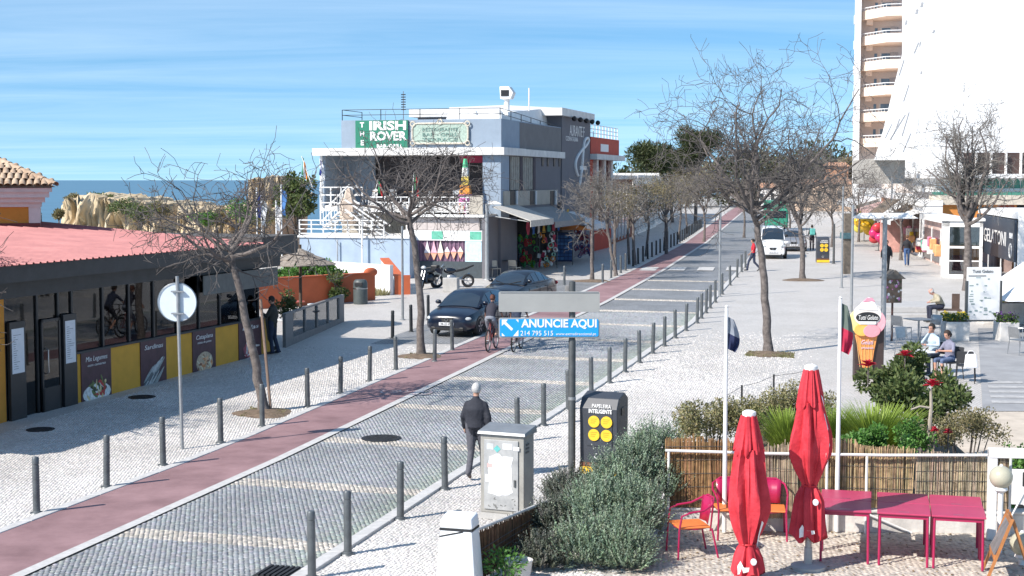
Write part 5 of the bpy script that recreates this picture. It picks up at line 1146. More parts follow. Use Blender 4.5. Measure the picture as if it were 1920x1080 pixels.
# glazed kiosk beside it
Yk = 73.5; ko = Vector((P(1765, 524, Yk).x, Yk, zg(Yk)))
kk = thing('glass_kiosk', 'white framed glass kiosk with orange fascia and red chairs inside', 'kiosk', ko, rad(-15))
zt_ = P(1800, 414, Yk).z - ko.z; wk = P(1838, 500, Yk).x - ko.x
MB().box(0, .35, 0, .3, 0, zt_).build('frame_post', m_white2, kk); MB().box(wk - .15, wk, 0, .3, 0, zt_).build('frame_post', m_white2, kk); MB().box(wk * .6, wk * .6 + .1, 0, .1, 0, zt_).build('frame_post', m_white2, kk)
MB().box(0, wk, 0, .3, 0, .18).build('threshold', m_white2, kk); MB().box(0, wk, 0, .3, zt_ - .3, zt_).build('frame_head', m_white2, kk); MB().box(.35, wk, 0, .12, zt_ * .52, zt_ * .56).build('transom', m_white2, kk); MB().box(.35, wk, 0, .1, zt_ * .29, zt_ * .31).build('transom', m_white2, kk)
MB().box(.35, wk - .15, .05, .06, .18, zt_ - .3).build('pane', glass('clear_glass', (.8, .85, .85), .02, .1), kk)
MB().box(.1, wk, 1.6, 1.8, 0, zt_ * .55).build('inner_wall', m_shopor, kk); MB().box(.1, wk, 1.6, 1.8, zt_ * .55, zt_).build('inner_wall', M('kiosk_teal', (.30, .38, .36), .7, var=.2), kk); MB().box(0, .1, .3, 1.8, 0, zt_).build('side_wall', m_white2, kk); MB().box(-.1, wk + .1, -.1, 1.9, zt_ + .0, zt_ + .12).build('roof', m_white2, kk)
MB().box(.5, 1.0, .7, 1.2, .18, 1.1).build('red_chair_block', M('dark_red', (.22, .02, .02), .6), kk)
# orange building with arcade, teal lozenges and dark gallery above
Yo = 92; oo = Vector((P(1757, 480, Yo).x, Yo, zg(Yo)))
ob = thing('orange_shop_building', 'orange shop building with teal lozenge frieze and dark upper gallery', 'building', oo, 0)
front(ob, oo, 'lower_wall', 1757, 2000, 392, 500, Yo, 6, m_shopor); front(ob, oo, 'orange_fascia', 1757, 2000, 384, 420, Yo - .4, .4, m_shopor); front(ob, oo, 'cornice', 1750, 2000, 366, 384, Yo - .6, 1, M('pale_cornice', (.62, .55, .45), .8))
front(ob, oo, 'teal_line', 1752, 1990, 360, 366, Yo - .3, .6, M('teal_paint', (.05, .22, .17), .6)); front(ob, oo, 'frieze', 1752, 2000, 334, 360, Yo, 5, m_white2)
for k in range(11):
    px = 1790 + 13 * k; a = P(px, 353, Yo - .05) - oo; w_ = .2; h_ = .62
    MB().ext([(a.x - w_, a.y, a.z), (a.x + w_, a.y, a.z), (a.x + w_ * .8, a.y, a.z + h_ * .7), (a.x, a.y, a.z + h_), (a.x - w_ * .8, a.y, a.z + h_ * .7)], (0, .04, 0)).build('lozenge', M('teal_paint', (.05, .22, .17), .6), ob)
front(ob, oo, 'upper_slab', 1745, 2000, 326, 334, Yo - .8, 6, m_white2); front(ob, oo, 'gallery', 1805, 2000, 286, 326, Yo + 1.5, .4, M('brown_gallery', (.06, .035, .03), .6)); front(ob, oo, 'gallery_white', 1700, 1806, 286, 326, Yo + 1.4, .4, m_white2)
for k in range(4): front(ob, oo, 'gallery_mullion', 1830 + 28 * k, 1833 + 28 * k, 286, 326, Yo + 1.2, .3, m_wht)
front(ob, oo, 'red_panel', 1873, 1902, 385, 398, Yo - .45, .05, M('brick_red', (.30, .06, .03), .7)); front(ob, oo, 'dark_panel', 1907, 1990, 384, 398, Yo - .45, .05, m_dark)
# row of small shops along the pavement
def shop(lab, Y0, Y1, h, wallm, awn, seed, dep=1.5):
    xa = 20.9 + (Y0 - 71) * .152 + 1.2; xb = 20.9 + (Y1 - 71) * .152 + 1.2; o = Vector((xa, Y0, zg(Y0))); rz = -math.atan2(xb - xa, Y1 - Y0); L_ = math.hypot(xb - xa, Y1 - Y0); r_ = random.Random(seed)
    t = thing('shop', lab, 'shop', o, rz)
    MB().box(.3, dep, 0, L_ - .05, 0, h).build('wall', wallm, t); MB().box(0, dep, -.05, L_, h, h + .35).build('fascia', m_white2, t); MB().box(.22, .31, .3, L_ - .4, .2, h - .5).build('shop_window', M('shop_dark', (.07, .065, .07), .2, var=.5, scale=1.5), t)
    for k in range(4): MB().box(.18, .24, .3 + k * (L_ - .7) / 3, .4 + k * (L_ - .7) / 3, .1, h - .4).build('mullion', m_wht, t)
    if awn:
        mb = MB(); mb.hexa([(-1.6, .2, h - .95), (.3, .2, h - .4), (.3, L_ - .3, h - .4), (-1.6, L_ - .3, h - .95)], [(-1.6, .2, h - .9), (.3, .2, h - .33), (.3, L_ - .3, h - .33), (-1.6, L_ - .3, h - .9)]); mb.build('awning', awn, t)
        MB().box(-1.62, -1.6, .2, L_ - .3, h - 1.2, h - .9).build('valance', awn, t)
    for k in range(16):
        y = r_.uniform(.5, L_ - .6); c = r_.choice([(.5, .04, .08), (.7, .45, .03), (.1, .25, .5), (.75, .7, .66), (.1, .35, .25), (.6, .25, .35), (.75, .35, .15)]); z = r_.uniform(.3, h - 1.4)
        MB().box(-.05 - r_.uniform(0, .25), .15, y, y + r_.uniform(.2, .5), z, z + r_.uniform(.25, .7)).build('hanging_goods', M('goods_%s' % str(c), c, .8, var=.25, scale=4), t, bev=.05)
    return t
aw_w = M('awning_white', (.72, .71, .70), .8, var=.06); aw_p = M('awning_pink', (.62, .40, .36), .8, var=.1)
shop('shop with pale pink posters beside the glass kiosk', 78, 90, 2.5, M('pinkish_wall', (.62, .44, .38), .8, var=.3, scale=.8), None, 1, 1.2)
shop('white awning shop beyond the pink poster shop', 91, 103, 3.2, m_white2, aw_w, 2)
shop('peach walled shop with hanging beach goods', 104, 117, 3.4, M('peach_wall', (.66, .44, .28), .8, var=.15), aw_p, 3)
shop('far white shop with awning near the road end', 118, 140, 3.6, m_white2, aw_w, 4)
# thatched kiosk with white gable
Yt = 96; to = Vector((P(1672, 460, Yt).x, Yt, zg(Yt)))
tk = thing('thatched_stall', 'stall with brown thatched gable roof and white bargeboards', 'stall', to)
zp = P(1700, 366, Yt).z - to.z; ze = P(1645, 408, Yt).z - to.z; w2 = P(1755, 400, Yt).x - P(1645, 400, Yt).x; xg = P(1702, 366, Yt).x - to.x
MB().ext([(xg - w2 / 2, 0, ze), (xg, 0, zp), (xg + w2 / 2, 0, ze), (xg + w2 / 2 - .5, 0, ze), (xg, 0, zp - .45), (xg - w2 / 2 + .5, 0, ze)], (0, .2, 0)).build('bargeboard', m_white2, tk)
MB().ext([(xg - w2 / 2 + .4, .25, ze), (xg, .25, zp - .3), (xg + w2 / 2 - .4, .25, ze)], (0, 5, 0)).build('thatch', M('thatch', (.16, .12, .085), .95, var=.4, scale=5, bump=.8), tk)
for s in (-1, 1): MB().box(xg + s * (w2 / 2 - .5) - .08, xg + s * (w2 / 2 - .5) + .08, .0, .16, 0, ze).build('post', m_white2, tk)
MB().box(xg - w2 / 2 + .5, xg + w2 / 2 - .5, 1.2, 1.4, 0, ze).build('back_wall', M('poster_wall', (.55, .30, .26), .8, var=.4, scale=1.2), tk)
# beach goods standing in front of the shops
def goods(nm, lab, cat, px, py, s, cols, group=None):
    p = G(px, py); t = thing(nm, lab, cat, p); r_ = random.Random(px)
    MB().cyl((0, 0, 0), (0, 0, s * 1.0), .03, n=6).build('stand', m_dpole, t); MB().lathe([(.25, 0), (.22, .03)], 12).build('foot', m_dpole, t)
    for k in range(9):
        c = cols[k % len(cols)]; q = k * 2.4; MB().sph((.28 * math.cos(q) * s * .6, .28 * math.sin(q) * s * .6, s * (.35 + .62 * k / 9)), (.2 * s, .16 * s, .17 * s), 8, 6).build('inflatable', M('toy_%s' % str(c), c, .35, var=.1), t, True)
goods('beach_toy_stand', 'stand of pink and red inflatable beach toys by the shops', 'toy stand', 1647, 470, 1.9, [(.62, .03, .15), (.55, .05, .06)])
goods('beach_toy_stand', 'stand of bright yellow inflatable beach toys by the shops', 'toy stand', 1684, 470, 1.7, [(.80, .55, .02), (.75, .42, .03), (.2, .35, .05)])
goods('beach_toy_stand', 'stand of golden yellow toys near the timber post', 'toy stand', 1620, 452, 2.4, [(.75, .45, .03), (.7, .6, .1)])
# ------------------------------------------------------------------ apartment tower with stepped balconies
Ya_ = 172; ao = Vector((P(1597, 330, Ya_).x, Ya_, 0))
tw = thing('apartment_tower', 'tall apartment tower with peach balconies and white curved ends', 'building', ao, rad(-13))
m_peach = M('peach_paint', (.84, .68, .56), .8, var=.05); m_tan = M('tan_paint', (.80, .70, .64), .85, var=.06); m_twh = M('tower_white', (.74, .73, .72), .7, var=.05)
X = lambda px: P(px, 200, Ya_).x - ao.x
MB().box(X(1608), X(1780), 6, 18, 0, 30).build('wall', m_tan, tw); MB().box(X(1600), X(1612), 3, 8, 0, 30).build('side_wall', m_twh, tw)
fh = 48 * Ya_ / F
zbase = P(1640, 275, Ya_).z
for k in range(8):
    z = zbase + k * fh
    # peach balcony with an angled corner, white parapet tail to the left
    lo = [(X(1612), 4.2), (X(1657), .0), (X(1700), .0), (X(1700), 6.2), (X(1612), 6.2)]
    b_ = MB().ext([(a, c, z) for a, c in lo], (0, 0, 1.05)).build('balcony', m_peach, tw)
    MB().ext([(X(1612), 4.1, z - .5), (X(1657), -.1, z - .5)][:0] or [(X(1622), 4.2, z - .55), (X(1634), 4.2, z - .55), (X(1634), 4.2, z), (X(1622), 4.2, z)], (0, 1, 0)).build('bracket', m_peach, tw)
    MB().tube([(X(1613), 4.1, z + 1.35), (X(1657), .05, z + 1.35), (X(1684), .05, z + 1.35)], .06, 6).build('handrail', m_wht, tw)
    for q in range(9): u = q / 8; MB().cyl((X(1613) + (X(1657) - X(1613)) * u, 4.1 - 4.05 * u, z + 1.05), (X(1613) + (X(1657) - X(1613)) * u, 4.1 - 4.05 * u, z + 1.35), .03, n=4).build('baluster', m_wht, tw)
    mb = MB(); pts = []
    for q in range(7): a = math.pi / 2 * q / 6; pts.append((X(1611) - (X(1611) - X(1598)) * math.sin(a), 6 - 3.0 * math.cos(a), z - .3))
    pts += [(X(1612), 6, z - .3)]; MB().ext(pts, (0, 0, 1.0)).build('round_balcony', m_twh, tw)
    for (p0, p1) in ((1638, 1643), (1651, 1667)): MB().box(X(p0), X(p1), 5.9, 5.99, z + .1, z + 2.2).build('window', M('tower_glass', (.16, .24, .32), .15, var=.3, scale=1), tw)
    MB().box(X(1648), X(1651), 5.85, 5.95, z + .1, z + 2.3).build('window_frame', m_wht, tw); MB().box(X(1667), X(1682), 5.8, 5.95, z + .1, z + 2.3).build('window_shutter', M('tower_shutter', (.5, .47, .46), .7), tw)
# ------------------------------------------------------------------ white sail-shaped hotel
Yh = 140; ho = Vector((P(1692, 330, Yh).x, Yh, 0))
ht = thing('white_hotel', 'huge plain white hotel wall with a slanting edge and small dark slits', 'hotel', ho, rad(-14.8))
H = lambda px, py, d=0: (P(px, py, Yh).x - ho.x, d, P(px, py, Yh).z)
edge_ = [H(1640, 300), H(1650, 270), H(1658, 240), H(1672, 180), H(1692, 100), H(1692, -40)]
top = [H(1770, -40), H(1755, 60), H(1745, 105), H(1725, 180), H(1712, 300)]
MB().ext(edge_ + top, (0, 12, 0)).build('sail_wall', m_white2, ht)
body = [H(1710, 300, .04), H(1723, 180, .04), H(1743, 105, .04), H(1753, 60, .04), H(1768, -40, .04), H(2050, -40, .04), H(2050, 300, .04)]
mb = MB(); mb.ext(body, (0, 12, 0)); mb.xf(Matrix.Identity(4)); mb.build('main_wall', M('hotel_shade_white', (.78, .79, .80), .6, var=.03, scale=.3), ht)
m_slit = M('slit_dark', (.34, .34, .35), .7)
for (x0, y0, x1, y1, w_) in ((1694, 112, 1685, 141, 1.6), (1703, 158, 1693, 190, 1.6), (1720, 80, 1712, 100, 2.2), (1724, 78, 1722, 88, 1.6), (1726, 5, 1724, 14, 4), (1717, 18, 1715, 26, 4), (1698, 38, 1696, 46, 3), (1748, 57, 1745, 63, 3.5), (1725, 134, 1724, 139, 3), (1696, 215, 1668, 262, 2.0), (1686, 222, 1676, 250, 1.6), (1703, 210, 1690, 255, 1.8), (1672, 232, 1660, 258, 1.2), (1706, 250, 1692, 285, 1.5)):
    a = H(x0, y0, -.05); b = H(x1, y1, -.05); k = w_ * Yh / F
    MB().ext([(a[0], a[1], a[2]), (b[0], b[1], b[2]), (b[0] + k, b[1], b[2]), (a[0] + k, a[1], a[2])], (0, .06, 0)).build('slit_window', m_slit, ht)
MB().ext([H(1600, 300, 2), H(1640, 296, 2), H(1712, 285, 2), H(1790, 285, 2), H(1790, 345, 2), H(1600, 345, 2)], (0, 8, 0)).build('podium', M('podium_grey', (.35, .33, .30), .9, var=.2, scale=.5), ht)
# ------------------------------------------------------------------ cafe forecourt: side lane, zebra, platform, furniture
m_asph = M('forecourt_asphalt', (.30, .30, .305), .8, var=.14, scale=1.5, bump=.3, geo=True)
sd = struct('forecourt_lane', strip('forecourt_lane', lambda y: 11.0 + (y - 34) * .31, lambda y: 40, 33.5, 50.5, .012, m_asph, 3)); 
for k in range(5):
    y = 34.6 + k * .78; x = 11.25 + (y - 34) * .29; mb = MB(); mb.poly([(a, b, zg(b) + .02) for a, b in ((x, y), (x + .9, y - .05), (x + 1.0, y + .3), (x + .1, y + .38))]); mb.build('crossing_stripe', M('worn_stripe', (.42, .41, .40), .7, var=.2, scale=6, geo=True), sd)
a = G(1640, 600); pf_ = thing('forecourt_step', 'low grey stone step along the cafe forecourt', 'step', (a.x, a.y, a.z), rad(-3)); MB().box(0, 3.2, 0, 3.2, -.1, .22).build('lower_step', M('step_grey', (.42, .41, .40), .8, var=.1, geo=True), pf_, bev=.02); MB().box(0.3, 3.1, .5, 3.1, .22, .44).build('upper_step', MATS['step_grey'], pf_, bev=.02)
# menu board
p = G(1843, 628); zt_ = P(1843, 501, p.y).z - p.z; zb_ = P(1843, 600, p.y).z - p.z; w2 = 33 * p.y / F
mbd = thing('menu_board', 'tall white menu board on thin dark legs before the planters', 'menu board', p, rad(4))
MB().box(-w2, w2, 0, .05, zb_, zt_).build('panel', m_white2, mbd, bev=.01)
for s in (-1, 1): MB().box(s * w2 - .04, s * w2 + .04, -.01, .06, 0, zt_ * .8).build('leg', m_dpole, mbd)
MB().box(-w2, w2, -.005, .055, zb_ - .05, zb_).build('bottom_rail', m_dpole, mbd)
r_ = random.Random(9)
for k in range(26): x = r_.uniform(-w2 + .06, w2 - .2); z = r_.uniform(zb_ + .15, zt_ - .35); MB().box(x, x + r_.uniform(.04, .16), -.008, -.002, z, z + r_.uniform(.02, .05)).build('menu_print', M('menu_grey', (.28, .36, .34), .7), mbd)
MB().box(-w2 + .05, w2 * .1, -.008, -.002, zt_ - .30, zt_ - .275).build('menu_rule', M('menu_dark', (.05, .05, .05), .7), mbd); text('Tutti Gelato', .14, M('menu_dark', (.05, .05, .05), .7), mbd, (-.05, -.006, zt_ - .14), width=w2 * 1.2)
# planters
def planter(lab, px, py, w_, d_, h_, fl, rz=0):
    p = G(px, py); t = thing('flower_planter', lab, 'planter', p, rz); MB().box(-w_ / 2, w_ / 2, 0, d_, 0, h_).build('box', m_plw, t, bev=.02); MB().box(-w_ / 2 + .04, w_ / 2 - .04, .04, d_ - .04, h_ - .02, h_ + .01).build('soil', m_soil, t)
    r_ = np.random.RandomState(px)
    for nm, c, n, s in (('leaves', (.06, .11, .02), 260, .05), ('flowers', fl, 110, .035)):
        V = []; Qd = []
        for i in range(n):
            c0 = np.array([r_.uniform(-w_ / 2, w_ / 2), r_.uniform(0, d_), h_ + r_.uniform(.0, .24) + (.06 if nm == 'flowers' else 0)]); q = r_.normal(0, 1, (2, 3)); q /= np.linalg.norm(q, axis=1)[:, None]
            k = len(V); V += [c0 + q[0] * s, c0 + q[1] * s, c0 - q[0] * s, c0 - q[1] * s]; Qd.append((k, k + 1, k + 2, k + 3))
        o = obj(nm, npmesh(nm, np.array(V), np.array(Qd), M('pl_%s_%s' % (nm, str(c)), c, .7, var=.4, scale=9, tr=.2)), t); o['kind'] = 'stuff'
planter('whitewashed planter of yellow flowers beside the menu board', 1796, 640, .75, .8, .62, (.70, .50, .03)); planter('whitewashed planter of purple pansies right of the menu board', 1893, 641, .62, .7, .62, (.12, .03, .20)); planter('long low planter of mixed flowers behind the menu board', 1885, 608, 1.6, .7, .75, (.65, .30, .10))
# slatted bench the old man sits beside
p = G(1790, 604); bn = thing('slatted_bench', 'dark slatted bench behind the yellow flower planter', 'bench', p, rad(-8))
for k in range(6): MB().box(-.42, .42, k * .1, k * .1 + .085, .43, .46).build('slat', M('bench_wood', (.10, .065, .05), .6, var=.2), bn)
for s in (-1, 1): MB().box(s * .38 - .04, s * .38 + .04, .02, .55, 0, .43).build('leg', m_conc, bn)
MB().box(.15, .42, .58, .64, .46, 1.0).build('backrest', M('bench_wood', (.10, .065, .05), .6), bn)
# white market parasol at the edge
p = P(1952, 560, 50); t = thing('market_parasol', 'large white canopy parasol with navy underside at the forecourt edge', 'parasol', (p.x, 50, zg(50)))
zt_ = P(1920, 490, 50).z - zg(50) + .35; ze = P(1866, 558, 50).z - zg(50)
MB().cyl((0, 0, 0), (0, 0, zt_), .04).build('pole', m_galv, t); MB().lathe([(.4, 0), (.38, .07)], 16).build('base', m_conc, t)
MB().hexa([(-1.7, -1.7, ze), (1.7, -1.7, ze), (1.7, 1.7, ze), (-1.7, 1.7, ze)], [(-.06, -.06, zt_), (.06, -.06, zt_), (.06, .06, zt_), (-.06, .06, zt_)]).build('canopy', m_white2, t)
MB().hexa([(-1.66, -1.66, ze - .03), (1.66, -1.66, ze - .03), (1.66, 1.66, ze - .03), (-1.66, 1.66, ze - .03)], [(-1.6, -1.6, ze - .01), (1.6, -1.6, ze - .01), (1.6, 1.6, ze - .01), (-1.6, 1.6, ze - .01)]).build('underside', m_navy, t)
struct('sand_patch', strip('sand_patch', lambda y: 8.2 + (y - 28) * .2, lambda y: 15, 25, 33.4, .014, M('sandy_ground', (.52, .45, .37), .95, var=.15, scale=2, bump=.4, geo=True), 2))
# ------------------------------------------------------------------ ice cream totem
p = G(1624, 712); Yt = p.y; ic = thing('ice_cream_totem', 'giant ice cream cone sign with pink and yellow scoops on a dark stand', 'sign', p, rad(-4))
k_ = Yt / F; Zc = lambda py: P(1624, py, Yt).z - p.z; Xc = lambda px: (px - 1624) * k_
MB().box(Xc(1602), Xc(1657), .06, .34, 0, Zc(606)).build('stand', M('totem_brown', (.05, .032, .028), .5), ic, bev=.02)
def relief(nm, pts, mat, y0=-.02, d=.07): return MB().ext([(Xc(a), y0, Zc(b)) for a, b in pts], (0, d, 0)).build(nm, mat, ic, bev=.012)
relief('cone', [(1602, 628), (1644, 628), (1638, 660), (1634, 690), (1617, 690), (1610, 660)], M('cone_orange', (.78, .30, .08), .5, var=.15, scale=9), -.0)
for k in range(5): MB().tube([(Xc(1604 + 8 * k), -.008, Zc(630)), (Xc(1612 + 5 * k), -.008, Zc(688))], .008, 4).build('waffle_line', M('waffle', (.72, .42, .16), .6), ic)
blob = lambda cx_, cy_, rx, ry, n=20, a0=0: [(cx_ + rx * math.cos(2 * math.pi * i / n + a0), cy_ + ry * math.sin(2 * math.pi * i / n + a0)) for i in range(n)]
relief('scoop', blob(1607, 602, 17, 21), M('scoop_lemon', (.80, .66, .28), .5, var=.1), -.05, .1); relief('scoop', blob(1641, 603, 17, 21), M('scoop_pink', (.80, .38, .42), .5, var=.1), -.06, .1); relief('scoop', blob(1624, 590, 26, 22), M('scoop_white', (.80, .72, .66), .5, var=.08), -.07, .1)
relief('scoop', blob(1614, 618, 15, 12), M('scoop_mango', (.80, .45, .10), .5, var=.1), -.08, .1); relief('scoop', blob(1632, 620, 16, 12), M('scoop_berry', (.78, .32, .36), .5, var=.1), -.085, .1)
relief('whipped_cream', [(1606, 580), (1612, 568), (1620, 562), (1626, 557), (1634, 563), (1640, 572), (1643, 582)], m_white2, -.085, .1)
relief('syrup', [(1614, 566), (1622, 558), (1632, 558), (1638, 566), (1630, 564), (1622, 566)], M('syrup_pink', (.72, .30, .38), .4), -.095, .05)
relief('name_oval', blob(1624, 595, 22, 10.5, 28), m_black, -.095, .03); relief('name_strip', [(1608, 602), (1640, 602), (1639, 608), (1609, 608)], m_white2, -.1, .02)
text('Tutti Gelato', .17, m_wtext, ic, (Xc(1624), -.112, Zc(595)), width=36 * k_, shear=.25); text('Gelati', .16, M('lilac_text', (.62, .52, .66), .6), ic, (Xc(1624), -.02, Zc(642)), width=22 * k_, shear=.2); text('artesanais', .09, M('lilac_text', (.62, .52, .66), .6), ic, (Xc(1625), -.02, Zc(652)), width=22 * k_)
# picture box on a post
p = G(1675, 640); bx = thing('picture_box', 'brown roofed box with a flower picture on a single post', 'display box', p, rad(6)); zt_ = P(1675, 506, p.y).z - p.z; za = P(1675, 520, p.y).z - p.z; zb_ = P(1675, 568, p.y).z - p.z
MB().cyl((0, .15, 0), (0, .15, zb_), .035).build('post', M('rust_post', (.10, .05, .04), .7), bx); w2 = 15 * p.y / F
MB().box(-w2, w2, 0, .35, zb_, za).build('box', M('box_brown', (.16, .11, .08), .8, var=.3, scale=8), bx, bev=.01); MB().ext([(-w2 * 1.35, -.1, za - .05), (w2 * 1.35, -.1, za - .05), (0, -.1, zt_)], (0, .55, 0)).build('roof', M('box_roof', (.14, .12, .10), .9, var=.3, scale=8, bump=.6), bx)
r_ = random.Random(5)
for k in range(30): x, z = r_.uniform(-w2 * .9, w2 * .9), r_.uniform(zb_ + .04, za - .1); MB().sph((x, -.005, z), (r_.uniform(.02, .06), .006, r_.uniform(.02, .06)), 6, 4).build('flower_picture', M('pic_%d' % (k % 4), [(.55, .2, .42), (.7, .68, .66), (.08, .1, .04), (.25, .22, .2)][k % 4], .6), bx)
# ================================================================== VEHICLES
m_tyre = M('tyre', (.018, .018, .019), .8, var=.2); m_rim = M('alloy', (.38, .39, .40), .35, metal=.8, var=.1)
m_cglass = M('car_glass', (.012, .02, .03), .04, var=.1, spec=.8, coat=1.0)
m_lens = M('headlamp', (.52, .55, .56), .12, var=.1, spec=.8); m_plate = M('plate_white', (.72, .73, .75), .5); m_trim = M('trim_black', (.015, .015, .016), .5)
def wheel(t, x, y, r, w_=.2):
    s = 1 if x > 0 else -1
    tm = MB().lathe([(r * .62, -w_ / 2), (r * .92, -w_ / 2), (r, -w_ * .3), (r, w_ * .3), (r * .92, w_ / 2), (r * .62, w_ / 2)], 24); tm.xf(Matrix.Translation((x, y, r)) @ Matrix.Rotation(math.pi / 2, 4, 'Y')); ty = tm.build('wheel', m_tyre, t, True)
    mb = MB().lathe([(r * .64, -w_ * .42), (r * .62, -w_ * .46), (r * .2, -w_ * .40), (.02, -w_ * .44)], 20); mb.xf(Matrix.Translation((x, y, r)) @ Matrix.Rotation(math.pi / 2 * -s, 4, 'Y') @ Matrix.Rotation(math.pi, 4, 'X')); mb.build('rim', m_rim, ty, True)
    for k in range(5):
        q = 2 * math.pi * k / 5; MB().box(x + s * w_ * .44, x + s * w_ * .52, -.02, .02, .04, r * .6).xf(Matrix.Translation((0, y, r)) @ Matrix.Rotation(q, 4, 'X')).build('spoke', m_rim, ty)
def loft(secs):
    mb = MB(); n = len(secs[0]); 
    for s in secs: mb.v += [tuple(p) for p in s]
    for i in range(len(secs) - 1):
        for j in range(n): mb.f.append((i * n + j, i * n + (j + 1) % n, (i + 1) * n + (j + 1) % n, (i + 1) * n + j))
    mb.f.append(tuple(range(n))[::-1]); mb.f.append(tuple((len(secs) - 1) * n + j for j in range(n))); return mb
def car(name, lab, loc, rz, paint, L_=4.2, Wd=1.74, H=1.44, kind='hatch', logo=True, grp=None):
    """front of the car looks to local -Y"""
    t = thing(name, lab, 'car' if kind != 'van' else 'van', loc, rz, grp); h = Wd / 2
    def sec(y, w_, zb, zm, zt, crown=.03):
        pts = [(-w_ * .80, zb), (w_ * .80, zb), (w_ * .97, zb + .10), (w_, (zb + zm) / 2), (w_ * .985, zm), (w_ * .90, zt - .02), (w_ * .55, zt + crown), (0, zt + crown * 1.5), (-w_ * .55, zt + crown), (-w_ * .90, zt - .02), (-w_ * .985, zm), (-w_, (zb + zm) / 2), (-w_ * .97, zb + .10)]
        return [(x, y, z) for x, z in pts]
    f = -L_ / 2; r = L_ / 2
    if kind == 'van': belt = 1.0; st = [(0, .60, .30, .55, .70), (.06, .80, .22, .62, .84), (.35, .88, .2, .70, 1.0), (.9, .9, .2, .80, 1.10), (1.2, .9, .2, .85, 1.12), (L_ - .1, .9, .22, .9, 1.15), (L_, .86, .3, .8, 1.05)]
    else: st = [(0, .52, .36, .50, .60), (.05, .74, .24, .52, .68), (.18, .90, .20, .58, .735), (.45, .98, .19, .64, .79), (1.05, 1.0, .19, .70, .90), (1.35, 1.0, .19, .74, .935), (2.2, 1.0, .19, .78, .95), (3.2, 1.0, .19, .80, .97), (L_ - .5, .98, .21, .80, .99 if kind == 'hatch' else 1.0), (L_ - .12, .90, .26, .76, .98), (L_ - .02, .80, .32, .7, .90)]
    mb = loft([sec(f + a, h * w_, zb, zm, zt) for a, w_, zb, zm, zt in st]); mb.build('body', paint, t, True)
    if kind == 'van':
        gh = [(.85, 1.12, .88, .88, 1.13), (1.45, 1.12, .88, .76, H - .18), (1.9, 1.13, .88, .74, H - .02), (L_ - .1, 1.13, .88, .76, H), (L_ - .02, 1.1, .86, .74, H - .1)]
    elif kind == 'hatch': gh = [(.95, .90, .90, .84, .93), (1.35, .93, .92, .76, 1.16), (1.78, .94, .93, .66, H - .05), (2.3, .95, .93, .65, H), (3.2, .97, .92, .64, H - .05), (L_ - .32, .98, .88, .62, H - .22), (L_ - .1, .97, .84, .72, 1.02)]
    else: gh = [(1.05, .90, .90, .84, .93), (1.45, .93, .92, .74, 1.18), (1.9, .95, .93, .66, H - .05), (2.4, .95, .93, .65, H), (3.0, .97, .92, .64, H - .05), (3.5, .98, .90, .66, 1.2), (3.95, .98, .86, .78, 1.01)]
    ss = []
    for a, z0, wb, wt, zt in gh:
        y = f + a; wb *= h; wt *= h; ss.append([(-wb, y, z0), (wb, y, z0), (wb * .98, y, z0 + (zt - z0) * .12), (wt + (wb - wt) * .12, y, z0 + (zt - z0) * .85), (wt * .88, y, zt), (0, y, zt + .025), (-wt * .88, y, zt), (-(wt + (wb - wt) * .12), y, z0 + (zt - z0) * .85), (-wb * .98, y, z0 + (zt - z0) * .12)])
    loft(ss).build('cabin', paint, t, True)
    # glass laid just proud of the cabin
    def lerp(a, b, u): return tuple(a[i] + (b[i] - a[i]) * u for i in range(3))
    A, B_ = ss[0], ss[2]
    o = .012
    bl_, br2 = lerp(A[1], A[0], .06), lerp(A[0], A[1], .06); tl_, tr_ = lerp(B_[4], B_[6], .05), lerp(B_[6], B_[4], .05); mA, mB = ss[1][4], ss[1][6]
    nrm = Vector((0, -.75, .65)) * o
    cols_ = 7; vs = []
    for i, row in enumerate(((A[0], A[1], .06, .02), (ss[1][6], ss[1][4], -.04, 0), (B_[6], B_[4], .04, -.03))):
        for k in range(cols_ + 1):
            u = row[2] + (1 - 2 * row[2]) * k / cols_; p = lerp(row[0], row[1], u); vs.append(Vector(p) + nrm + Vector((0, 0, (.032 if i else .04) * math.sin(math.pi * k / cols_) + row[3])))
    wm = MB(); wm.add(vs, [(i * (cols_ + 1) + k, i * (cols_ + 1) + k + 1, (i + 1) * (cols_ + 1) + k + 1, (i + 1) * (cols_ + 1) + k) for i in range(2) for k in range(cols_)]); obj('windscreen', wm.mesh('windscreen', m_cglass, True), t)
    for s, (i2, i3) in ((1, (2, 3)), (-1, (8, 7))):
        cuts = [(1, 3), (3, 4)] if kind != 'van' else [(1, 2)]
        idx = list(range(1, len(ss) - 1)) if kind != 'van' else [0, 1, 2]
        for a, b in zip(idx[:-1], idx[1:]):
            p = [lerp(ss[a][i2], ss[b][i2], .05), lerp(ss[a][i2], ss[b][i2], .95), lerp(ss[a][i3], ss[b][i3], .95), lerp(ss[a][i3], ss[b][i3], .05)]
            MB().ext([(x + s * .012, y, z) for x, y, z in p], (s * -.01, 0, 0)).build('side_window', m_cglass, t)
        m_ = lerp(A[1] if s > 0 else A[0], ss[1][3] if s > 0 else ss[1][7], .45); MB().sph((m_[0] + s * .11, m_[1] + .12, m_[2] + .05), (.11, .07, .075), 10, 8).build('mirror', paint if kind != 'van' else m_trim, t, True)
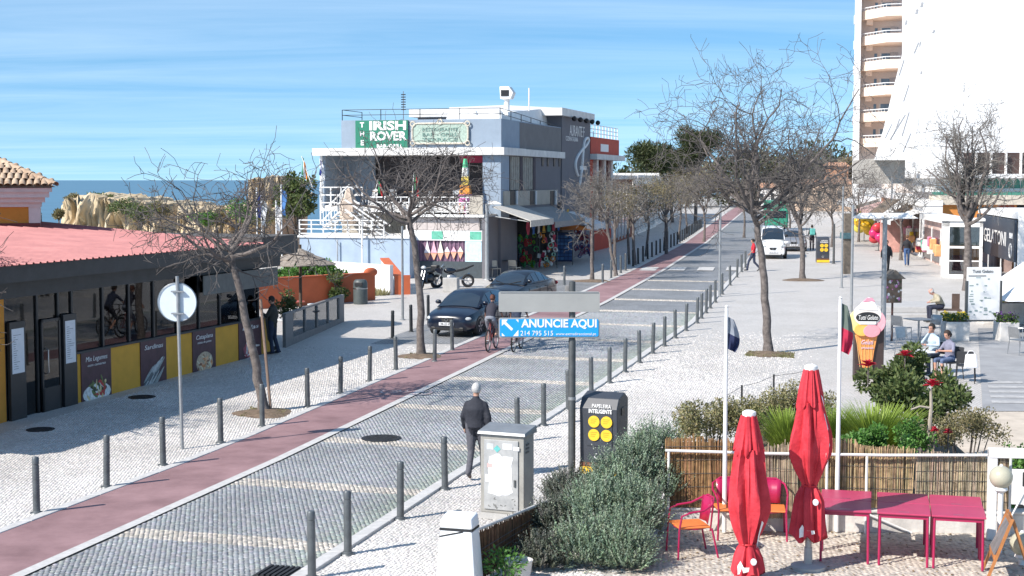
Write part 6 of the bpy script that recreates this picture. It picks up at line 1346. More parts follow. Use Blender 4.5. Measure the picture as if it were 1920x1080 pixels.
    for sx in (-1, 1):
        wheel(t, sx * (h - .11), f + .82, .30); wheel(t, sx * (h - .11), f + (3.38 if kind != 'van' else L_ - .85), .30)
        for yy in (f + .82, f + (3.38 if kind != 'van' else L_ - .85)): MB().torus((sx * (h - .03), yy, .30), .345, .035, 'x', 18, 6, -.1, math.pi + .1).build('wheel_arch', m_trim, t, True)
        zl = .615 if kind != 'van' else .80
        mb = MB(); mb.sph((0, 0, 0), (.20, .05, .075), 14, 8); mb.xf(Matrix.Translation((sx * h * .70, f + .125 if kind != 'van' else f + .06, zl)) @ Matrix.Rotation(sx * rad(24), 4, 'Z') @ Matrix.Rotation(rad(-25), 4, 'X')); mb.build('headlight', m_lens, t, True)
        mb = MB(); mb.sph((0, 0, 0), (.12, .04, .08), 10, 6); mb.xf(Matrix.Translation((sx * h * .80, r - .06, .82))); mb.build('tail_light', M('tail_red', (.35, .02, .02), .2), t, True)
    for sx in (-1, 1):
        for yy in ((f + 1.30, f + 2.35, f + 3.15) if kind != 'van' else (f + 1.2, f + 2.3)): MB().tube([(sx * (h + .004), yy, .30), (sx * (h + .006), yy, .55), (sx * (h * .985 + .006), yy + .03, .80)], .006, 4).build('door_seam', m_trim, t)
        for yy in ((f + 2.15, f + 2.98) if kind != 'van' else (f + 2.1,)): MB().box(sx * (h - .01) - .02, sx * (h - .01) + .02, yy - .09, yy + .07, .77, .80).build('door_handle', m_trim, t, bev=.006)
        MB().box(sx * (h + .0) - .012, sx * (h + .0) + .012, f + 1.2, f + 3.0, .42, .47).build('side_moulding', m_trim, t)
    zg_ = .56 if kind != 'van' else .62
    mb = MB(); mb.ext([(-.24, f - .01, zg_ + .09), (.24, f - .01, zg_ + .09), (.15, f - .03, zg_ - .06), (-.15, f - .03, zg_ - .06)], (0, .09, 0)); mb.build('grille', m_trim, t, bev=.01)
    if logo: MB().torus((0, f - .035, zg_ + .015), .05, .012, 'y', 14, 5).build('badge', m_rim, t)
    MB().box(-.26, .26, f - .045, f + .03, .385, .485).build('number_plate', m_plate, t); text('38-21-PX', .1, m_trim, t, (0, f - .048, .435), width=.42)
    MB().box(-h * .66, h * .66, f + .02, f + .12, .215, .33).build('air_intake', m_trim, t, bev=.02)
    for s in (-1, 1): MB().tube([(s * .1, f + 1.02, .955), (s * .35, f + 1.12, 1.02), (s * .55, f + 1.2, 1.06)], .01, 5).build('wiper', m_trim, t)
    return t
m_navyp = M('navy_car_paint', (.004, .009, .024), .3, var=.08, metal=.0, coat=.6); m_blackp = M('black_car_paint', (.005, .008, .016), .3, coat=.6); m_vanw = M('van_white', (.74, .75, .75), .3, coat=.6)
a = G(845, 634); cdir = rad(-21)
car('parked_car', 'dark navy hatchback parked in the lay by in front of the pub', (a.x + .62, a.y + 2.05, zg(a.y + 2)), cdir, m_navyp)
a = G(990, 580); car('parked_car', 'black saloon parked behind the navy hatchback', (a.x - .35, a.y + 1.6, zg(a.y + 1.6)), rad(-24), m_blackp, 4.45, 1.74, 1.42, 'saloon')
a = G(1450, 486); car('white_van', 'small white van on the road beyond the large dark tree', (a.x + .3, a.y + 2.1, zg(a.y)), rad(-9), m_vanw, 4.3, 1.72, 1.9, 'van')
a = G(1500, 474); car('parked_car', 'silver grey car half hidden behind the white van', (a.x + .2, a.y + 3.5, zg(a.y + 3)), rad(-9), M('silver_paint', (.35, .35, .36), .3, metal=.5, coat=.6), 4.2, 1.74, 1.45, 'hatch')
# green box van behind the white van
a = G(1452, 462); gvn = thing('green_truck', 'green canopied truck standing behind the white van', 'truck', (24.3, 135, zg(135)), rad(-9))
MB().box(-1.1, 1.1, 0, 5, .7, 2.75).build('cargo_box', M('truck_green', (.03, .26, .17), .5, var=.1), gvn, bev=.08); MB().box(-1.0, 1.0, -1.5, 0, .4, 2.0).build('cab', M('truck_green', (.03, .26, .17), .5), gvn, bev=.12); MB().box(-.85, .85, -1.53, -1.48, 1.2, 1.85).build('windscreen', m_cglass, gvn)
for sx in (-.9, .9):
    for y in (-.8, 3.8): MB().lathe([(.38, -.12), (.38, .12)], 18).xf(Matrix.Translation((sx, y, .38)) @ Matrix.Rotation(math.pi / 2, 4, 'Y')).build('wheel', m_tyre, gvn)
# ------------------------------------------------------------------ motorcycle and scooter by the kiosk
def moto(lab, loc, rz, colr, kind):
    t = thing('motorcycle' if kind else 'scooter', lab, 'motorcycle' if kind else 'scooter', loc, rz)      # front wheel at +X
    wb = .72 if kind else .62; r = .31 if kind else .26
    for sx in (-1, 1):
        MB().torus((sx * wb, 0, r), r - .06, .06, 'y', 24, 8).build('tyre', m_tyre, t, True); MB().torus((sx * wb, 0, r), r - .12, .02, 'y', 20, 5).build('rim', m_rim, t)
        for k in range(6): q = k * math.pi / 3; MB().cyl((sx * wb, 0, r), (sx * wb + (r - .12) * math.cos(q), 0, r + (r - .12) * math.sin(q)), .012, n=5).build('spoke', m_rim, t)
    for s in (-.07, .07): MB().tube([(wb, s, r), (wb - .22, s, .72), (wb - .30, s, .92)], .022, 6).build('fork', m_rim, t, True)
    MB().tube([(wb - .30, -.35, 1.0), (wb - .28, -.1, .96), (wb - .28, .1, .96), (wb - .30, .35, 1.0)], .018, 6).build('handlebar', m_trim, t, True)
    if kind:
        MB().sph((.12, 0, .78), (.30, .15, .15), 14, 8).build('fuel_tank', colr, t, True); MB().sph((.05, 0, .45), (.26, .15, .20), 12, 8).build('engine', m_rim, t, True)
        mb = loft([[(-.15, -.10, .70), (-.15, .10, .70), (-.15, .10, .82), (-.15, -.10, .82)], [(-.55, -.13, .80), (-.55, .13, .80), (-.55, .13, .90), (-.55, -.13, .90)], [(-1.0, -.06, .98), (-1.0, .06, .98), (-1.0, .06, 1.06), (-1.0, -.06, 1.06)]]); mb.build('tail_seat', m_trim, t, bev=.03)
        mb = loft([[(.5, -.16, .62), (.5, .16, .62), (.5, .18, .92), (.5, -.18, .92)], [(.75, -.1, .72), (.75, .1, .72), (.75, .1, .9), (.75, -.1, .9)], [(.84, -.03, .8), (.84, .03, .8), (.84, .03, .86), (.84, -.03, .86)]]); mb.build('fairing', colr, t, True)
        MB().ext([(.52, -.13, .92), (.52, .13, .92), (.40, .10, 1.12), (.40, -.10, 1.12)], (.012, 0, .0)).build('windshield', m_cglass, t)
        MB().tube([(.0, -.2, .35), (-.4, -.2, .4), (-.85, -.22, .62)], .05, 8).build('exhaust', m_rim, t, True); MB().tube([(-wb, .08, r), (-.2, .08, .42)], .03, 6).build('swingarm', m_rim, t)
        MB().tube([(-.1, .1, .3), (-.15, .25, .02)], .014, 5).build('side_stand', m_trim, t)
    else:
        MB().sph((-.35, 0, .48), (.38, .17, .24), 14, 8).build('rear_body', colr, t, True); MB().box(-.2, .35, -.16, .16, .24, .32).build('footboard', m_trim, t, bev=.03)
        MB().hexa([(.34, -.2, .3), (.42, -.2, .3), (.42, .2, .3), (.34, .2, .3)], [(.26, -.14, .95), (.36, -.14, .95), (.36, .14, .95), (.26, .14, .95)]).build('leg_shield', colr, t, bev=.03); MB().sph((-.3, 0, .76), (.36, .14, .07), 12, 6).build('seat', m_trim, t, True); MB().sph((.35, 0, .98), (.1, .12, .09), 10, 6).build('headlamp', m_lens, t, True)
        MB().box(-.92, -.62, -.18, .18, .78, 1.05).build('top_box', m_trim, t, bev=.05)
p = G(850, 540); moto('black motorcycle with a raised tail leaning on its side stand', (p.x - .05, p.y + .3, p.z), rad(192), m_blackp, True)
p = G(800, 543); moto('black scooter with red topped case beside the motorcycle', (p.x, p.y + .6, p.z), rad(245), m_blackp, False)
# ================================================================== VEGETATION
m_bark = M('bark', (.115, .097, .088), .9, var=.35, scale=8, bump=.9, c2=(.21, .18, .165))
m_twig = M('twig', (.105, .092, .086), .85, var=.25, scale=4)
m_twigb = M('twig_pale', (.165, .148, .13), .85, var=.25, scale=4)
def bare_tree(name, lab, base, trunk, r0, seed, R_=2.2, up=.55, n_l=6, kids_=(6, 5, 4), Ls=(2.4, 1.5, .9, .5), droop=.25, stake=False, pale=False, group=None, rt=.006, lead=()):
    """trunk: list of (dx, dy, z); limbs leave its top part and branch three more times"""
    rn = random.Random(seed); t = thing(name, lab, 'tree', base, 0, group); tm = MB(); cm = MB()
    pts = [Vector(p) for p in trunk]; n = len(pts)
    fine = []
    for i in range(n - 1):
        for k in range(4): fine.append(pts[i].lerp(pts[i + 1], k / 4) + Vector((rn.uniform(-.025, .025), rn.uniform(-.025, .025), 0)) * (i + k > 0))
    fine.append(pts[-1]); m = len(fine)
    tm.tube(fine, [r0 * (1.35 if i == 0 else 1 - .45 * i / m) for i in range(m)], 10)
    def grow(p, d, L_, r, lev):
        ns = max(3, int(L_ / (.28 if lev < 2 else .2))); st = L_ / ns; path = [p]; dirs = [d]
        for i in range(ns):
            wig = (.20, .30, .42, .5)[lev]
            d = (d + Vector((rn.gauss(0, wig), rn.gauss(0, wig), rn.gauss(0, wig) + (up * .18 if lev < 1 else (-droop * .16 if lev == 2 else .04))))).normalized()
            p = p + d * st; path.append(p); dirs.append(d)
        rs_ = [max(rt, r * (1 - .75 * i / ns)) for i in range(ns + 1)]
        (tm if lev == 0 else cm).tube(path, rs_, (7, 5, 4, 3)[lev], caps=False)
        if lev < len(kids_):
            for k in range(kids_[lev]):
                u = rn.uniform(.22, 1.0); i = min(ns, max(1, int(u * ns))); q = path[i]; dd = dirs[i]
                side = Vector((rn.gauss(0, 1), rn.gauss(0, 1), rn.gauss(0, .8))); side = (side - dd * side.dot(dd)).normalized()
                nd = (dd * rn.uniform(.2, .8) + side * rn.uniform(.6, 1.1) + Vector((0, 0, .12 * up))).normalized()
                grow(q, nd, Ls[lev + 1] * rn.uniform(.55, 1.25), max(rt, rs_[i] * .62), lev + 1)
    top = pts[-1]; q0 = rn.uniform(0, 6.3)
    for k in range(n_l):
        q = q0 + 2 * math.pi * k / n_l + rn.uniform(-.35, .35); i = rn.randint(int(m * .72), m - 1); e = rn.uniform(up * .55, up * 1.6)
        d = Vector((math.cos(q), math.sin(q), e)).normalized(); grow(fine[i] if k else top, d, Ls[0] * rn.uniform(.75, 1.2) * (R_ / 2.2), r0 * .46, 0)
    for (dx, dy, dz, L_) in lead: grow(top, Vector((dx, dy, dz)).normalized(), L_, r0 * .42, 0)
    tm.build('trunk', m_bark, t, True); c = obj('crown', cm.mesh('crown', m_twigb if pale else m_twig), t)
    if stake: MB().cyl((.16, .0, 0), (-.05, .02, 2.6), .035, n=7).build('stake', M('stake_wood', (.24, .17, .13), .9), t)
    return t
def tr(px, py, pxs, Y=None):
    """trunk polyline from pixels, all at the depth of its foot"""
    b = G(px, py); out_ = []
    for a, c in pxs: q = P(a, c, b.y); out_.append((q.x - b.x, R.uniform(-.05, .05), max(0, q.z - b.z)))
    return b, out_
for px, py in ((495, 775), (790, 668), (1440, 664), (1110, 527), (1505, 525)): pit(px, py, .7 if py > 600 else 1.0)
b, k = tr(495, 772, [(495, 772), (480, 690), (462, 600), (440, 510), (432, 470)])
bare_tree('plane_tree', 'leaning bare tree with a timber stake beside the restaurant pavement', b, k, .115, 5, 2.0, .38, 6, (5, 4, 3), (2.0, 1.5, .9, .5), .6, stake=True, lead=((-.5, .1, .9, 1.9), (.3, .2, 1, 1.8), (-1.0, .1, .25, 2.3), (.5, .1, 1.0, 1.6)))
b, k = tr(790, 668, [(790, 668), (788, 560), (780, 470), (770, 425), (768, 405)])
bare_tree('plane_tree', 'bare tree with spreading crown in front of the pub', b, k, .12, 8, 2.5, .38, 7, (5, 4, 3), (2.2, 1.7, 1.1, .6), .6, lead=((-.8, 0, .6, 2.6), (.1, .2, 1, 1.7), (.8, 0, .6, 2.4), (-1, .1, .3, 2.6)))
b, k = tr(1440, 662, [(1440, 662), (1436, 580), (1430, 500), (1420, 430), (1414, 395)])
bare_tree('plane_tree', 'large dark bare tree with tangled crown on the shop pavement', b, k, .135, 21, 3.1, .55, 8, (6, 5, 4), (3.0, 2.1, 1.25, .65), .3, lead=((-.55, 0, 1.0, 4.2), (-.1, .1, 1, 3.8), (.35, 0, 1.0, 3.6), (.8, 0, .7, 3.2), (-.9, .2, .6, 3.2)))
b, k = tr(1815, 545, [(1815, 545), (1815, 480), (1814, 430), (1812, 405)])
bare_tree('plane_tree', 'pale bare tree with upright branches before the ice cream pavilion', b, k, .20, 31, 2.7, 1.0, 8, (5, 5, 4), (3.2, 2.0, 1.2, .7), -.5, pale=True, rt=.008, lead=((-.5, 0, 1, 4.4), (.1, 0, 1, 4.6), (.5, 0, 1, 4.2), (.9, 0, .8, 3.8), (-.9, 0, .6, 3.6)))
b, k = tr(1505, 525, [(1505, 525), (1505, 470), (1500, 430), (1497, 410)])
bare_tree('plane_tree', 'slim bare tree beyond the large dark one on the shop pavement', b, k, .14, 41, 3.0, .8, 7, (5, 5, 4), (2.8, 1.9, 1.1, .6), .1, pale=True, rt=.007, lead=((-.4, 0, 1, 3.6), (.5, 0, 1, 3.6)))
b = Vector((-13.4, 30.2, .05)); bare_tree('plane_tree', 'bare tree whose drooping twigs reach in front of the restaurant glazing', b, [(0, 0, 0), (.1, 0, 1.2), (.3, .05, 2.4), (.5, .05, 3.1)], .12, 51, 2.3, .3, 7, (6, 5, 4), (2.4, 1.5, .9, .5), .8, lead=((1, -.1, .25, 2.6), (1, .15, .05, 2.3), (1, -.35, -.1, 2.2)))
for i, (px, py, pts, sd, lab) in enumerate([(1110, 527, [(1110, 527), (1110, 460), (1112, 395)], 61, 'slender pale street tree in a soil ring by the souvenir shop'), (1155, 518, [(1155, 518), (1146, 470), (1135, 400)], 62, 'slender leaning street tree behind the souvenir shop tree'), (1190, 497, [(1190, 497), (1188, 440), (1186, 395)], 63, 'dark thin street tree at the start of the black bollards')]):
    b, k = tr(px, py, pts); bare_tree('street_tree', lab, b, k, .10, sd, 2.0, .75, 6, (5, 4, 4), (1.9, 1.4, .9, .5), .1, pale=True, rt=.007)
# ------------------------------------------------------------------ leaf clouds
def leafcloud(name, parent, mat, clumps, n, ln, wd, seed, up=.3, out=.6, var=.3, surf=2.4, zmin=None):
    r_ = np.random.RandomState(seed); cs = np.array([c for c, r in clumps], float); rr = np.array([(r if hasattr(r, '__len__') else (r, r, r)) for c, r in clumps], float)
    wv = (rr.prod(1)) ** .8; idx = r_.choice(len(cs), n, p=wv / wv.sum()); d = r_.normal(0, 1, (n, 3)); d /= np.linalg.norm(d, axis=1)[:, None]
    p = cs[idx] + d * rr[idx] * (r_.rand(n, 1) ** (1 / surf)); 
    if zmin is not None: k = p[:, 2] > zmin; p, d = p[k], d[k]; n = len(p)
    a = d * out + r_.normal(0, .55, (n, 3)); a[:, 2] += up; a /= np.linalg.norm(a, axis=1)[:, None]
    b = np.cross(a, r_.normal(0, 1, (n, 3))); b /= np.linalg.norm(b, axis=1)[:, None] + 1e-6
    L_ = ln * r_.uniform(.6, 1.3, (n, 1)); w_ = wd * r_.uniform(.7, 1.2, (n, 1)); nn_ = np.cross(a, b)
    V = np.stack([p, p + a * L_ * .5 + b * w_ + nn_ * w_ * .3, p + a * L_, p + a * L_ * .5 - b * w_ + nn_ * w_ * .3], 1).reshape(-1, 3)
    Q = np.arange(4 * n).reshape(n, 4); C = np.repeat((1 + r_.uniform(-var, var, (n, 1))) * (1 + r_.uniform(-.08, .08, (n, 3))), 4, axis=0)
    o = obj(name, npmesh(name, V, Q, mat, C), parent); o['kind'] = 'stuff'; return o
def clumpset(c, r, n, s, seed, flat=1.0):
    rn = random.Random(seed); out_ = []
    for i in range(n):
        d = Vector((rn.gauss(0, 1), rn.gauss(0, 1), rn.gauss(0, 1))).normalized() * rn.uniform(.35, 1.0); out_.append(((c[0] + d.x * r[0], c[1] + d.y * r[1], c[2] + d.z * r[2]), (s * rn.uniform(.7, 1.3), s * rn.uniform(.7, 1.3), s * flat * rn.uniform(.7, 1.3))))
    return out_
def LM(name, c, c2=None, tr_=.25, rough=.6): return M(name, c, rough, var=.3, scale=3, c2=c2, attr=True, tr=tr_)
m_rose = LM('rosemary', (.145, .22, .145), (.28, .345, .235)); m_hedge = LM('hedge', (.20, .195, .07), (.34, .31, .16)); m_dleaf = LM('dark_leaf', (.085, .13, .035), (.15, .19, .065)); m_gleaf = LM('grass_green', (.20, .31, .03), (.32, .42, .07)); m_bleaf = LM('bright_leaf', (.08, .21, .035), (.14, .30, .06)); m_tanl = LM('tan_leaf', (.20, .18, .08), (.30, .26, .13)); m_pine = LM('pine', (.045, .065, .02), (.075, .09, .03)); m_bud = LM('bud_leaf', (.20, .165, .085), (.28, .235, .12))
# rosemary: sprigs with needle leaves
def sprigbush(name, lab, lumps, ns, seed, mat, Ls=.30, nl=18, ll=.042, lw=.009):
    r_ = np.random.RandomState(seed); b0 = np.mean([c for c, r in lumps], axis=0); base = Vector((b0[0], b0[1], 0)); t = thing(name, lab, 'bush', base)
    VV = []; CC = []
    cs = np.array([c for c, r in lumps], float) - np.array([base.x, base.y, 0]); rr = np.array([r for c, r in lumps], float); wv = (rr[:, 0] * rr[:, 2]); idx = r_.choice(len(cs), ns, p=wv / wv.sum())
    d = r_.normal(0, 1, (ns, 3)); d[:, 2] = np.abs(d[:, 2]) * .9 - .25; d /= np.linalg.norm(d, axis=1)[:, None]
    p0 = cs[idx] + d * rr[idx] * r_.uniform(.55, .95, (ns, 1)); p0[:, 2] = np.maximum(p0[:, 2], .08)
    ax = d * .45 + np.array([0, 0, .8]) + r_.normal(0, .28, (ns, 3)); ax /= np.linalg.norm(ax, axis=1)[:, None]; L_ = Ls * r_.uniform(.5, 1.25, (ns, 1)); tint = r_.uniform(.65, 1.3, (ns, 1)) * (1 + r_.uniform(-.1, .1, (ns, 3)))
    sv_ = np.cross(ax, r_.normal(0, 1, (ns, 3))); sv_ /= np.linalg.norm(sv_, axis=1)[:, None]; sw = np.cross(ax, sv_)
    for k in range(nl):
        u = (k + .5) / nl; c = p0 + ax * L_ * u; q = k * 2.4 + r_.uniform(0, 6, (ns, 1)); o_ = sv_ * np.cos(q) + sw * np.sin(q); a = o_ * .75 + ax * .8; a /= np.linalg.norm(a, axis=1)[:, None]; b = np.cross(a, ax); b /= np.linalg.norm(b, axis=1)[:, None]; l_ = ll * (1.15 - .5 * u) * r_.uniform(.8, 1.2, (ns, 1))
        VV.append(np.stack([c, c + a * l_ * .5 + b * lw, c + a * l_, c + a * l_ * .5 - b * lw], 1)); CC.append(np.repeat((tint * (.85 + .35 * u))[:, None], 4, 1))
    V = np.concatenate(VV).reshape(-1, 3); C = np.concatenate(CC).reshape(-1, 3); o = obj('foliage', npmesh('foliage', V, np.arange(len(V)).reshape(-1, 4), mat, C), t); o['kind'] = 'stuff'
    sm = MB()
    for i in range(min(60, ns)): c = Vector(p0[i]); sm.tube([(cs[idx[i]][0] * .3, cs[idx[i]][1] * .3, 0), (c.x * .6, c.y * .6, c.z * .5), c], [.02, .012, .006], 4, caps=False)
    o = sm.build('stems', m_bark, t); o['kind'] = 'stuff'; return t
def pc(px, py, Y): q = P(px, py, Y); return (q.x, q.y, q.z)
sprigbush('rosemary_bush', 'large grey green rosemary bush between the pavement and the pink chair', [(pc(a_, b_, y_), (r_, r_, r_ * 1.1)) for a_, b_, y_, r_ in ((1228, 855, 22.7, .33), (1190, 885, 22.3, .30), (1232, 925, 22.3, .30), (1150, 915, 21.9, .33), (1118, 970, 21.2, .36), (1182, 965, 21.3, .38), (1198, 990, 21.0, .34), (1092, 1045, 20.2, .36), (1152, 1040, 20.3, .38), (1175, 1055, 20.0, .32))], 5600, 2, m_rose, .36)
sprigbush('rosemary_bush', 'smaller dry rosemary bush with woody stems beside the reed screen', [(pc(1072, 935, 22.2), (.42, .4, .32)), (pc(1040, 990, 21.3), (.3, .3, .35)), (pc(1020, 1060, 20.1), (.35, .3, .35))], 1700, 3, LM('rosemary_dry', (.10, .115, .09), (.16, .17, .13)), .26)
t = thing('potted_plant', 'small green plant behind the pale pot', 'plant', G(945, 1100)); leafcloud('leaves', t, m_bleaf, [((0, 0, .3), (.28, .2, .22))], 380, .08, .016, 4); MB().tube([(0, 0, 0), (.02, 0, .3)], .015, 5).build('stem', m_bark, t)
def bush(name, lab, lumps, mat, n, ln, wd, seed, up=.3, sub=7, s=.45, cat='bush'):
    b0 = np.mean([c for c, r in lumps], axis=0); base = Vector((b0[0], b0[1], zg(b0[1]))); t = thing(name, lab, cat, base); cl = []
    for i, (c, r) in enumerate(lumps): cl += clumpset((c[0] - base.x, c[1] - base.y, c[2] - base.z), (r[0] * .75, r[1] * .75, r[2] * .75), sub, s * (r[0] + r[2]) / 2, seed + i)
    leafcloud('foliage', t, mat, cl, n, ln, wd, seed, up); sm = MB(); rn = random.Random(seed)
    for i in range(14): c = cl[rn.randrange(len(cl))][0]; sm.tube([(c[0] * .25, c[1] * .25, -.05), (c[0] * .6, c[1] * .6, c[2] * .5), c], [.025, .015, .006], 4, caps=False)
    o = sm.build('stems', m_bark, t); o['kind'] = 'stuff'; return t
bush('hedge_shrub', 'variegated yellowish hedge shrub at the near end of the wire fence', [(pc(1305, 800, 25.8), (.5, .5, .55)), (pc(1355, 780, 26.6), (.5, .5, .6))], m_hedge, 5200, .06, .016, 11)
bush('hedge_shrub', 'variegated hedge shrub in the middle of the wire fence', [(pc(1400, 775, 27.5), (.5, .5, .55)), (pc(1445, 760, 28.6), (.55, .5, .65))], m_hedge, 5200, .06, .016, 12)
bush('hedge_shrub', 'variegated hedge shrub behind the taller red umbrella', [(pc(1485, 745, 29.6), (.5, .5, .6)), (pc(1530, 770, 28.6), (.5, .5, .5))], m_hedge, 4600, .06, .016, 13)
bush('flowering_shrub', 'big dark leaved poinsettia shrub in the planting bed', [(pc(1655, 725, 27.0), (.7, .6, .5)), (pc(1720, 705, 27.0), (.65, .6, .55)), (pc(1765, 745, 26.6), (.55, .5, .5)), (pc(1700, 750, 26.2), (.7, .6, .45))], m_dleaf, 9000, .11, .028, 14)
bush('ground_cover_shrub', 'glossy green low shrub just behind the tan reed screen', [(pc(1650, 830, 23.0), (.6, .4, .2)), (pc(1590, 828, 23.2), (.35, .4, .2)), (pc(1715, 815, 23.6), (.35, .4, .28))], m_bleaf, 4600, .06, .02, 15)
bush('dry_shrub', 'straggly tan leaved shrub near the white gate', [(pc(1800, 790, 24.6), (.5, .5, .45)), (pc(1850, 800, 24.4), (.4, .4, .35)), (pc(1770, 815, 23.8), (.4, .4, .3))], m_tanl, 4200, .05, .014, 16)
bush('climbing_shrub', 'green climbing leaves behind the white gate', [(pc(1860, 930, 22.4), (.35, .3, .5)), (pc(1905, 870, 22.8), (.4, .3, .3))], m_bleaf, 2600, .06, .02, 17)
def grassclump(lab, px, py, Y, n, h, spread, seed, mat):
    q = P(px, py, Y); r_ = np.random.RandomState(seed); t = thing('grass_clump', lab, 'grass', (q.x, Y, .28)); V = []; Qd = []; C = []
    for i in range(n):
        a = r_.uniform(0, 6.3); s = r_.rand() ** .7 * spread; hh = h * r_.uniform(.6, 1.1); w_ = .014; bx_, by_ = .25 * s * math.cos(a), .25 * s * math.sin(a); ca, sa_ = -math.sin(a) * w_, math.cos(a) * w_; k = len(V)
        for u in (0, .35, .7, 1.0): x = bx_ + s * math.cos(a) * u * u; y = by_ + s * math.sin(a) * u * u; z = hh * (u - .25 * u * u); f_ = 1 - .8 * u; V += [(x - ca * f_, y - sa_ * f_, z), (x + ca * f_, y + sa_ * f_, z)]
        Qd += [(k + 2 * j, k + 2 * j + 1, k + 2 * j + 3, k + 2 * j + 2) for j in range(3)]; C += [[r_.uniform(.7, 1.3)] * 3] * 8
    o = obj('blades', npmesh('blades', np.array(V), np.array(Qd), mat, np.array(C)), t); o['kind'] = 'stuff'
grassclump('bright green arching grass clump under the poinsettia shrub', 1640, 815, 24.8, 2200, 1.55, .85, 21, m_gleaf); grassclump('yellow green grass clump between the two umbrellas', 1478, 830, 25.4, 1400, 1.35, .6, 22, m_gleaf); grassclump('lime grass tuft left of the white flagpole with the red flag', 1560, 815, 25.4, 1300, 1.35, .6, 23, m_gleaf)
# poinsettia stems and red bracts
t = thing('poinsettia', 'tall poinsettia stem with a red bract cluster rising behind the reed screen', 'plant', (P(1743, 850, 23.6).x, 23.6, .28)); q = lambda px, py, Y=23.6: P(px, py, Y) - t.location
MB().tube([q(1741, 850), q(1743, 800), q(1746, 760), q(1745, 730)], [.04, .035, .028, .02], 7).build('stem', M('pale_stem', (.36, .31, .25), .8, var=.2), t, True); MB().tube([q(1744, 765), q(1725, 762), q(1708, 768)], [.022, .02, .015], 6).build('side_stem', MATS['pale_stem'], t, True)
m_red = LM('poinsettia_red', (.52, .012, .045), (.62, .03, .06), .3)
def bracts(name, lab, px, py, Y, r, seed, parent=None):
    c = P(px, py, Y); rn = random.Random(seed); t2 = parent or thing(name, lab, 'flower', c); off = c - t2.location if parent else Vector(); mb = MB()
    for ring, (n, l_, e) in enumerate(((9, r, .12), (8, r * .8, .45), (6, r * .5, .9))):
        for k in range(n):
            a = 2 * math.pi * k / n + rn.uniform(-.2, .2); d = Vector((math.cos(a), math.sin(a), e + rn.uniform(-.2, .2))).normalized(); s = d.cross(Vector((0, 0, 1))).normalized() * l_ * .26; L_ = l_ * rn.uniform(.8, 1.2); o_ = off + Vector((0, 0, .02 * ring))
            mb.add([o_, o_ + d * L_ * .5 + s + Vector((0, 0, .02)), o_ + d * L_, o_ + d * L_ * .5 - s + Vector((0, 0, .02))], [(0, 1, 2, 3)])
    me = mb.mesh('bracts', m_red); a = me.color_attributes.new('Col', 'FLOAT_COLOR', 'POINT'); a.data.foreach_set('color', [1.0] * (4 * len(me.vertices))); obj('bracts', me, t2)
    if not parent: MB().tube([(0, 0, -.35), (0, 0, 0)], .012, 5).build('stem', m_bark, t2)
bracts('', '', 1748, 722, 23.6, .17, 1, t); bracts('poinsettia_flower', 'red poinsettia bract cluster above the ice cream cone foot', 1628, 686, 26.4, .19, 2); bracts('poinsettia_flower', 'red poinsettia bract cluster at the top of the dark shrub', 1697, 667, 26.8, .17, 3)
for i, (px, py) in enumerate(((1752, 808), (1778, 812))): bracts('orange_flower', ['small orange flower head beside the poinsettia stem', 'small orange flower head near the tan shrub'][i], px, py, 23.5, .09, 5 + i)
# ------------------------------------------------------------------ greenery on the left bank and below trees
def patchgrass(lab, poly_px, n, h, seed, mat, nm='grass'):
    pts = [G(*p) for p in poly_px]; r_ = np.random.RandomState(seed); A = np.array([(p.x, p.y) for p in pts]); V = []; Qd = []; C = []
    for i in range(n):
        w_ = r_.dirichlet(np.ones(len(A)) * .6); x, y = w_ @ A; z = zg(y); a = r_.uniform(0, 6.3); s = h * r_.uniform(.3, .6); w2 = .012 + h * .02; hh = h * r_.uniform(.4, 1.1); k = len(V)
        V += [(x - w2, y, z), (x + w2, y, z), (x + s * math.cos(a), y + s * math.sin(a), z + hh), (x + s * math.cos(a) * .5 - w2, y + s * math.sin(a) * .5, z + hh * .6)]; Qd.append((k, k + 1, k + 2, k + 3)); C += [[r_.uniform(.6, 1.3)] * 3] * 4
    o = obj(nm, npmesh(nm, np.array(V), np.array(Qd), mat, np.array(C))); tag(o, lab, 'grass', kind='stuff'); return o
patchgrass('short dry grass in the pit of the staked tree', [(450, 782), (530, 780), (540, 770), (470, 766)], 700, .07, 1, m_tanl); patchgrass('short grass in the pit of the pub tree', [(760, 672), (820, 672), (812, 664), (770, 664)], 500, .07, 2, m_tanl); patchgrass('grass in the pit of the large dark tree', [(1395, 668), (1490, 672), (1490, 663), (1405, 660)], 800, .08, 3, m_hedge); patchgrass('weedy grass at the foot of the white bank wall', [(692, 556), (730, 554), (728, 540), (690, 540)], 900, .35, 4, m_hedge)
bush('bank_shrub', 'bright green creeping plants on the bank behind the orange wall', [(pc(570, 512, 61), (1.0, .8, .45)), (pc(610, 512, 61.5), (1.0, .8, .45)), (pc(540, 518, 60.5), (.8, .8, .4))], m_bleaf, 3600, .16, .05, 31)
bush('bank_shrub', 'dark trailing shrub hanging over the orange wall beside the bin', [(pc(628, 540, 59.5), (.45, .4, .7))], m_dleaf, 1200, .12, .04, 32); bush('terrace_plant', 'dark tall plant at the corner of the pavilion terrace', [(pc(537, 575, 47), (.3, .3, .6))], m_dleaf, 700, .12, .03, 33)
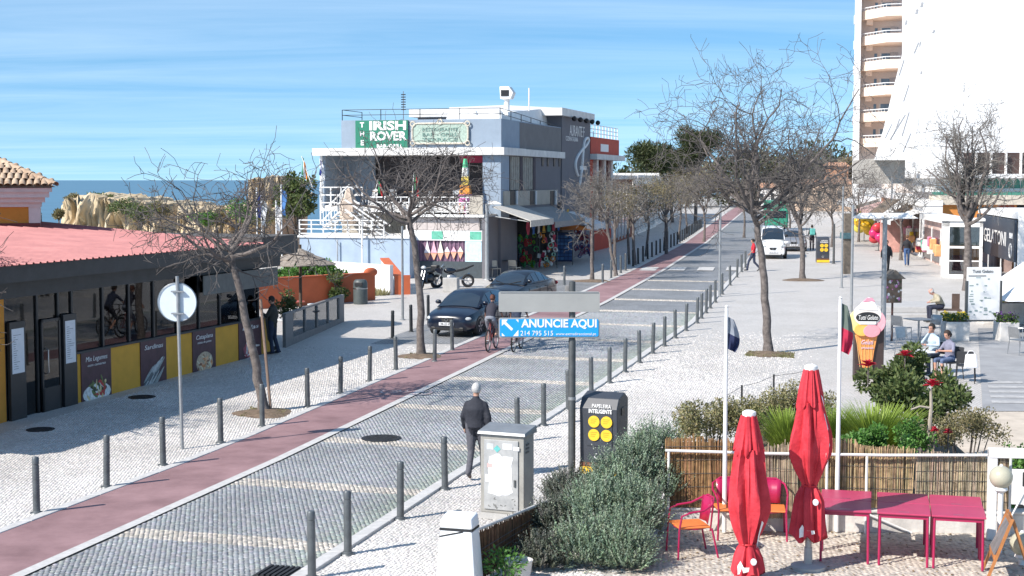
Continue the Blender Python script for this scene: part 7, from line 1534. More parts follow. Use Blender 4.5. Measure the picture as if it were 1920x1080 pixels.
# ------------------------------------------------------------------ pines, budding trees, far woods
def greentree(name, lab, px, py_c, Y, rx, rz_, mat, n, ln, wd, seed, tw=.2, sub=16, cat='tree', group=None, foot=None, s=.36):
    c = P(px, py_c, Y); base = Vector((c.x, Y, zg(Y) if foot is None else foot)); t = thing(name, lab, cat, base, 0, group); h = c.z - base.z; cl = clumpset((0, 0, h), (rx * .8, rx * .7, rz_ * .75), sub, s * rx, seed, .75); leafcloud('crown', t, mat, cl, n, ln, wd, seed, .4)
    tm = MB(); rn = random.Random(seed); tm.tube([(0, 0, -.2), (rn.uniform(-.1, .1) * rx, 0, h * .5), (0, 0, h)], [tw, tw * .8, tw * .4], 7)
    for cc, r_ in cl[::2]: tm.tube([(0, 0, h * .55), ((cc[0]) * .5, cc[1] * .5, (h * .6 + cc[2]) / 2), cc], [tw * .35, tw * .25, tw * .1], 5, caps=False)
    tm.build('trunk', m_bark, t, True); return t
greentree('pine_tree', 'dark green pine behind the red building', 1218, 300, 150, 2.6, 2.6, m_pine, 5200, .55, .06, 41); greentree('pine_tree', 'taller rounded dark pine beyond the red building', 1305, 278, 155, 3.1, 3.0, m_pine, 7000, .55, .06, 42); greentree('pine_tree', 'wide low pine between the two dark pines', 1262, 300, 158, 3.0, 2.2, m_pine, 4600, .55, .06, 43)
for i, (px, py, Y, rx, rz_) in enumerate(((1130, 375, 78, 1.6, 1.0), (1180, 372, 84, 2.0, 1.2), (1235, 365, 92, 2.2, 1.4), (1290, 362, 104, 2.3, 1.5), (1340, 352, 116, 2.4, 1.6), (1385, 345, 128, 2.6, 1.8))):
    x = xL(Y) - .9; px = 960 + F * x / Y; greentree('budding_tree', ['brown budding street tree nearest the red building', 'brown budding street tree at the second black bollard group', 'brown budding street tree over the shaded pavement', 'brown budding street tree before the white fence', 'brown budding street tree near the road end', 'last brown budding street tree at the road end'][i], px, py, Y, rx, rz_, m_bud, 1700, .10, .03, 50 + i, .09, 14, group='budding street trees')
    b = Vector((x + .3, Y + .4, zg(Y))); 
for i, (px, Y, sd) in enumerate(((1250, 95, 71), (1320, 112, 72), (1395, 120, 73), (1560, 104, 74), (1480, 118, 75), (1610, 112, 76), (1690, 88, 77))):
    x = (px - 960) / F * Y; bare_tree('street_tree', ['bare street tree over the shaded pavement beyond the crossing', 'bare street tree near the white fence', 'bare street tree at the far road end', 'bare street tree beyond the farther smart bin', 'bare street tree behind the green truck', 'bare street tree by the golden toy stand', 'bare street tree beside the thatched stall'][i], (x, Y, zg(Y)), [(0, 0, 0), (.05, 0, 1.4), (-.05, 0, 2.6)], .10, sd, 2.6, .9, 7, (5, 5, 3), (2.4, 1.7, 1.1, .6), .0, pale=True, rt=.009)
# hillside trees closing the street end
for i, (px, py, Y, rx, rz_, mt) in enumerate(((1200, 352, 230, 7, 4, m_pine), (1290, 340, 240, 8, 5, m_bud), (1370, 335, 250, 9, 6, m_pine), (1450, 330, 255, 9, 6, m_bud), (1530, 325, 250, 9, 6, m_pine), (1590, 335, 240, 6, 5, m_bud))):
    greentree('distant_tree', ['distant dark tree behind the red building', 'distant brown tree left of the road end', 'distant dark tree above the road end', 'distant brown tree right of the road end', 'distant dark tree beside the tower foot', 'distant brown tree at the tower foot'][i], px, py, Y, rx, rz_, mt, 2600, .9, .2, 80 + i, .3, 18, group='distant trees closing the street')
# ================================================================== BACKGROUND LEFT: headland, rock, flags
def rock(name, lab, px0, px1, ytop, Y, seed, dep=18, bot=-30, mat=None):
    """headland with uneven top line; ytop maps pixel x to skyline pixel y"""
    rn = np.random.RandomState(seed); nx, nz, ny = 110, 44, 10; V = []; Q = []
    xs = np.linspace(px0, px1, nx); 
    prof = interp(ytop)
    G1, G2, G3 = rn.uniform(-1, 1, (40, 40)), rn.uniform(-1, 1, (90, 90)), rn.uniform(-1, 1, (200, 200))
    def val(Gd, x, y):
        n = len(Gd); x %= n - 1; y %= n - 1; i, j = int(x), int(y); u, v = x - i, y - j; return (Gd[i, j] * (1 - u) + Gd[i + 1, j] * u) * (1 - v) + (Gd[i, j + 1] * (1 - u) + Gd[i + 1, j + 1] * u) * v
    def nz_(a, b): return val(G1, a * 1.2, b * 1.4) + .6 * val(G2, a * 3.1, b * 3.6) + .35 * val(G3, a * 7.7, b * 8.3)
    # front face rows from the foot to the rim, then top rows running back
    for i, px in enumerate(xs):
        zt = P(px, prof(px), Y).z + .22 * nz_(px * .13, 2) + rn.uniform(-.08, .08); u = (px - px0) / (px1 - px0); side = min(u, 1 - u)
        for k in range(nz):
            v = k / (nz - 1); z = bot + (zt - bot) * v; bulge = dep * .30 * (1 - v) ** 1.3 + 1.5 * nz_(px * .05 + 3, (z + 40) * .5) + rn.uniform(-.12, .12)
            yy = Y - bulge + (1 - min(1, side * 5)) ** 2 * dep * .5; V.append(((px - 960) / F * Y * (1 + .0), yy, z + rn.uniform(-.1, .1)))
        for k in range(1, ny): V.append(((px - 960) / F * Y, Y + dep * k / ny + (1 - min(1, side * 5)) ** 2 * dep * .5 * (1 - k / ny), zt - .25 * (k / ny) ** 2 + .25 * nz_(px * .1, k)))
    m = nz + ny - 1
    for i in range(nx - 1):
        for k in range(m - 1): Q.append((i * m + k, (i + 1) * m + k, (i + 1) * m + k + 1, i * m + k + 1))
    o = obj(name, npmesh(name, np.array(V), np.array(Q), mat or m_cliff)); o['kind'] = 'structure'; o['label'] = lab; return o
m_rockc = M('sandstone', (.58, .43, .25), .95, var=.3, scale=.45, c2=(.66, .56, .40), bump=1, bscale=1.6, geo=True)
rock('headland', 'ochre sandstone headland above the sea', 76, 350, [(76, 410), (90, 395), (120, 375), (160, 368), (205, 371), (250, 380), (300, 384), (350, 392)], 120, 3, 20, mat=m_rockc)
rock('rock_stack', 'pale sandstone crag behind the deck flags', 448, 560, [(448, 372), (462, 345), (480, 336), (505, 334), (530, 340), (545, 352), (560, 365)], 105, 5, 10, mat=m_rockc)
rock('headland', 'low ochre cliff behind the green shrubs', 300, 520, [(300, 395), (360, 398), (430, 392), (520, 395)], 98, 7, 14, mat=m_rockc)
for i, (px, py, Y, rx, rz_, mt, lab) in enumerate(((140, 371, 124, .9, .25, m_tanl, 'dry scrub on the headland crest'), (175, 368, 125, 1.2, .35, m_dleaf, 'dark scrub on the headland crest'), (205, 372, 124, .8, .4, m_dleaf, 'rounded dark scrub at the headland crest'), (235, 386, 117, 1.6, .5, m_dleaf, 'green scrub patch on the headland face'), (265, 396, 115, 1.5, .6, m_dleaf, 'low green scrub patch lower on the headland face'), (300, 390, 117, 1.3, .5, m_tanl, 'tan scrub beside the headland shoulder'), (110, 400, 114, .6, .5, m_tanl, 'small tan scrub on the steep headland end'), (375, 400, 90, 1.0, .9, m_bleaf, 'bright green shrub over the red roof ridge'), (405, 408, 92, .9, .6, m_tanl, 'tan shrub between the two bright green shrubs'), (450, 395, 90, 1.3, 1.1, m_bleaf, 'larger bright green shrub left of the deck'), (495, 405, 92, 1.0, .8, m_hedge, 'olive shrub below the deck flags'))):
    c = P(px, py, Y); base = Vector((c.x, Y, c.z - rz_ * 1.2)); t = thing('scrub', lab, 'shrub', base); leafcloud('foliage', t, mt, clumpset((0, 0, rz_), (rx * .8, rx * .6, rz_ * .7), 9, .42 * rx, 90 + i, .7), 1300, .16, .05, 90 + i, .3); MB().tube([(0, 0, -.8), (0, 0, rz_)], [.08, .04], 5).build('stem', m_bark, t)
greentree('cypress', 'dark rounded evergreen on the slope beside the pub deck', 562, 375, 92, 1.7, 2.3, m_dleaf, 3600, .22, .07, 120, .2, 14, foot=-2.0)
# tall flags left of the deck
for i, (px, ytop, ybot, c1, lab) in enumerate(((482, 350, 430, (.03, .05, .22), 'tall white pole with a hanging navy flag left of the deck'), (491, 365, 430, (.7, .7, .7), 'bare white pole beside the navy flag pole'), (528, 345, 425, (.10, .25, .55), 'white pole with a hanging light blue flag'), (518, 375, 425, (.75, .72, .7), 'short white pole between the flags'))):
    Y = 78; p = P(px, ybot, Y); zt = P(px, ytop, Y).z; t = thing('flag_mast', lab, 'flag', (p.x, Y, zg(Y) - .03)); MB().cyl((0, 0, 0), (0, 0, zt - zg(Y)), .04, n=6).build('mast', m_wht, t)
    mb = MB(); vs = []
    for k in range(7): z = zt - zg(Y) - .25 - k * .22; vs += [(.03, 0, z), (.24 + .05 * math.sin(k), .12 * math.sin(k * 1.4), z - .12)]
    mb.add(vs, [(2 * k, 2 * k + 1, 2 * k + 3, 2 * k + 2) for k in range(6)]); obj('cloth', mb.mesh('cloth', M('mast_%d' % i, c1, .8, tr=.3), True), t)
# ------------------------------------------------------------------ souvenir shop goods and awnings along the pub side
m_awg = M('awning_grey', (.30, .29, .28), .85, var=.12)
for i, (px0, px1, py, mt, lab) in enumerate(((955, 1000, 402, M('awning_beige', (.52, .49, .44), .85), 'beige awning at the corner of the pub building'), (1003, 1062, 405, m_awg, 'grey awning over the souvenir shop'), (1066, 1100, 412, aw_w, 'white awning below the looping emblem'))):
    y0, zz = psd(px0, py, .9); y1, _ = psd(px1, py, .9); t = thing('awning', lab, 'awning', ploc(0, y0), PA); L_ = y1 - y0
    MB().hexa([(.0, 0, zz + .35), (2.0, 0, zz - .35), (2.0, L_, zz - .35), (.0, L_, zz + .35)], [(.0, 0, zz + .4), (2.0, 0, zz - .3), (2.0, L_, zz - .3), (.0, L_, zz + .4)]).build('canvas', mt, t); MB().box(1.98, 2.01, 0, L_, zz - .62, zz - .31).build('valance', mt, t)
    for yy in (.1, L_ - .1): MB().cyl((0, yy, zz - .1), (1.9, yy, zz - .36), .025, n=6).build('arm', m_galv, t)
def rack(nm, lab, cat, px, py, w_, h_, cols, seed, kind):
    p = G(px, py); t = thing(nm, lab, cat, p, PA); rn = random.Random(seed)
    for s in (-1, 1): MB().cyl((s * w_ / 2, 0, 0), (s * w_ / 2, 0, h_), .025, n=6).build('post', m_dpole, t)
    for k in range(3): MB().cyl((-w_ / 2, 0, h_ * (k + 1) / 3), (w_ / 2, 0, h_ * (k + 1) / 3), .02, n=6).build('bar', m_dpole, t)
    if kind == 'cards':
        for r_ in range(7):
            for c in range(4): x = -w_ / 2 + w_ * (c + .1) / 4; z = .3 + (h_ - .4) * r_ / 7; MB().box(x, x + w_ / 4 * .8, -.08, -.05, z, z + (h_ - .4) / 7 * .75).build('postcard', M('card_%d' % rn.randrange(4), [(.10, .22, .42), (.30, .44, .58), (.55, .60, .62), (.05, .12, .28)][rn.randrange(4)], .5), t)
        MB().box(-w_ / 2, w_ / 2, -.04, .1, .2, h_).build('back', M('rack_navy', (.03, .05, .12), .6), t)
    else:
        for k in range(34):
            c = cols[rn.randrange(len(cols))]; x, z = rn.uniform(-w_ / 2, w_ / 2), rn.uniform(.15, h_); a = rn.uniform(-.5, .5); mb = MB()
            if k % 3 == 0: mb.torus((0, 0, 0), rn.uniform(.08, .15), .035, 'y', 12, 5)
            elif k % 3 == 1: mb.box(-rn.uniform(.05, .13), rn.uniform(.05, .13), -.02, .02, -rn.uniform(.1, .2), rn.uniform(.08, .18))
            else: mb.sph((0, 0, 0), (rn.uniform(.05, .12), .05, rn.uniform(.08, .18)), 8, 6)
            mb.xf(Matrix.Translation((x, rn.uniform(-.28, .05), z)) @ Matrix.Rotation(a, 4, 'Y') @ Matrix.Rotation(rn.uniform(-.6, .6), 4, 'Z')); mb.build('hanging_toy', M('souv_%s' % str(c), c, .5, var=.35, scale=9), t, k % 3 != 1)
rack('postcard_rack', 'tall rack of blue postcards in front of the souvenir shop', 'rack', 1058, 497, .95, 1.85, None, 1, 'cards'); rack('postcard_rack', 'shaded rack of postcards at the shop corner', 'rack', 965, 500, .7, 1.9, None, 2, 'cards')
rack('beach_toy_rack', 'rack of green and red beach toys at the souvenir shop', 'rack', 990, 502, 1.0, 1.8, [(.18, .40, .03), (.45, .05, .05), (.05, .3, .1)], 3, 'toys'); rack('beach_toy_rack', 'rack of pale mint and orange beach toys beside the postcards', 'rack', 1028, 503, 1.0, 2.0, [(.40, .65, .50), (.65, .25, .05), (.7, .7, .65), (.5, .05, .1)], 4, 'toys'); rack('beach_toy_rack', 'rack of dark red towels and bags farther along the shop front', 'rack', 1092, 488, 1.4, 1.9, [(.25, .02, .04), (.05, .06, .2), (.3, .1, .2)], 5, 'toys')
p = G(1075, 492); t = thing('orange_parasol', 'orange parasol over the postcard rack', 'parasol', p); zt = P(1075, 417, p.y).z - p.z; MB().cyl((0, 0, 0), (0, 0, zt), .03).build('pole', m_galv, t); MB().lathe([(1.05, zt - .42), (.6, zt - .2), (.05, zt)], 10).build('canopy', M('orange_canvas', (.72, .18, .02), .8), t)
for i, (px, py, rz) in enumerate(((928, 520, .4), (965, 518, 2.6))): p = G(px, py); cafe_chair('folding_chair', ['pale folding chair left of the pavement table', 'pale folding chair right of the pavement table'][i], p, rz, M('pale_wood', (.55, .48, .38), .6))
p = G(948, 515); t = thing('pavement_table', 'dark topped table before the souvenir shop', 'table', p); MB().box(-.6, .6, -.4, .4, .72, .75).build('table_top', m_anth, t, bev=.01)
for sx in (-1, 1): MB().cyl((sx * .5, 0, 0), (sx * .5, 0, .72), .03, n=6).build('leg', m_dpole, t)
# low shops, white fence panels beyond the red house
def farblock(nm, lab, px0, px1, py0, Y0, Y1, h, mat, off=-9, seed=1):
    xa, xb = xL(Y0) + off, xL(Y1) + off; t = thing(nm, lab, 'building', (xa, Y0, zg(Y0)), -math.atan2(xb - xa, Y1 - Y0)); L_ = math.hypot(xb - xa, Y1 - Y0); MB().box(-8, 0, 0, L_, -.1, h).build('wall', mat, t); MB().box(-8.2, .4, -.2, L_ + .2, h, h + .3).build('roof_slab', m_slab, t)
    k = 0; y = .6
    while y < L_ - 1.5: MB().box(0, .05, y, y + 1.4, .4, h - .6).build('window', m_cglass, t); MB().box(.0, .09, y - .12, y - .02, .2, h - .4).build('window_frame', m_wht, t); y += 2.2
    return t
farblock('brick_shop', 'low rust red shop with dark windows beyond the red building', 1150, 1200, 390, 105, 122, 4.8, M('rust_wall', (.22, .07, .04), .8), -5.2); farblock('glass_shop', 'pale glazed shop behind the black bollards', 1195, 1260, 380, 123, 146, 4.8, m_white2, -5.2); farblock('white_house', 'low white house at the far end of the left pavement', 1260, 1300, 370, 148, 190, 5.0, m_white2, -5.5)
# rooftops and houses closing the view at the far end
for i, (px0, px1, py0, Y, mt, lab) in enumerate(((1166, 1215, 338, 205, m_white2, 'white rooftop terrace beyond the red building'), (1420, 1480, 352, 215, m_white2, 'white house at the end of the road'), (1490, 1600, 345, 210, M('peach_far', (.62, .46, .34), .8), 'peach house left of the tower foot'), (1545, 1590, 312, 230, M('tile_far', (.5, .25, .14), .9), 'tiled roof house showing beside the tower'))):
    a = P(px0, py0, Y); b = P(px1, py0, Y); t = thing('distant_house', lab, 'house', (a.x, Y, zg(Y)), -math.atan((px0 - 960) / F)); h = a.z - zg(Y); MB().box(0, b.x - a.x, 0, 8, 0, h).build('wall', mt, t); MB().hexa([(-.3, -.3, h), (b.x - a.x + .3, -.3, h), (b.x - a.x + .3, 8.3, h), (-.3, 8.3, h)], [(.5, 2, h + .7), (b.x - a.x - .5, 2, h + .7), (b.x - a.x - .5, 6, h + .7), (.5, 6, h + .7)]).build('roof', M('far_tile', (.48, .26, .16), .9), t)
    for k in range(3): MB().box(.4 + k * (b.x - a.x) / 3, .9 + k * (b.x - a.x) / 3, -.03, .0, h * .45, h * .75).build('window', m_cglass, t)

# ------------------------------------------------------------------ life on the pub veranda and along its front
for i, px in enumerate((700, 760, 820)):
    x = pf(px, 370)[0]; p = ploc(x, 1.3, z2); t = thing('veranda_table', ['veranda table behind the red and green flag', 'veranda table under the middle of the pub canopy', 'veranda table near the rainbow windsock'][i], 'table', p, PA); MB().box(-.4, .4, -.35, .35, .70, .74).build('table_top', m_tabl, t); MB().cyl((0, 0, 0), (0, 0, .7), .04, n=6).build('leg', m_black, t); MB().lathe([(.22, 0), (.2, .03)], 10).build('base', m_black, t)
for i, px in enumerate((685, 730, 788, 850)):
    x = pf(px, 370)[0]; p = ploc(x, .9, z2); cafe_chair('veranda_chair', ['pale veranda chair nearest the deck stairs', 'pale veranda chair beside the red flag', 'pale veranda chair at the middle table', 'pale veranda chair beside the windsock'][i], p, R.uniform(0, 6), m_wplas)
# rolled beach mats and towels hanging at the souvenir front
for i in range(9):
    y = 3.0 + i * 1.15; p = ploc(.55, y); t = thing('hanging_towel', 'patterned beach towel hanging under the souvenir shop awning', 'towel', p, PA, 'towels under the souvenir awning'); c = [(.45, .05, .08), (.05, .15, .40), (.70, .66, .60), (.60, .35, .05), (.08, .30, .22)][i % 5]
    mb = MB(); vs = []
    for k in range(7): zz = zb0 - .35 - k * .2; vs += [(.03 * math.sin(k * 1.3 + i), 0, zz), (.03 * math.sin(k * 1.7 + i + 1), .62, zz)]
    mb.add(vs, [(2 * k, 2 * k + 1, 2 * k + 3, 2 * k + 2) for k in range(6)]); obj('cloth', mb.mesh('cloth', M('towel%d' % (i % 5), c, .9, var=.4, scale=3), True), t); MB().cyl((0, -.05, zb0 - .34), (0, .68, zb0 - .34), .015, n=5).build('hanger_bar', m_dpole, t)
# ================================================================== PEOPLE AND BICYCLES
BASE = dict(head=(0, .03, 1.615), neck=(0, -.005, 1.47), ches=(0, -.01, 1.29), wais=(0, 0, 1.08), pelv=(0, 0, .95),
            shL=(-.158, -.01, 1.405), shR=(.158, -.01, 1.405), elL=(-.235, -.03, 1.13), elR=(.235, -.03, 1.13), wrL=(-.25, .05, .90), wrR=(.25, .05, .90),
            hiL=(-.09, 0, .93), hiR=(.09, 0, .93), knL=(-.10, .02, .50), knR=(.10, .02, .50), anL=(-.10, -.02, .085), anR=(.10, -.02, .085), toL=(-.115, .15, .035), toR=(.115, .15, .035))
def pose(**k): d = dict(BASE); d.update(k); return d
WALK = pose(knR=(.10, .22, .53), anR=(.10, .30, .10), toR=(.105, .46, .07), knL=(-.09, -.04, .50), anL=(-.09, -.34, .19), toL=(-.10, -.20, .04), elL=(-.24, .06, 1.14), wrL=(-.24, .24, .97), elR=(.24, -.13, 1.14), wrR=(.26, -.16, .89))
WALK2 = pose(knR=(.10, .12, .51), anR=(.10, .15, .085), toR=(.105, .32, .04), knL=(-.09, -.02, .50), anL=(-.09, -.22, .14), toL=(-.10, -.07, .035), elL=(-.24, .0, 1.13), wrL=(-.25, .12, .92), elR=(.245, -.08, 1.13), wrR=(.265, -.06, .89))
def sitpose(lean=0., arms=None, z=.47):
    d = pose(); 
    for k in ('head', 'neck', 'ches', 'wais', 'pelv', 'shL', 'shR', 'elL', 'elR', 'wrL', 'wrR', 'hiL', 'hiR'):
        x, y, zz = d[k]; h = zz - .95; d[k] = (x, y + h * math.sin(lean) * 1.0, z + .10 + h * math.cos(lean))
    for s, q in (('L', -1), ('R', 1)): d['hi' + s] = (q * .09, .02, z + .09); d['kn' + s] = (q * .13, .43, z + .07); d['an' + s] = (q * .13, .40, .085); d['to' + s] = (q * .14, .57, .035)
    if arms: d.update(arms)
    return d
def person(lab, loc, rz, J, top, bot, skin=(.42, .24, .17), shoe=(.03, .03, .03), hair=(.03, .022, .018), fore='top', calf='bot', H=1.75, vox=.017, hairlen=0, fat=1.0, bald=False, coat=False, eyes=False):
    k = H / 1.75; J = {n: Vector(v) * k for n, v in J.items()}; t = thing('person', lab, 'person', loc, rz); mb = MB(); bones = []
    def bone(a, b, ra, rb, tg, n=10):
        a, b = Vector(a), Vector(b); ra *= k; rb *= k; mb.tube([a, a.lerp(b, .5), b], [ra, (ra + rb) / 2, rb], n); mb.sph(a, ra, n, 6); mb.sph(b, rb, n, 6); bones.append((a, b, (ra + rb) / 2, tg))
    sp = [J['pelv'] - (J['wais'] - J['pelv']) * .35, J['pelv'], J['wais'], J['ches'], J['shL'].lerp(J['shR'], .5), J['neck']]; c = .015 if coat else 0
    rx = [.13, .165 * fat + c, .150 * fat + c, .180 * fat + c, .150 + c, .066]; ry = [.10, .122 * fat + c, .112 * fat + c, .125 * fat + c, .085 + c, .064]
    lat = (J['shR'] - J['shL']).normalized(); n = 14; k0 = len(mb.v)
    for i, p in enumerate(sp):
        d = (sp[min(i + 1, 5)] - sp[max(i - 1, 0)]).normalized(); f = lat.cross(d).normalized() * -1; 
        for j in range(n): q = 2 * math.pi * j / n; mb.v.append(tuple(p + lat * (rx[i] * k * math.cos(q)) + f * (ry[i] * k * math.sin(q))))
    for i in range(5):
        for j in range(n): mb.f.append((k0 + i * n + j, k0 + i * n + (j + 1) % n, k0 + (i + 1) * n + (j + 1) % n, k0 + (i + 1) * n + j))
    mb.f.append(tuple(k0 + j for j in range(n))[::-1]); mb.f.append(tuple(k0 + 5 * n + j for j in range(n)))
    for i in range(1, 4): bones.append((sp[i], sp[i + 1], .13 * k, 'top' if i > 1 else 'top'))
    bones.append((sp[0], sp[1], .14 * k, 'top' if coat else 'bot'))
    for s in 'LR':
        bone(J['sh' + s] - (J['neck'] - J['ches']).normalized() * .048 * k, J['el' + s], .057 + c * .6, .046 + c, 'top'); bone(J['el' + s], J['wr' + s], .044 + (c if fore == 'top' else -.004), .030 + (c if fore == 'top' else 0), fore)
        hd = (J['wr' + s] - J['el' + s]).normalized(); bone(J['wr' + s], J['wr' + s] + hd * .07 * k, .028, .030, 'skin', 8)
        bone(J['hi' + s], J['kn' + s], .095 * fat, .068 if calf == 'bot' else .06, 'bot'); bone(J['kn' + s], J['an' + s], .064 if calf == 'bot' else .05, .058 if calf == 'bot' else .035, calf); bone(J['an' + s] - Vector((0, 0, .02 * k)), J['to' + s], .045, .035, 'shoe', 8)
        heel = J['an' + s] - (J['to' + s] - J['an' + s]).normalized() * .05 * k; mb.sph((heel.x, heel.y, max(.035 * k, heel.z - .03 * k)), .036 * k, 8, 6)
    hd_ = J['head']; up_ = (hd_ - J['neck']).normalized(); fw = lat.cross(up_) * -1
    fw = Vector((0, 1, 0)) if fw.length < .1 else (fw if fw.y > 0 or abs(fw.y) < .2 else -fw); fw = (fw - up_ * fw.dot(up_)).normalized()
    bone(J['neck'] - up_ * .03, hd_ - up_ * .06 * k, .060, .054, 'skin'); Mh = Matrix((lat, fw, up_)).transposed().to_4x4(); Mh.translation = hd_
    k1 = len(mb.v); mb.sph((0, 0, .015 * k), (.079 * k, .097 * k, .110 * k), 16, 12); mb.sph((0, .035 * k, -.06 * k), (.052 * k, .055 * k, .058 * k), 12, 8); mb.sph((0, .098 * k, -.015 * k), (.014 * k, .022 * k, .026 * k), 8, 6)
    for s in (-1, 1): mb.sph((s * .076 * k, -.005 * k, -.005 * k), (.012 * k, .02 * k, .03 * k), 8, 6)
    mb.xf(Mh, k1); bones.append((hd_ - up_ * .06 * k, hd_ + up_ * .06 * k, .085 * k, 'skin'))
    me = mb.mesh('tmp', None); o = bpy.data.objects.new('tmp', me); col.objects.link(o); rm = o.modifiers.new('r', 'REMESH'); rm.mode = 'VOXEL'; rm.voxel_size = vox; sm = o.modifiers.new('s', 'SMOOTH'); sm.factor = .5; sm.iterations = 3
    dg = bpy.context.evaluated_depsgraph_get(); me2 = bpy.data.meshes.new_from_object(o.evaluated_get(dg)); bpy.data.objects.remove(o); bpy.data.meshes.remove(me)
    V = np.zeros(len(me2.vertices) * 3, np.float32); me2.vertices.foreach_get('co', V); V = V.reshape(-1, 3); Fs = [tuple(p.vertices) for p in me2.polygons]; cen = np.array([V[list(f)].mean(0) for f in Fs])
    best = np.full(len(Fs), 1e9); tgs = np.zeros(len(Fs), int); names = ['top', 'bot', 'skin', 'shoe']
    for a, b, r, tg in bones:
        a_, b_ = np.array(a), np.array(b); ab = b_ - a_; u = np.clip(((cen - a_) @ ab) / max(ab @ ab, 1e-9), 0, 1); dd = np.linalg.norm(cen - (a_ + u[:, None] * ab), axis=1) - r; w_ = dd < best; best[w_] = dd[w_]; tgs[w_] = names.index(tg)
    # separate fingers joined to the same body mesh
    fb = MB()
    for s in 'LR':
        w_ = J['wr' + s]; d = (w_ - J['el' + s]).normalized(); sd = d.cross(Vector((0, 1, 0))); sd = d.orthogonal() if sd.length < .2 else sd.normalized(); nr = d.cross(sd); b0 = w_ + d * .085 * k
        for q, l_ in zip((-.024, -.008, .008, .024), (.060, .072, .068, .052)): p0 = b0 + nr * q * k; fb.tube([p0, p0 + d * l_ * .5 * k + sd * .006, p0 + d * l_ * .9 * k + sd * .028 * k], [.0095 * k, .0085 * k, .007 * k], 6)
        p0 = w_ + d * .03 * k + nr * .026 * k; fb.tube([p0, p0 + (d * .03 + nr * .022 + sd * .012) * k, p0 + (d * .055 + nr * .026 + sd * .02) * k], [.011 * k, .0095 * k, .008 * k], 6)
    nv = len(V); me3 = bpy.data.meshes.new('body'); me3.from_pydata([tuple(v) for v in V] + fb.v, [], Fs + [tuple(i + nv for i in f) for f in fb.f]); bpy.data.meshes.remove(me2)
    for c_, nm, ro in ((top, 'cloth', .85), (bot, 'cloth', .85), (skin, 'skin', .55), (shoe, 'shoe', .5)): me3.materials.append(M('%s_%s' % (nm, str(c_)), c_, ro, var=.18, scale=7, bump=.15 if nm != 'cloth' else .8, bscale=11))
    me3.polygons.foreach_set('material_index', list(tgs) + [2] * len(fb.f)); me3.polygons.foreach_set('use_smooth', [True] * len(me3.polygons)); obj('body', me3, t)
    if hair:
        hm = MB(); hm.sph((0, -.012 * k, .03 * k), (.087 * k, .104 * k, .110 * k), 18, 14); keep = []
        for f in hm.f:
            c_ = sum((Vector(hm.v[i]) for i in f), Vector()) / len(f)
            if bald and c_.z > .06 * k: continue
            if c_.y > .045 * k and c_.z < .075 * k: continue
            if c_.z < -.055 * k or (c_.z < -.02 * k and c_.y > -.0): continue
            keep.append(f)
        hm.f = keep; hm.v = [tuple(Vector(v) * 1.0) for v in hm.v]
        if hairlen: hm.tube([(0, -.05 * k, .05 * k), (0, -.085 * k, -.05 * k), (0, -.08 * k, -hairlen * k)], [.07 * k, .065 * k, .03 * k], 10)
        hm.xf(Mh); hm.build('hair', M('hair_%s' % str(hair), hair, .7, var=.3, scale=40, bump=.5), t, True)
    if eyes:
        for s in (-1, 1): MB().sph((s * .03 * k, .083 * k, .012 * k), (.012 * k, .008 * k, .007 * k), 8, 6).xf(Mh).build('eye', M('eye_dark', (.02, .015, .012), .3), t); MB().sph((s * .031 * k, .085 * k, .032 * k), (.018 * k, .008 * k, .004 * k), 8, 4).xf(Mh).build('eyebrow', M('hair_%s' % str(hair), hair or (.05, .04, .03), .7), t)
        MB().sph((0, .088 * k, -.058 * k), (.024 * k, .008 * k, .006 * k), 8, 4).xf(Mh).build('mouth', M('lip', (.35, .11, .09), .5), t)
    return t
blk = (.018, .019, .024)
p = G(893, 898); person('grey haired man in a dark jacket walking away beside the street cabinet', (p.x, p.y, .012), rad(-12), WALK2, (.022, .024, .034), (.085, .085, .10), hair=(.48, .47, .46), coat=True, fat=1.18, H=1.74, shoe=(.10, .06, .045))
p = G(512, 664); person('man in a dark jacket and jeans standing in the shade at the ochre wall end', (p.x, p.y, p.z), rad(75), pose(elL=(-.25, .08, 1.16), wrL=(-.12, .24, 1.2), anR=(.13, -.12, .085), toR=(.14, .05, .035), knR=(.12, .0, .5)), (.035, .035, .03), (.02, .03, .06), coat=True, fat=1.05)
p = G(1412, 509); person('person in a red shirt striding towards the road past the large tree', (p.x, p.y, p.z), rad(95), WALK, (.50, .02, .035), (.03, .04, .075), fore='skin', hair=(.02, .015, .012), vox=.022)
p = G(1662, 513); person('person in black walking past the double headed lamp', (p.x, p.y, p.z), rad(170), WALK2, blk, (.02, .02, .024), vox=.022, coat=True, fat=1.05, skin=(.35, .2, .15))
p = G(1700, 499); person('person in a black top and blue jeans walking away with a shoulder bag', (p.x, p.y, p.z), rad(-8), WALK2, blk, (.05, .10, .22), vox=.022, hair=(.12, .06, .03), shoe=(.5, .48, .45))
t = thing('shoulder_bag', 'black shoulder bag carried by the person in blue jeans', 'bag', (p.x + .30, p.y, p.z + .78)); MB().box(-.13, .13, -.06, .06, 0, .26).build('bag_body', M('bag_black', (.02, .02, .022), .6), t, bev=.03); MB().tube([(-.1, 0, .25), (-.14, 0, .5), (-.2, 0, .62)], .012, 5).build('strap', MATS['bag_black'], t)
p = G(1522, 470); person('person in dark clothes with a teal bag far up the shop pavement', (p.x, p.y, p.z), rad(-8), WALK2, (.06, .05, .055), (.03, .025, .035), vox=.026)
t = thing('teal_backpack', 'teal backpack worn by the walker far up the shop pavement', 'bag', (p.x, p.y - .2, p.z + 1.05)); MB().box(-.18, .18, -.1, .08, 0, .46).build('bag_body', M('bag_teal', (.10, .40, .36), .7), t, bev=.06); MB().box(-.14, .14, -.14, -.09, .05, .22).build('pocket', M('bag_teal', (.10, .40, .36), .7), t, bev=.03)
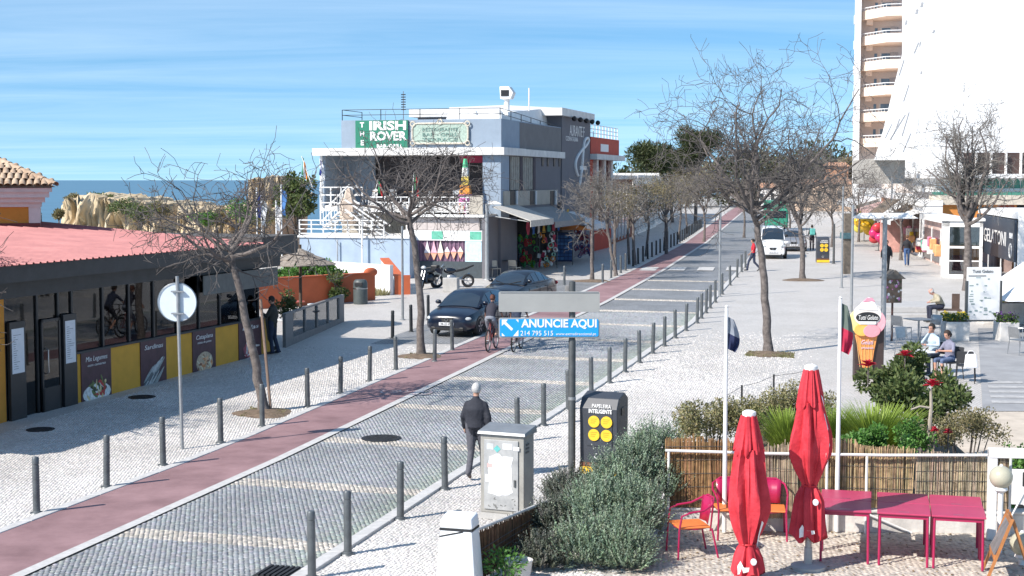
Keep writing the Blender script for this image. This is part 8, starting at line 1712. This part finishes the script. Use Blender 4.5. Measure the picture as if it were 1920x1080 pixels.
# seated old man on the forecourt
p = G(1764, 604); hand = dict(elL=(-.24, .16, .80), wrL=(-.10, .38, .74), elR=(.24, .16, .80), wrR=(.10, .38, .74), head=(0, .36, 1.10), neck=(0, .25, .99), ches=(0, .15, .86), wais=(0, .05, .70), shL=(-.155, .20, .95), shR=(.155, .20, .95))
person('old man in a beige jacket bent forward on the slatted bench', (p.x, p.y, p.z), rad(92), sitpose(.5, hand), (.36, .32, .23), (.02, .024, .045), hair=(.6, .58, .56), bald=True, skin=(.52, .27, .21), coat=True, fat=1.1, vox=.02)
bn.location = (p.x + .25, p.y - .25, p.z)
# couple at the table
Yc = 39.0
ax_w = dict(elR=(.27, .12, .78), wrR=(.12, .36, .78), elL=(-.25, .14, .80), wrL=(-.06, .38, .80)); ax_m = dict(elR=(.26, .20, .84), wrR=(.06, .20, 1.10), elL=(-.25, .16, .80), wrL=(-.02, .34, .80), head=(0, .14, 1.24))
p = Vector((P(1781, 700, 38.6).x, 38.6, zg(38.6))); pw_ = p; person('woman in a grey tee shirt seated at the white cafe table', (p.x, p.y, p.z), rad(118), sitpose(.14, ax_w), (.20, .20, .27), (.10, .14, .24), hair=(.035, .02, .014), fore='skin', calf='skin', skin=(.50, .27, .19), hairlen=.10, H=1.68, eyes=True)
p = Vector((P(1752, 690, 39.6).x, 39.6, zg(39.6))); pm_ = p; person('man in a pale blue shirt resting his chin on his hand at the cafe table', (p.x, p.y, p.z), rad(125), sitpose(.22, ax_m), (.45, .54, .60), (.05, .06, .09), hair=(.02, .015, .012), skin=(.46, .24, .17), eyes=True)
m_bchair = M('black_rattan', (.025, .026, .03), .6, var=.2)
for q, rz, lab in ((pw_, rad(118), 'black cafe chair under the woman in the grey tee shirt'), (pm_, rad(125), 'black cafe chair under the man in the blue shirt')): cafe_chair('cafe_chair', lab, (q.x, q.y, q.z), rz + math.pi, m_bchair)
p = Vector((P(1806, 706, 38.2).x, 38.0, zg(38))); cafe_chair('cafe_chair', 'black cafe chair with a white bag hung over its back', p, rad(160), m_bchair)
t = thing('white_bag', 'white bag hung on the black cafe chair', 'bag', (p.x + .02, p.y - .34, p.z + .42)); MB().hexa([(-.17, -.07, 0), (.17, -.07, 0), (.17, .05, 0), (-.17, .05, 0)], [(-.14, -.03, .36), (.14, -.03, .36), (.14, .03, .36), (-.14, .03, .36)]).build('bag_body', m_paper, t, bev=.03); MB().torus((0, 0, .36), .09, .01, 'y', 12, 5, 0, math.pi).build('bag_handle', m_paper, t)
def cafetable(lab, p, mat): t = thing('cafe_table', lab, 'table', p, .3); MB().box(-.36, .36, -.36, .36, .70, .73).build('table_top', mat, t, bev=.01); MB().cyl((0, 0, 0), (0, 0, .7), .03).build('leg', m_galv, t); MB().lathe([(.24, 0), (.22, .025)], 16).build('base', m_galv, t); return t
cafetable('white cafe table in front of the seated couple', Vector((P(1722, 700, 38.7).x, 38.7, zg(38.7))), m_wplas)
for i, (px, py, rz, lab) in enumerate(((1700, 668, .5, 'steel cafe chair beside the empty cafe table'), (1690, 640, 2.2, 'steel cafe chair near the picture box post'), (1745, 640, -1.0, 'steel cafe chair behind the seated couple'), (1908, 640, 1.0, 'steel chair near the purple pansies'), (1912, 665, 2.0, 'steel chair at the edge of the forecourt lane'))):
    cafe_chair('steel_chair', lab, G(px, py), rz, M('chair_steel', (.36, .37, .38), .35, metal=.8))
cafetable('empty steel cafe table beside the step', G(1722, 640), M('chair_steel', (.36, .37, .38), .35, metal=.8))
# ------------------------------------------------------------------ bicycles and riders
def bicycle(lab, rear, frt, colr):
    d = Vector((frt.x - rear.x, frt.y - rear.y, 0)); mid = (rear + frt) / 2; rz = -math.atan2(d.x, d.y); t = thing('bicycle', lab, 'bicycle', (mid.x, mid.y, zg(mid.y) + .013), rz); h = .52; r = .34
    for y in (-h, h):
        w_ = MB().torus((0, y, r), r - .022, .024, 'x', 30, 7).build('tyre', m_tyre, t, True); MB().torus((0, y, r), r - .05, .012, 'x', 28, 5).build('rim', m_rim, w_); MB().cyl((-.04, y, r), (.04, y, r), .02, n=8).build('hub', m_rim, w_)
        for k in range(10): q = 2 * math.pi * k / 10; MB().cyl((0, y, r), (0, y + (r - .05) * math.cos(q), r + (r - .05) * math.sin(q)), .003, n=3).build('spoke', m_rim, w_)
    fr = MB()
    for a, b in (((0, -.08, .30), (0, .36, .82)), ((0, -.08, .30), (0, -.24, .86)), ((0, -.22, .80), (0, .35, .86))): MB().cyl(a, b, .02, n=8).build('frame_tube', colr, t, True)
    for s in (-.05, .05): MB().tube([(s, -h, r), (s * .4, -.08, .30)], .011, 6).build('chain_stay', colr, t); MB().tube([(s, -h, r), (s * .4, -.22, .80)], .010, 6).build('seat_stay', colr, t); MB().tube([(s, h, r), (s * .9, .40, .70), (0, .355, .88)], .013, 6).build('fork', colr, t)
    MB().tube([(0, .35, .86), (0, .33, 1.0)], .014, 6).build('stem', m_trim, t); MB().tube([(-.3, .30, 1.02), (-.12, .34, 1.0), (.12, .34, 1.0), (.3, .30, 1.02)], .013, 6).build('handlebar', m_trim, t, True)
    MB().sph((0, -.27, .93), (.07, .14, .035), 12, 6).build('saddle', m_trim, t, True); MB().lathe([(.09, -.006), (.09, .006)], 18).xf(Matrix.Translation((.05, -.08, .30)) @ Matrix.Rotation(math.pi / 2, 4, 'Y')).build('chainring', m_rim, t)
    for s, a in ((1, .6), (-1, .6 + math.pi)): MB().cyl((s * .07, -.08, .30), (s * .07, -.08 + .17 * math.cos(a), .30 + .17 * math.sin(a)), .01, n=6).build('crank', m_rim, t); MB().box(s * .12 - .05, s * .12 + .05, -.12 + .17 * math.cos(a), -.04 + .17 * math.cos(a), .29 + .17 * math.sin(a), .31 + .17 * math.sin(a)).build('pedal', m_trim, t)
    return t, rz
RIDE = pose(pelv=(0, -.24, 1.0), wais=(0, -.17, 1.12), ches=(0, -.03, 1.31), neck=(0, .06, 1.47), head=(0, .11, 1.61), shL=(-.155, .04, 1.41), shR=(.155, .04, 1.41), elL=(-.25, .18, 1.20), elR=(.25, .18, 1.20), wrL=(-.27, .30, 1.05), wrR=(.27, .30, 1.05), hiL=(-.09, -.22, .98), hiR=(.09, -.22, .98), knR=(.11, .18, .72), anR=(.12, .03, .47), toR=(.12, .16, .41), knL=(-.11, .06, .56), anL=(-.12, -.24, .29), toL=(-.12, -.11, .23))
for (r0_, f0_, lab, lab2, top_, bot_, hr, cc) in ((G(915, 661), G(937, 649), 'bicycle ridden just beside the parked navy hatchback', 'cyclist in a dark top and grey shorts riding past the navy hatchback', (.03, .03, .045), (.22, .24, .28), (.10, .035, .02), M('bike_maroon', (.18, .04, .04), .4)), (G(963, 662), G(985, 649), 'bicycle ridden half hidden under the blue advert panel', 'cyclist riding behind the grey and blue sign panels', (.03, .04, .07), (.03, .035, .05), (.03, .02, .015), M('bike_dark', (.05, .03, .03), .4))):
    f_ = r0_ + (f0_ - r0_).normalized() * 1.04; t, rz = bicycle(lab, r0_, f_, cc); person(lab2, t.location, rz, RIDE, top_, bot_, hair=hr, calf='skin', fore='skin', skin=(.45, .25, .18), H=1.70, shoe=(.5, .5, .52), hairlen=.06)
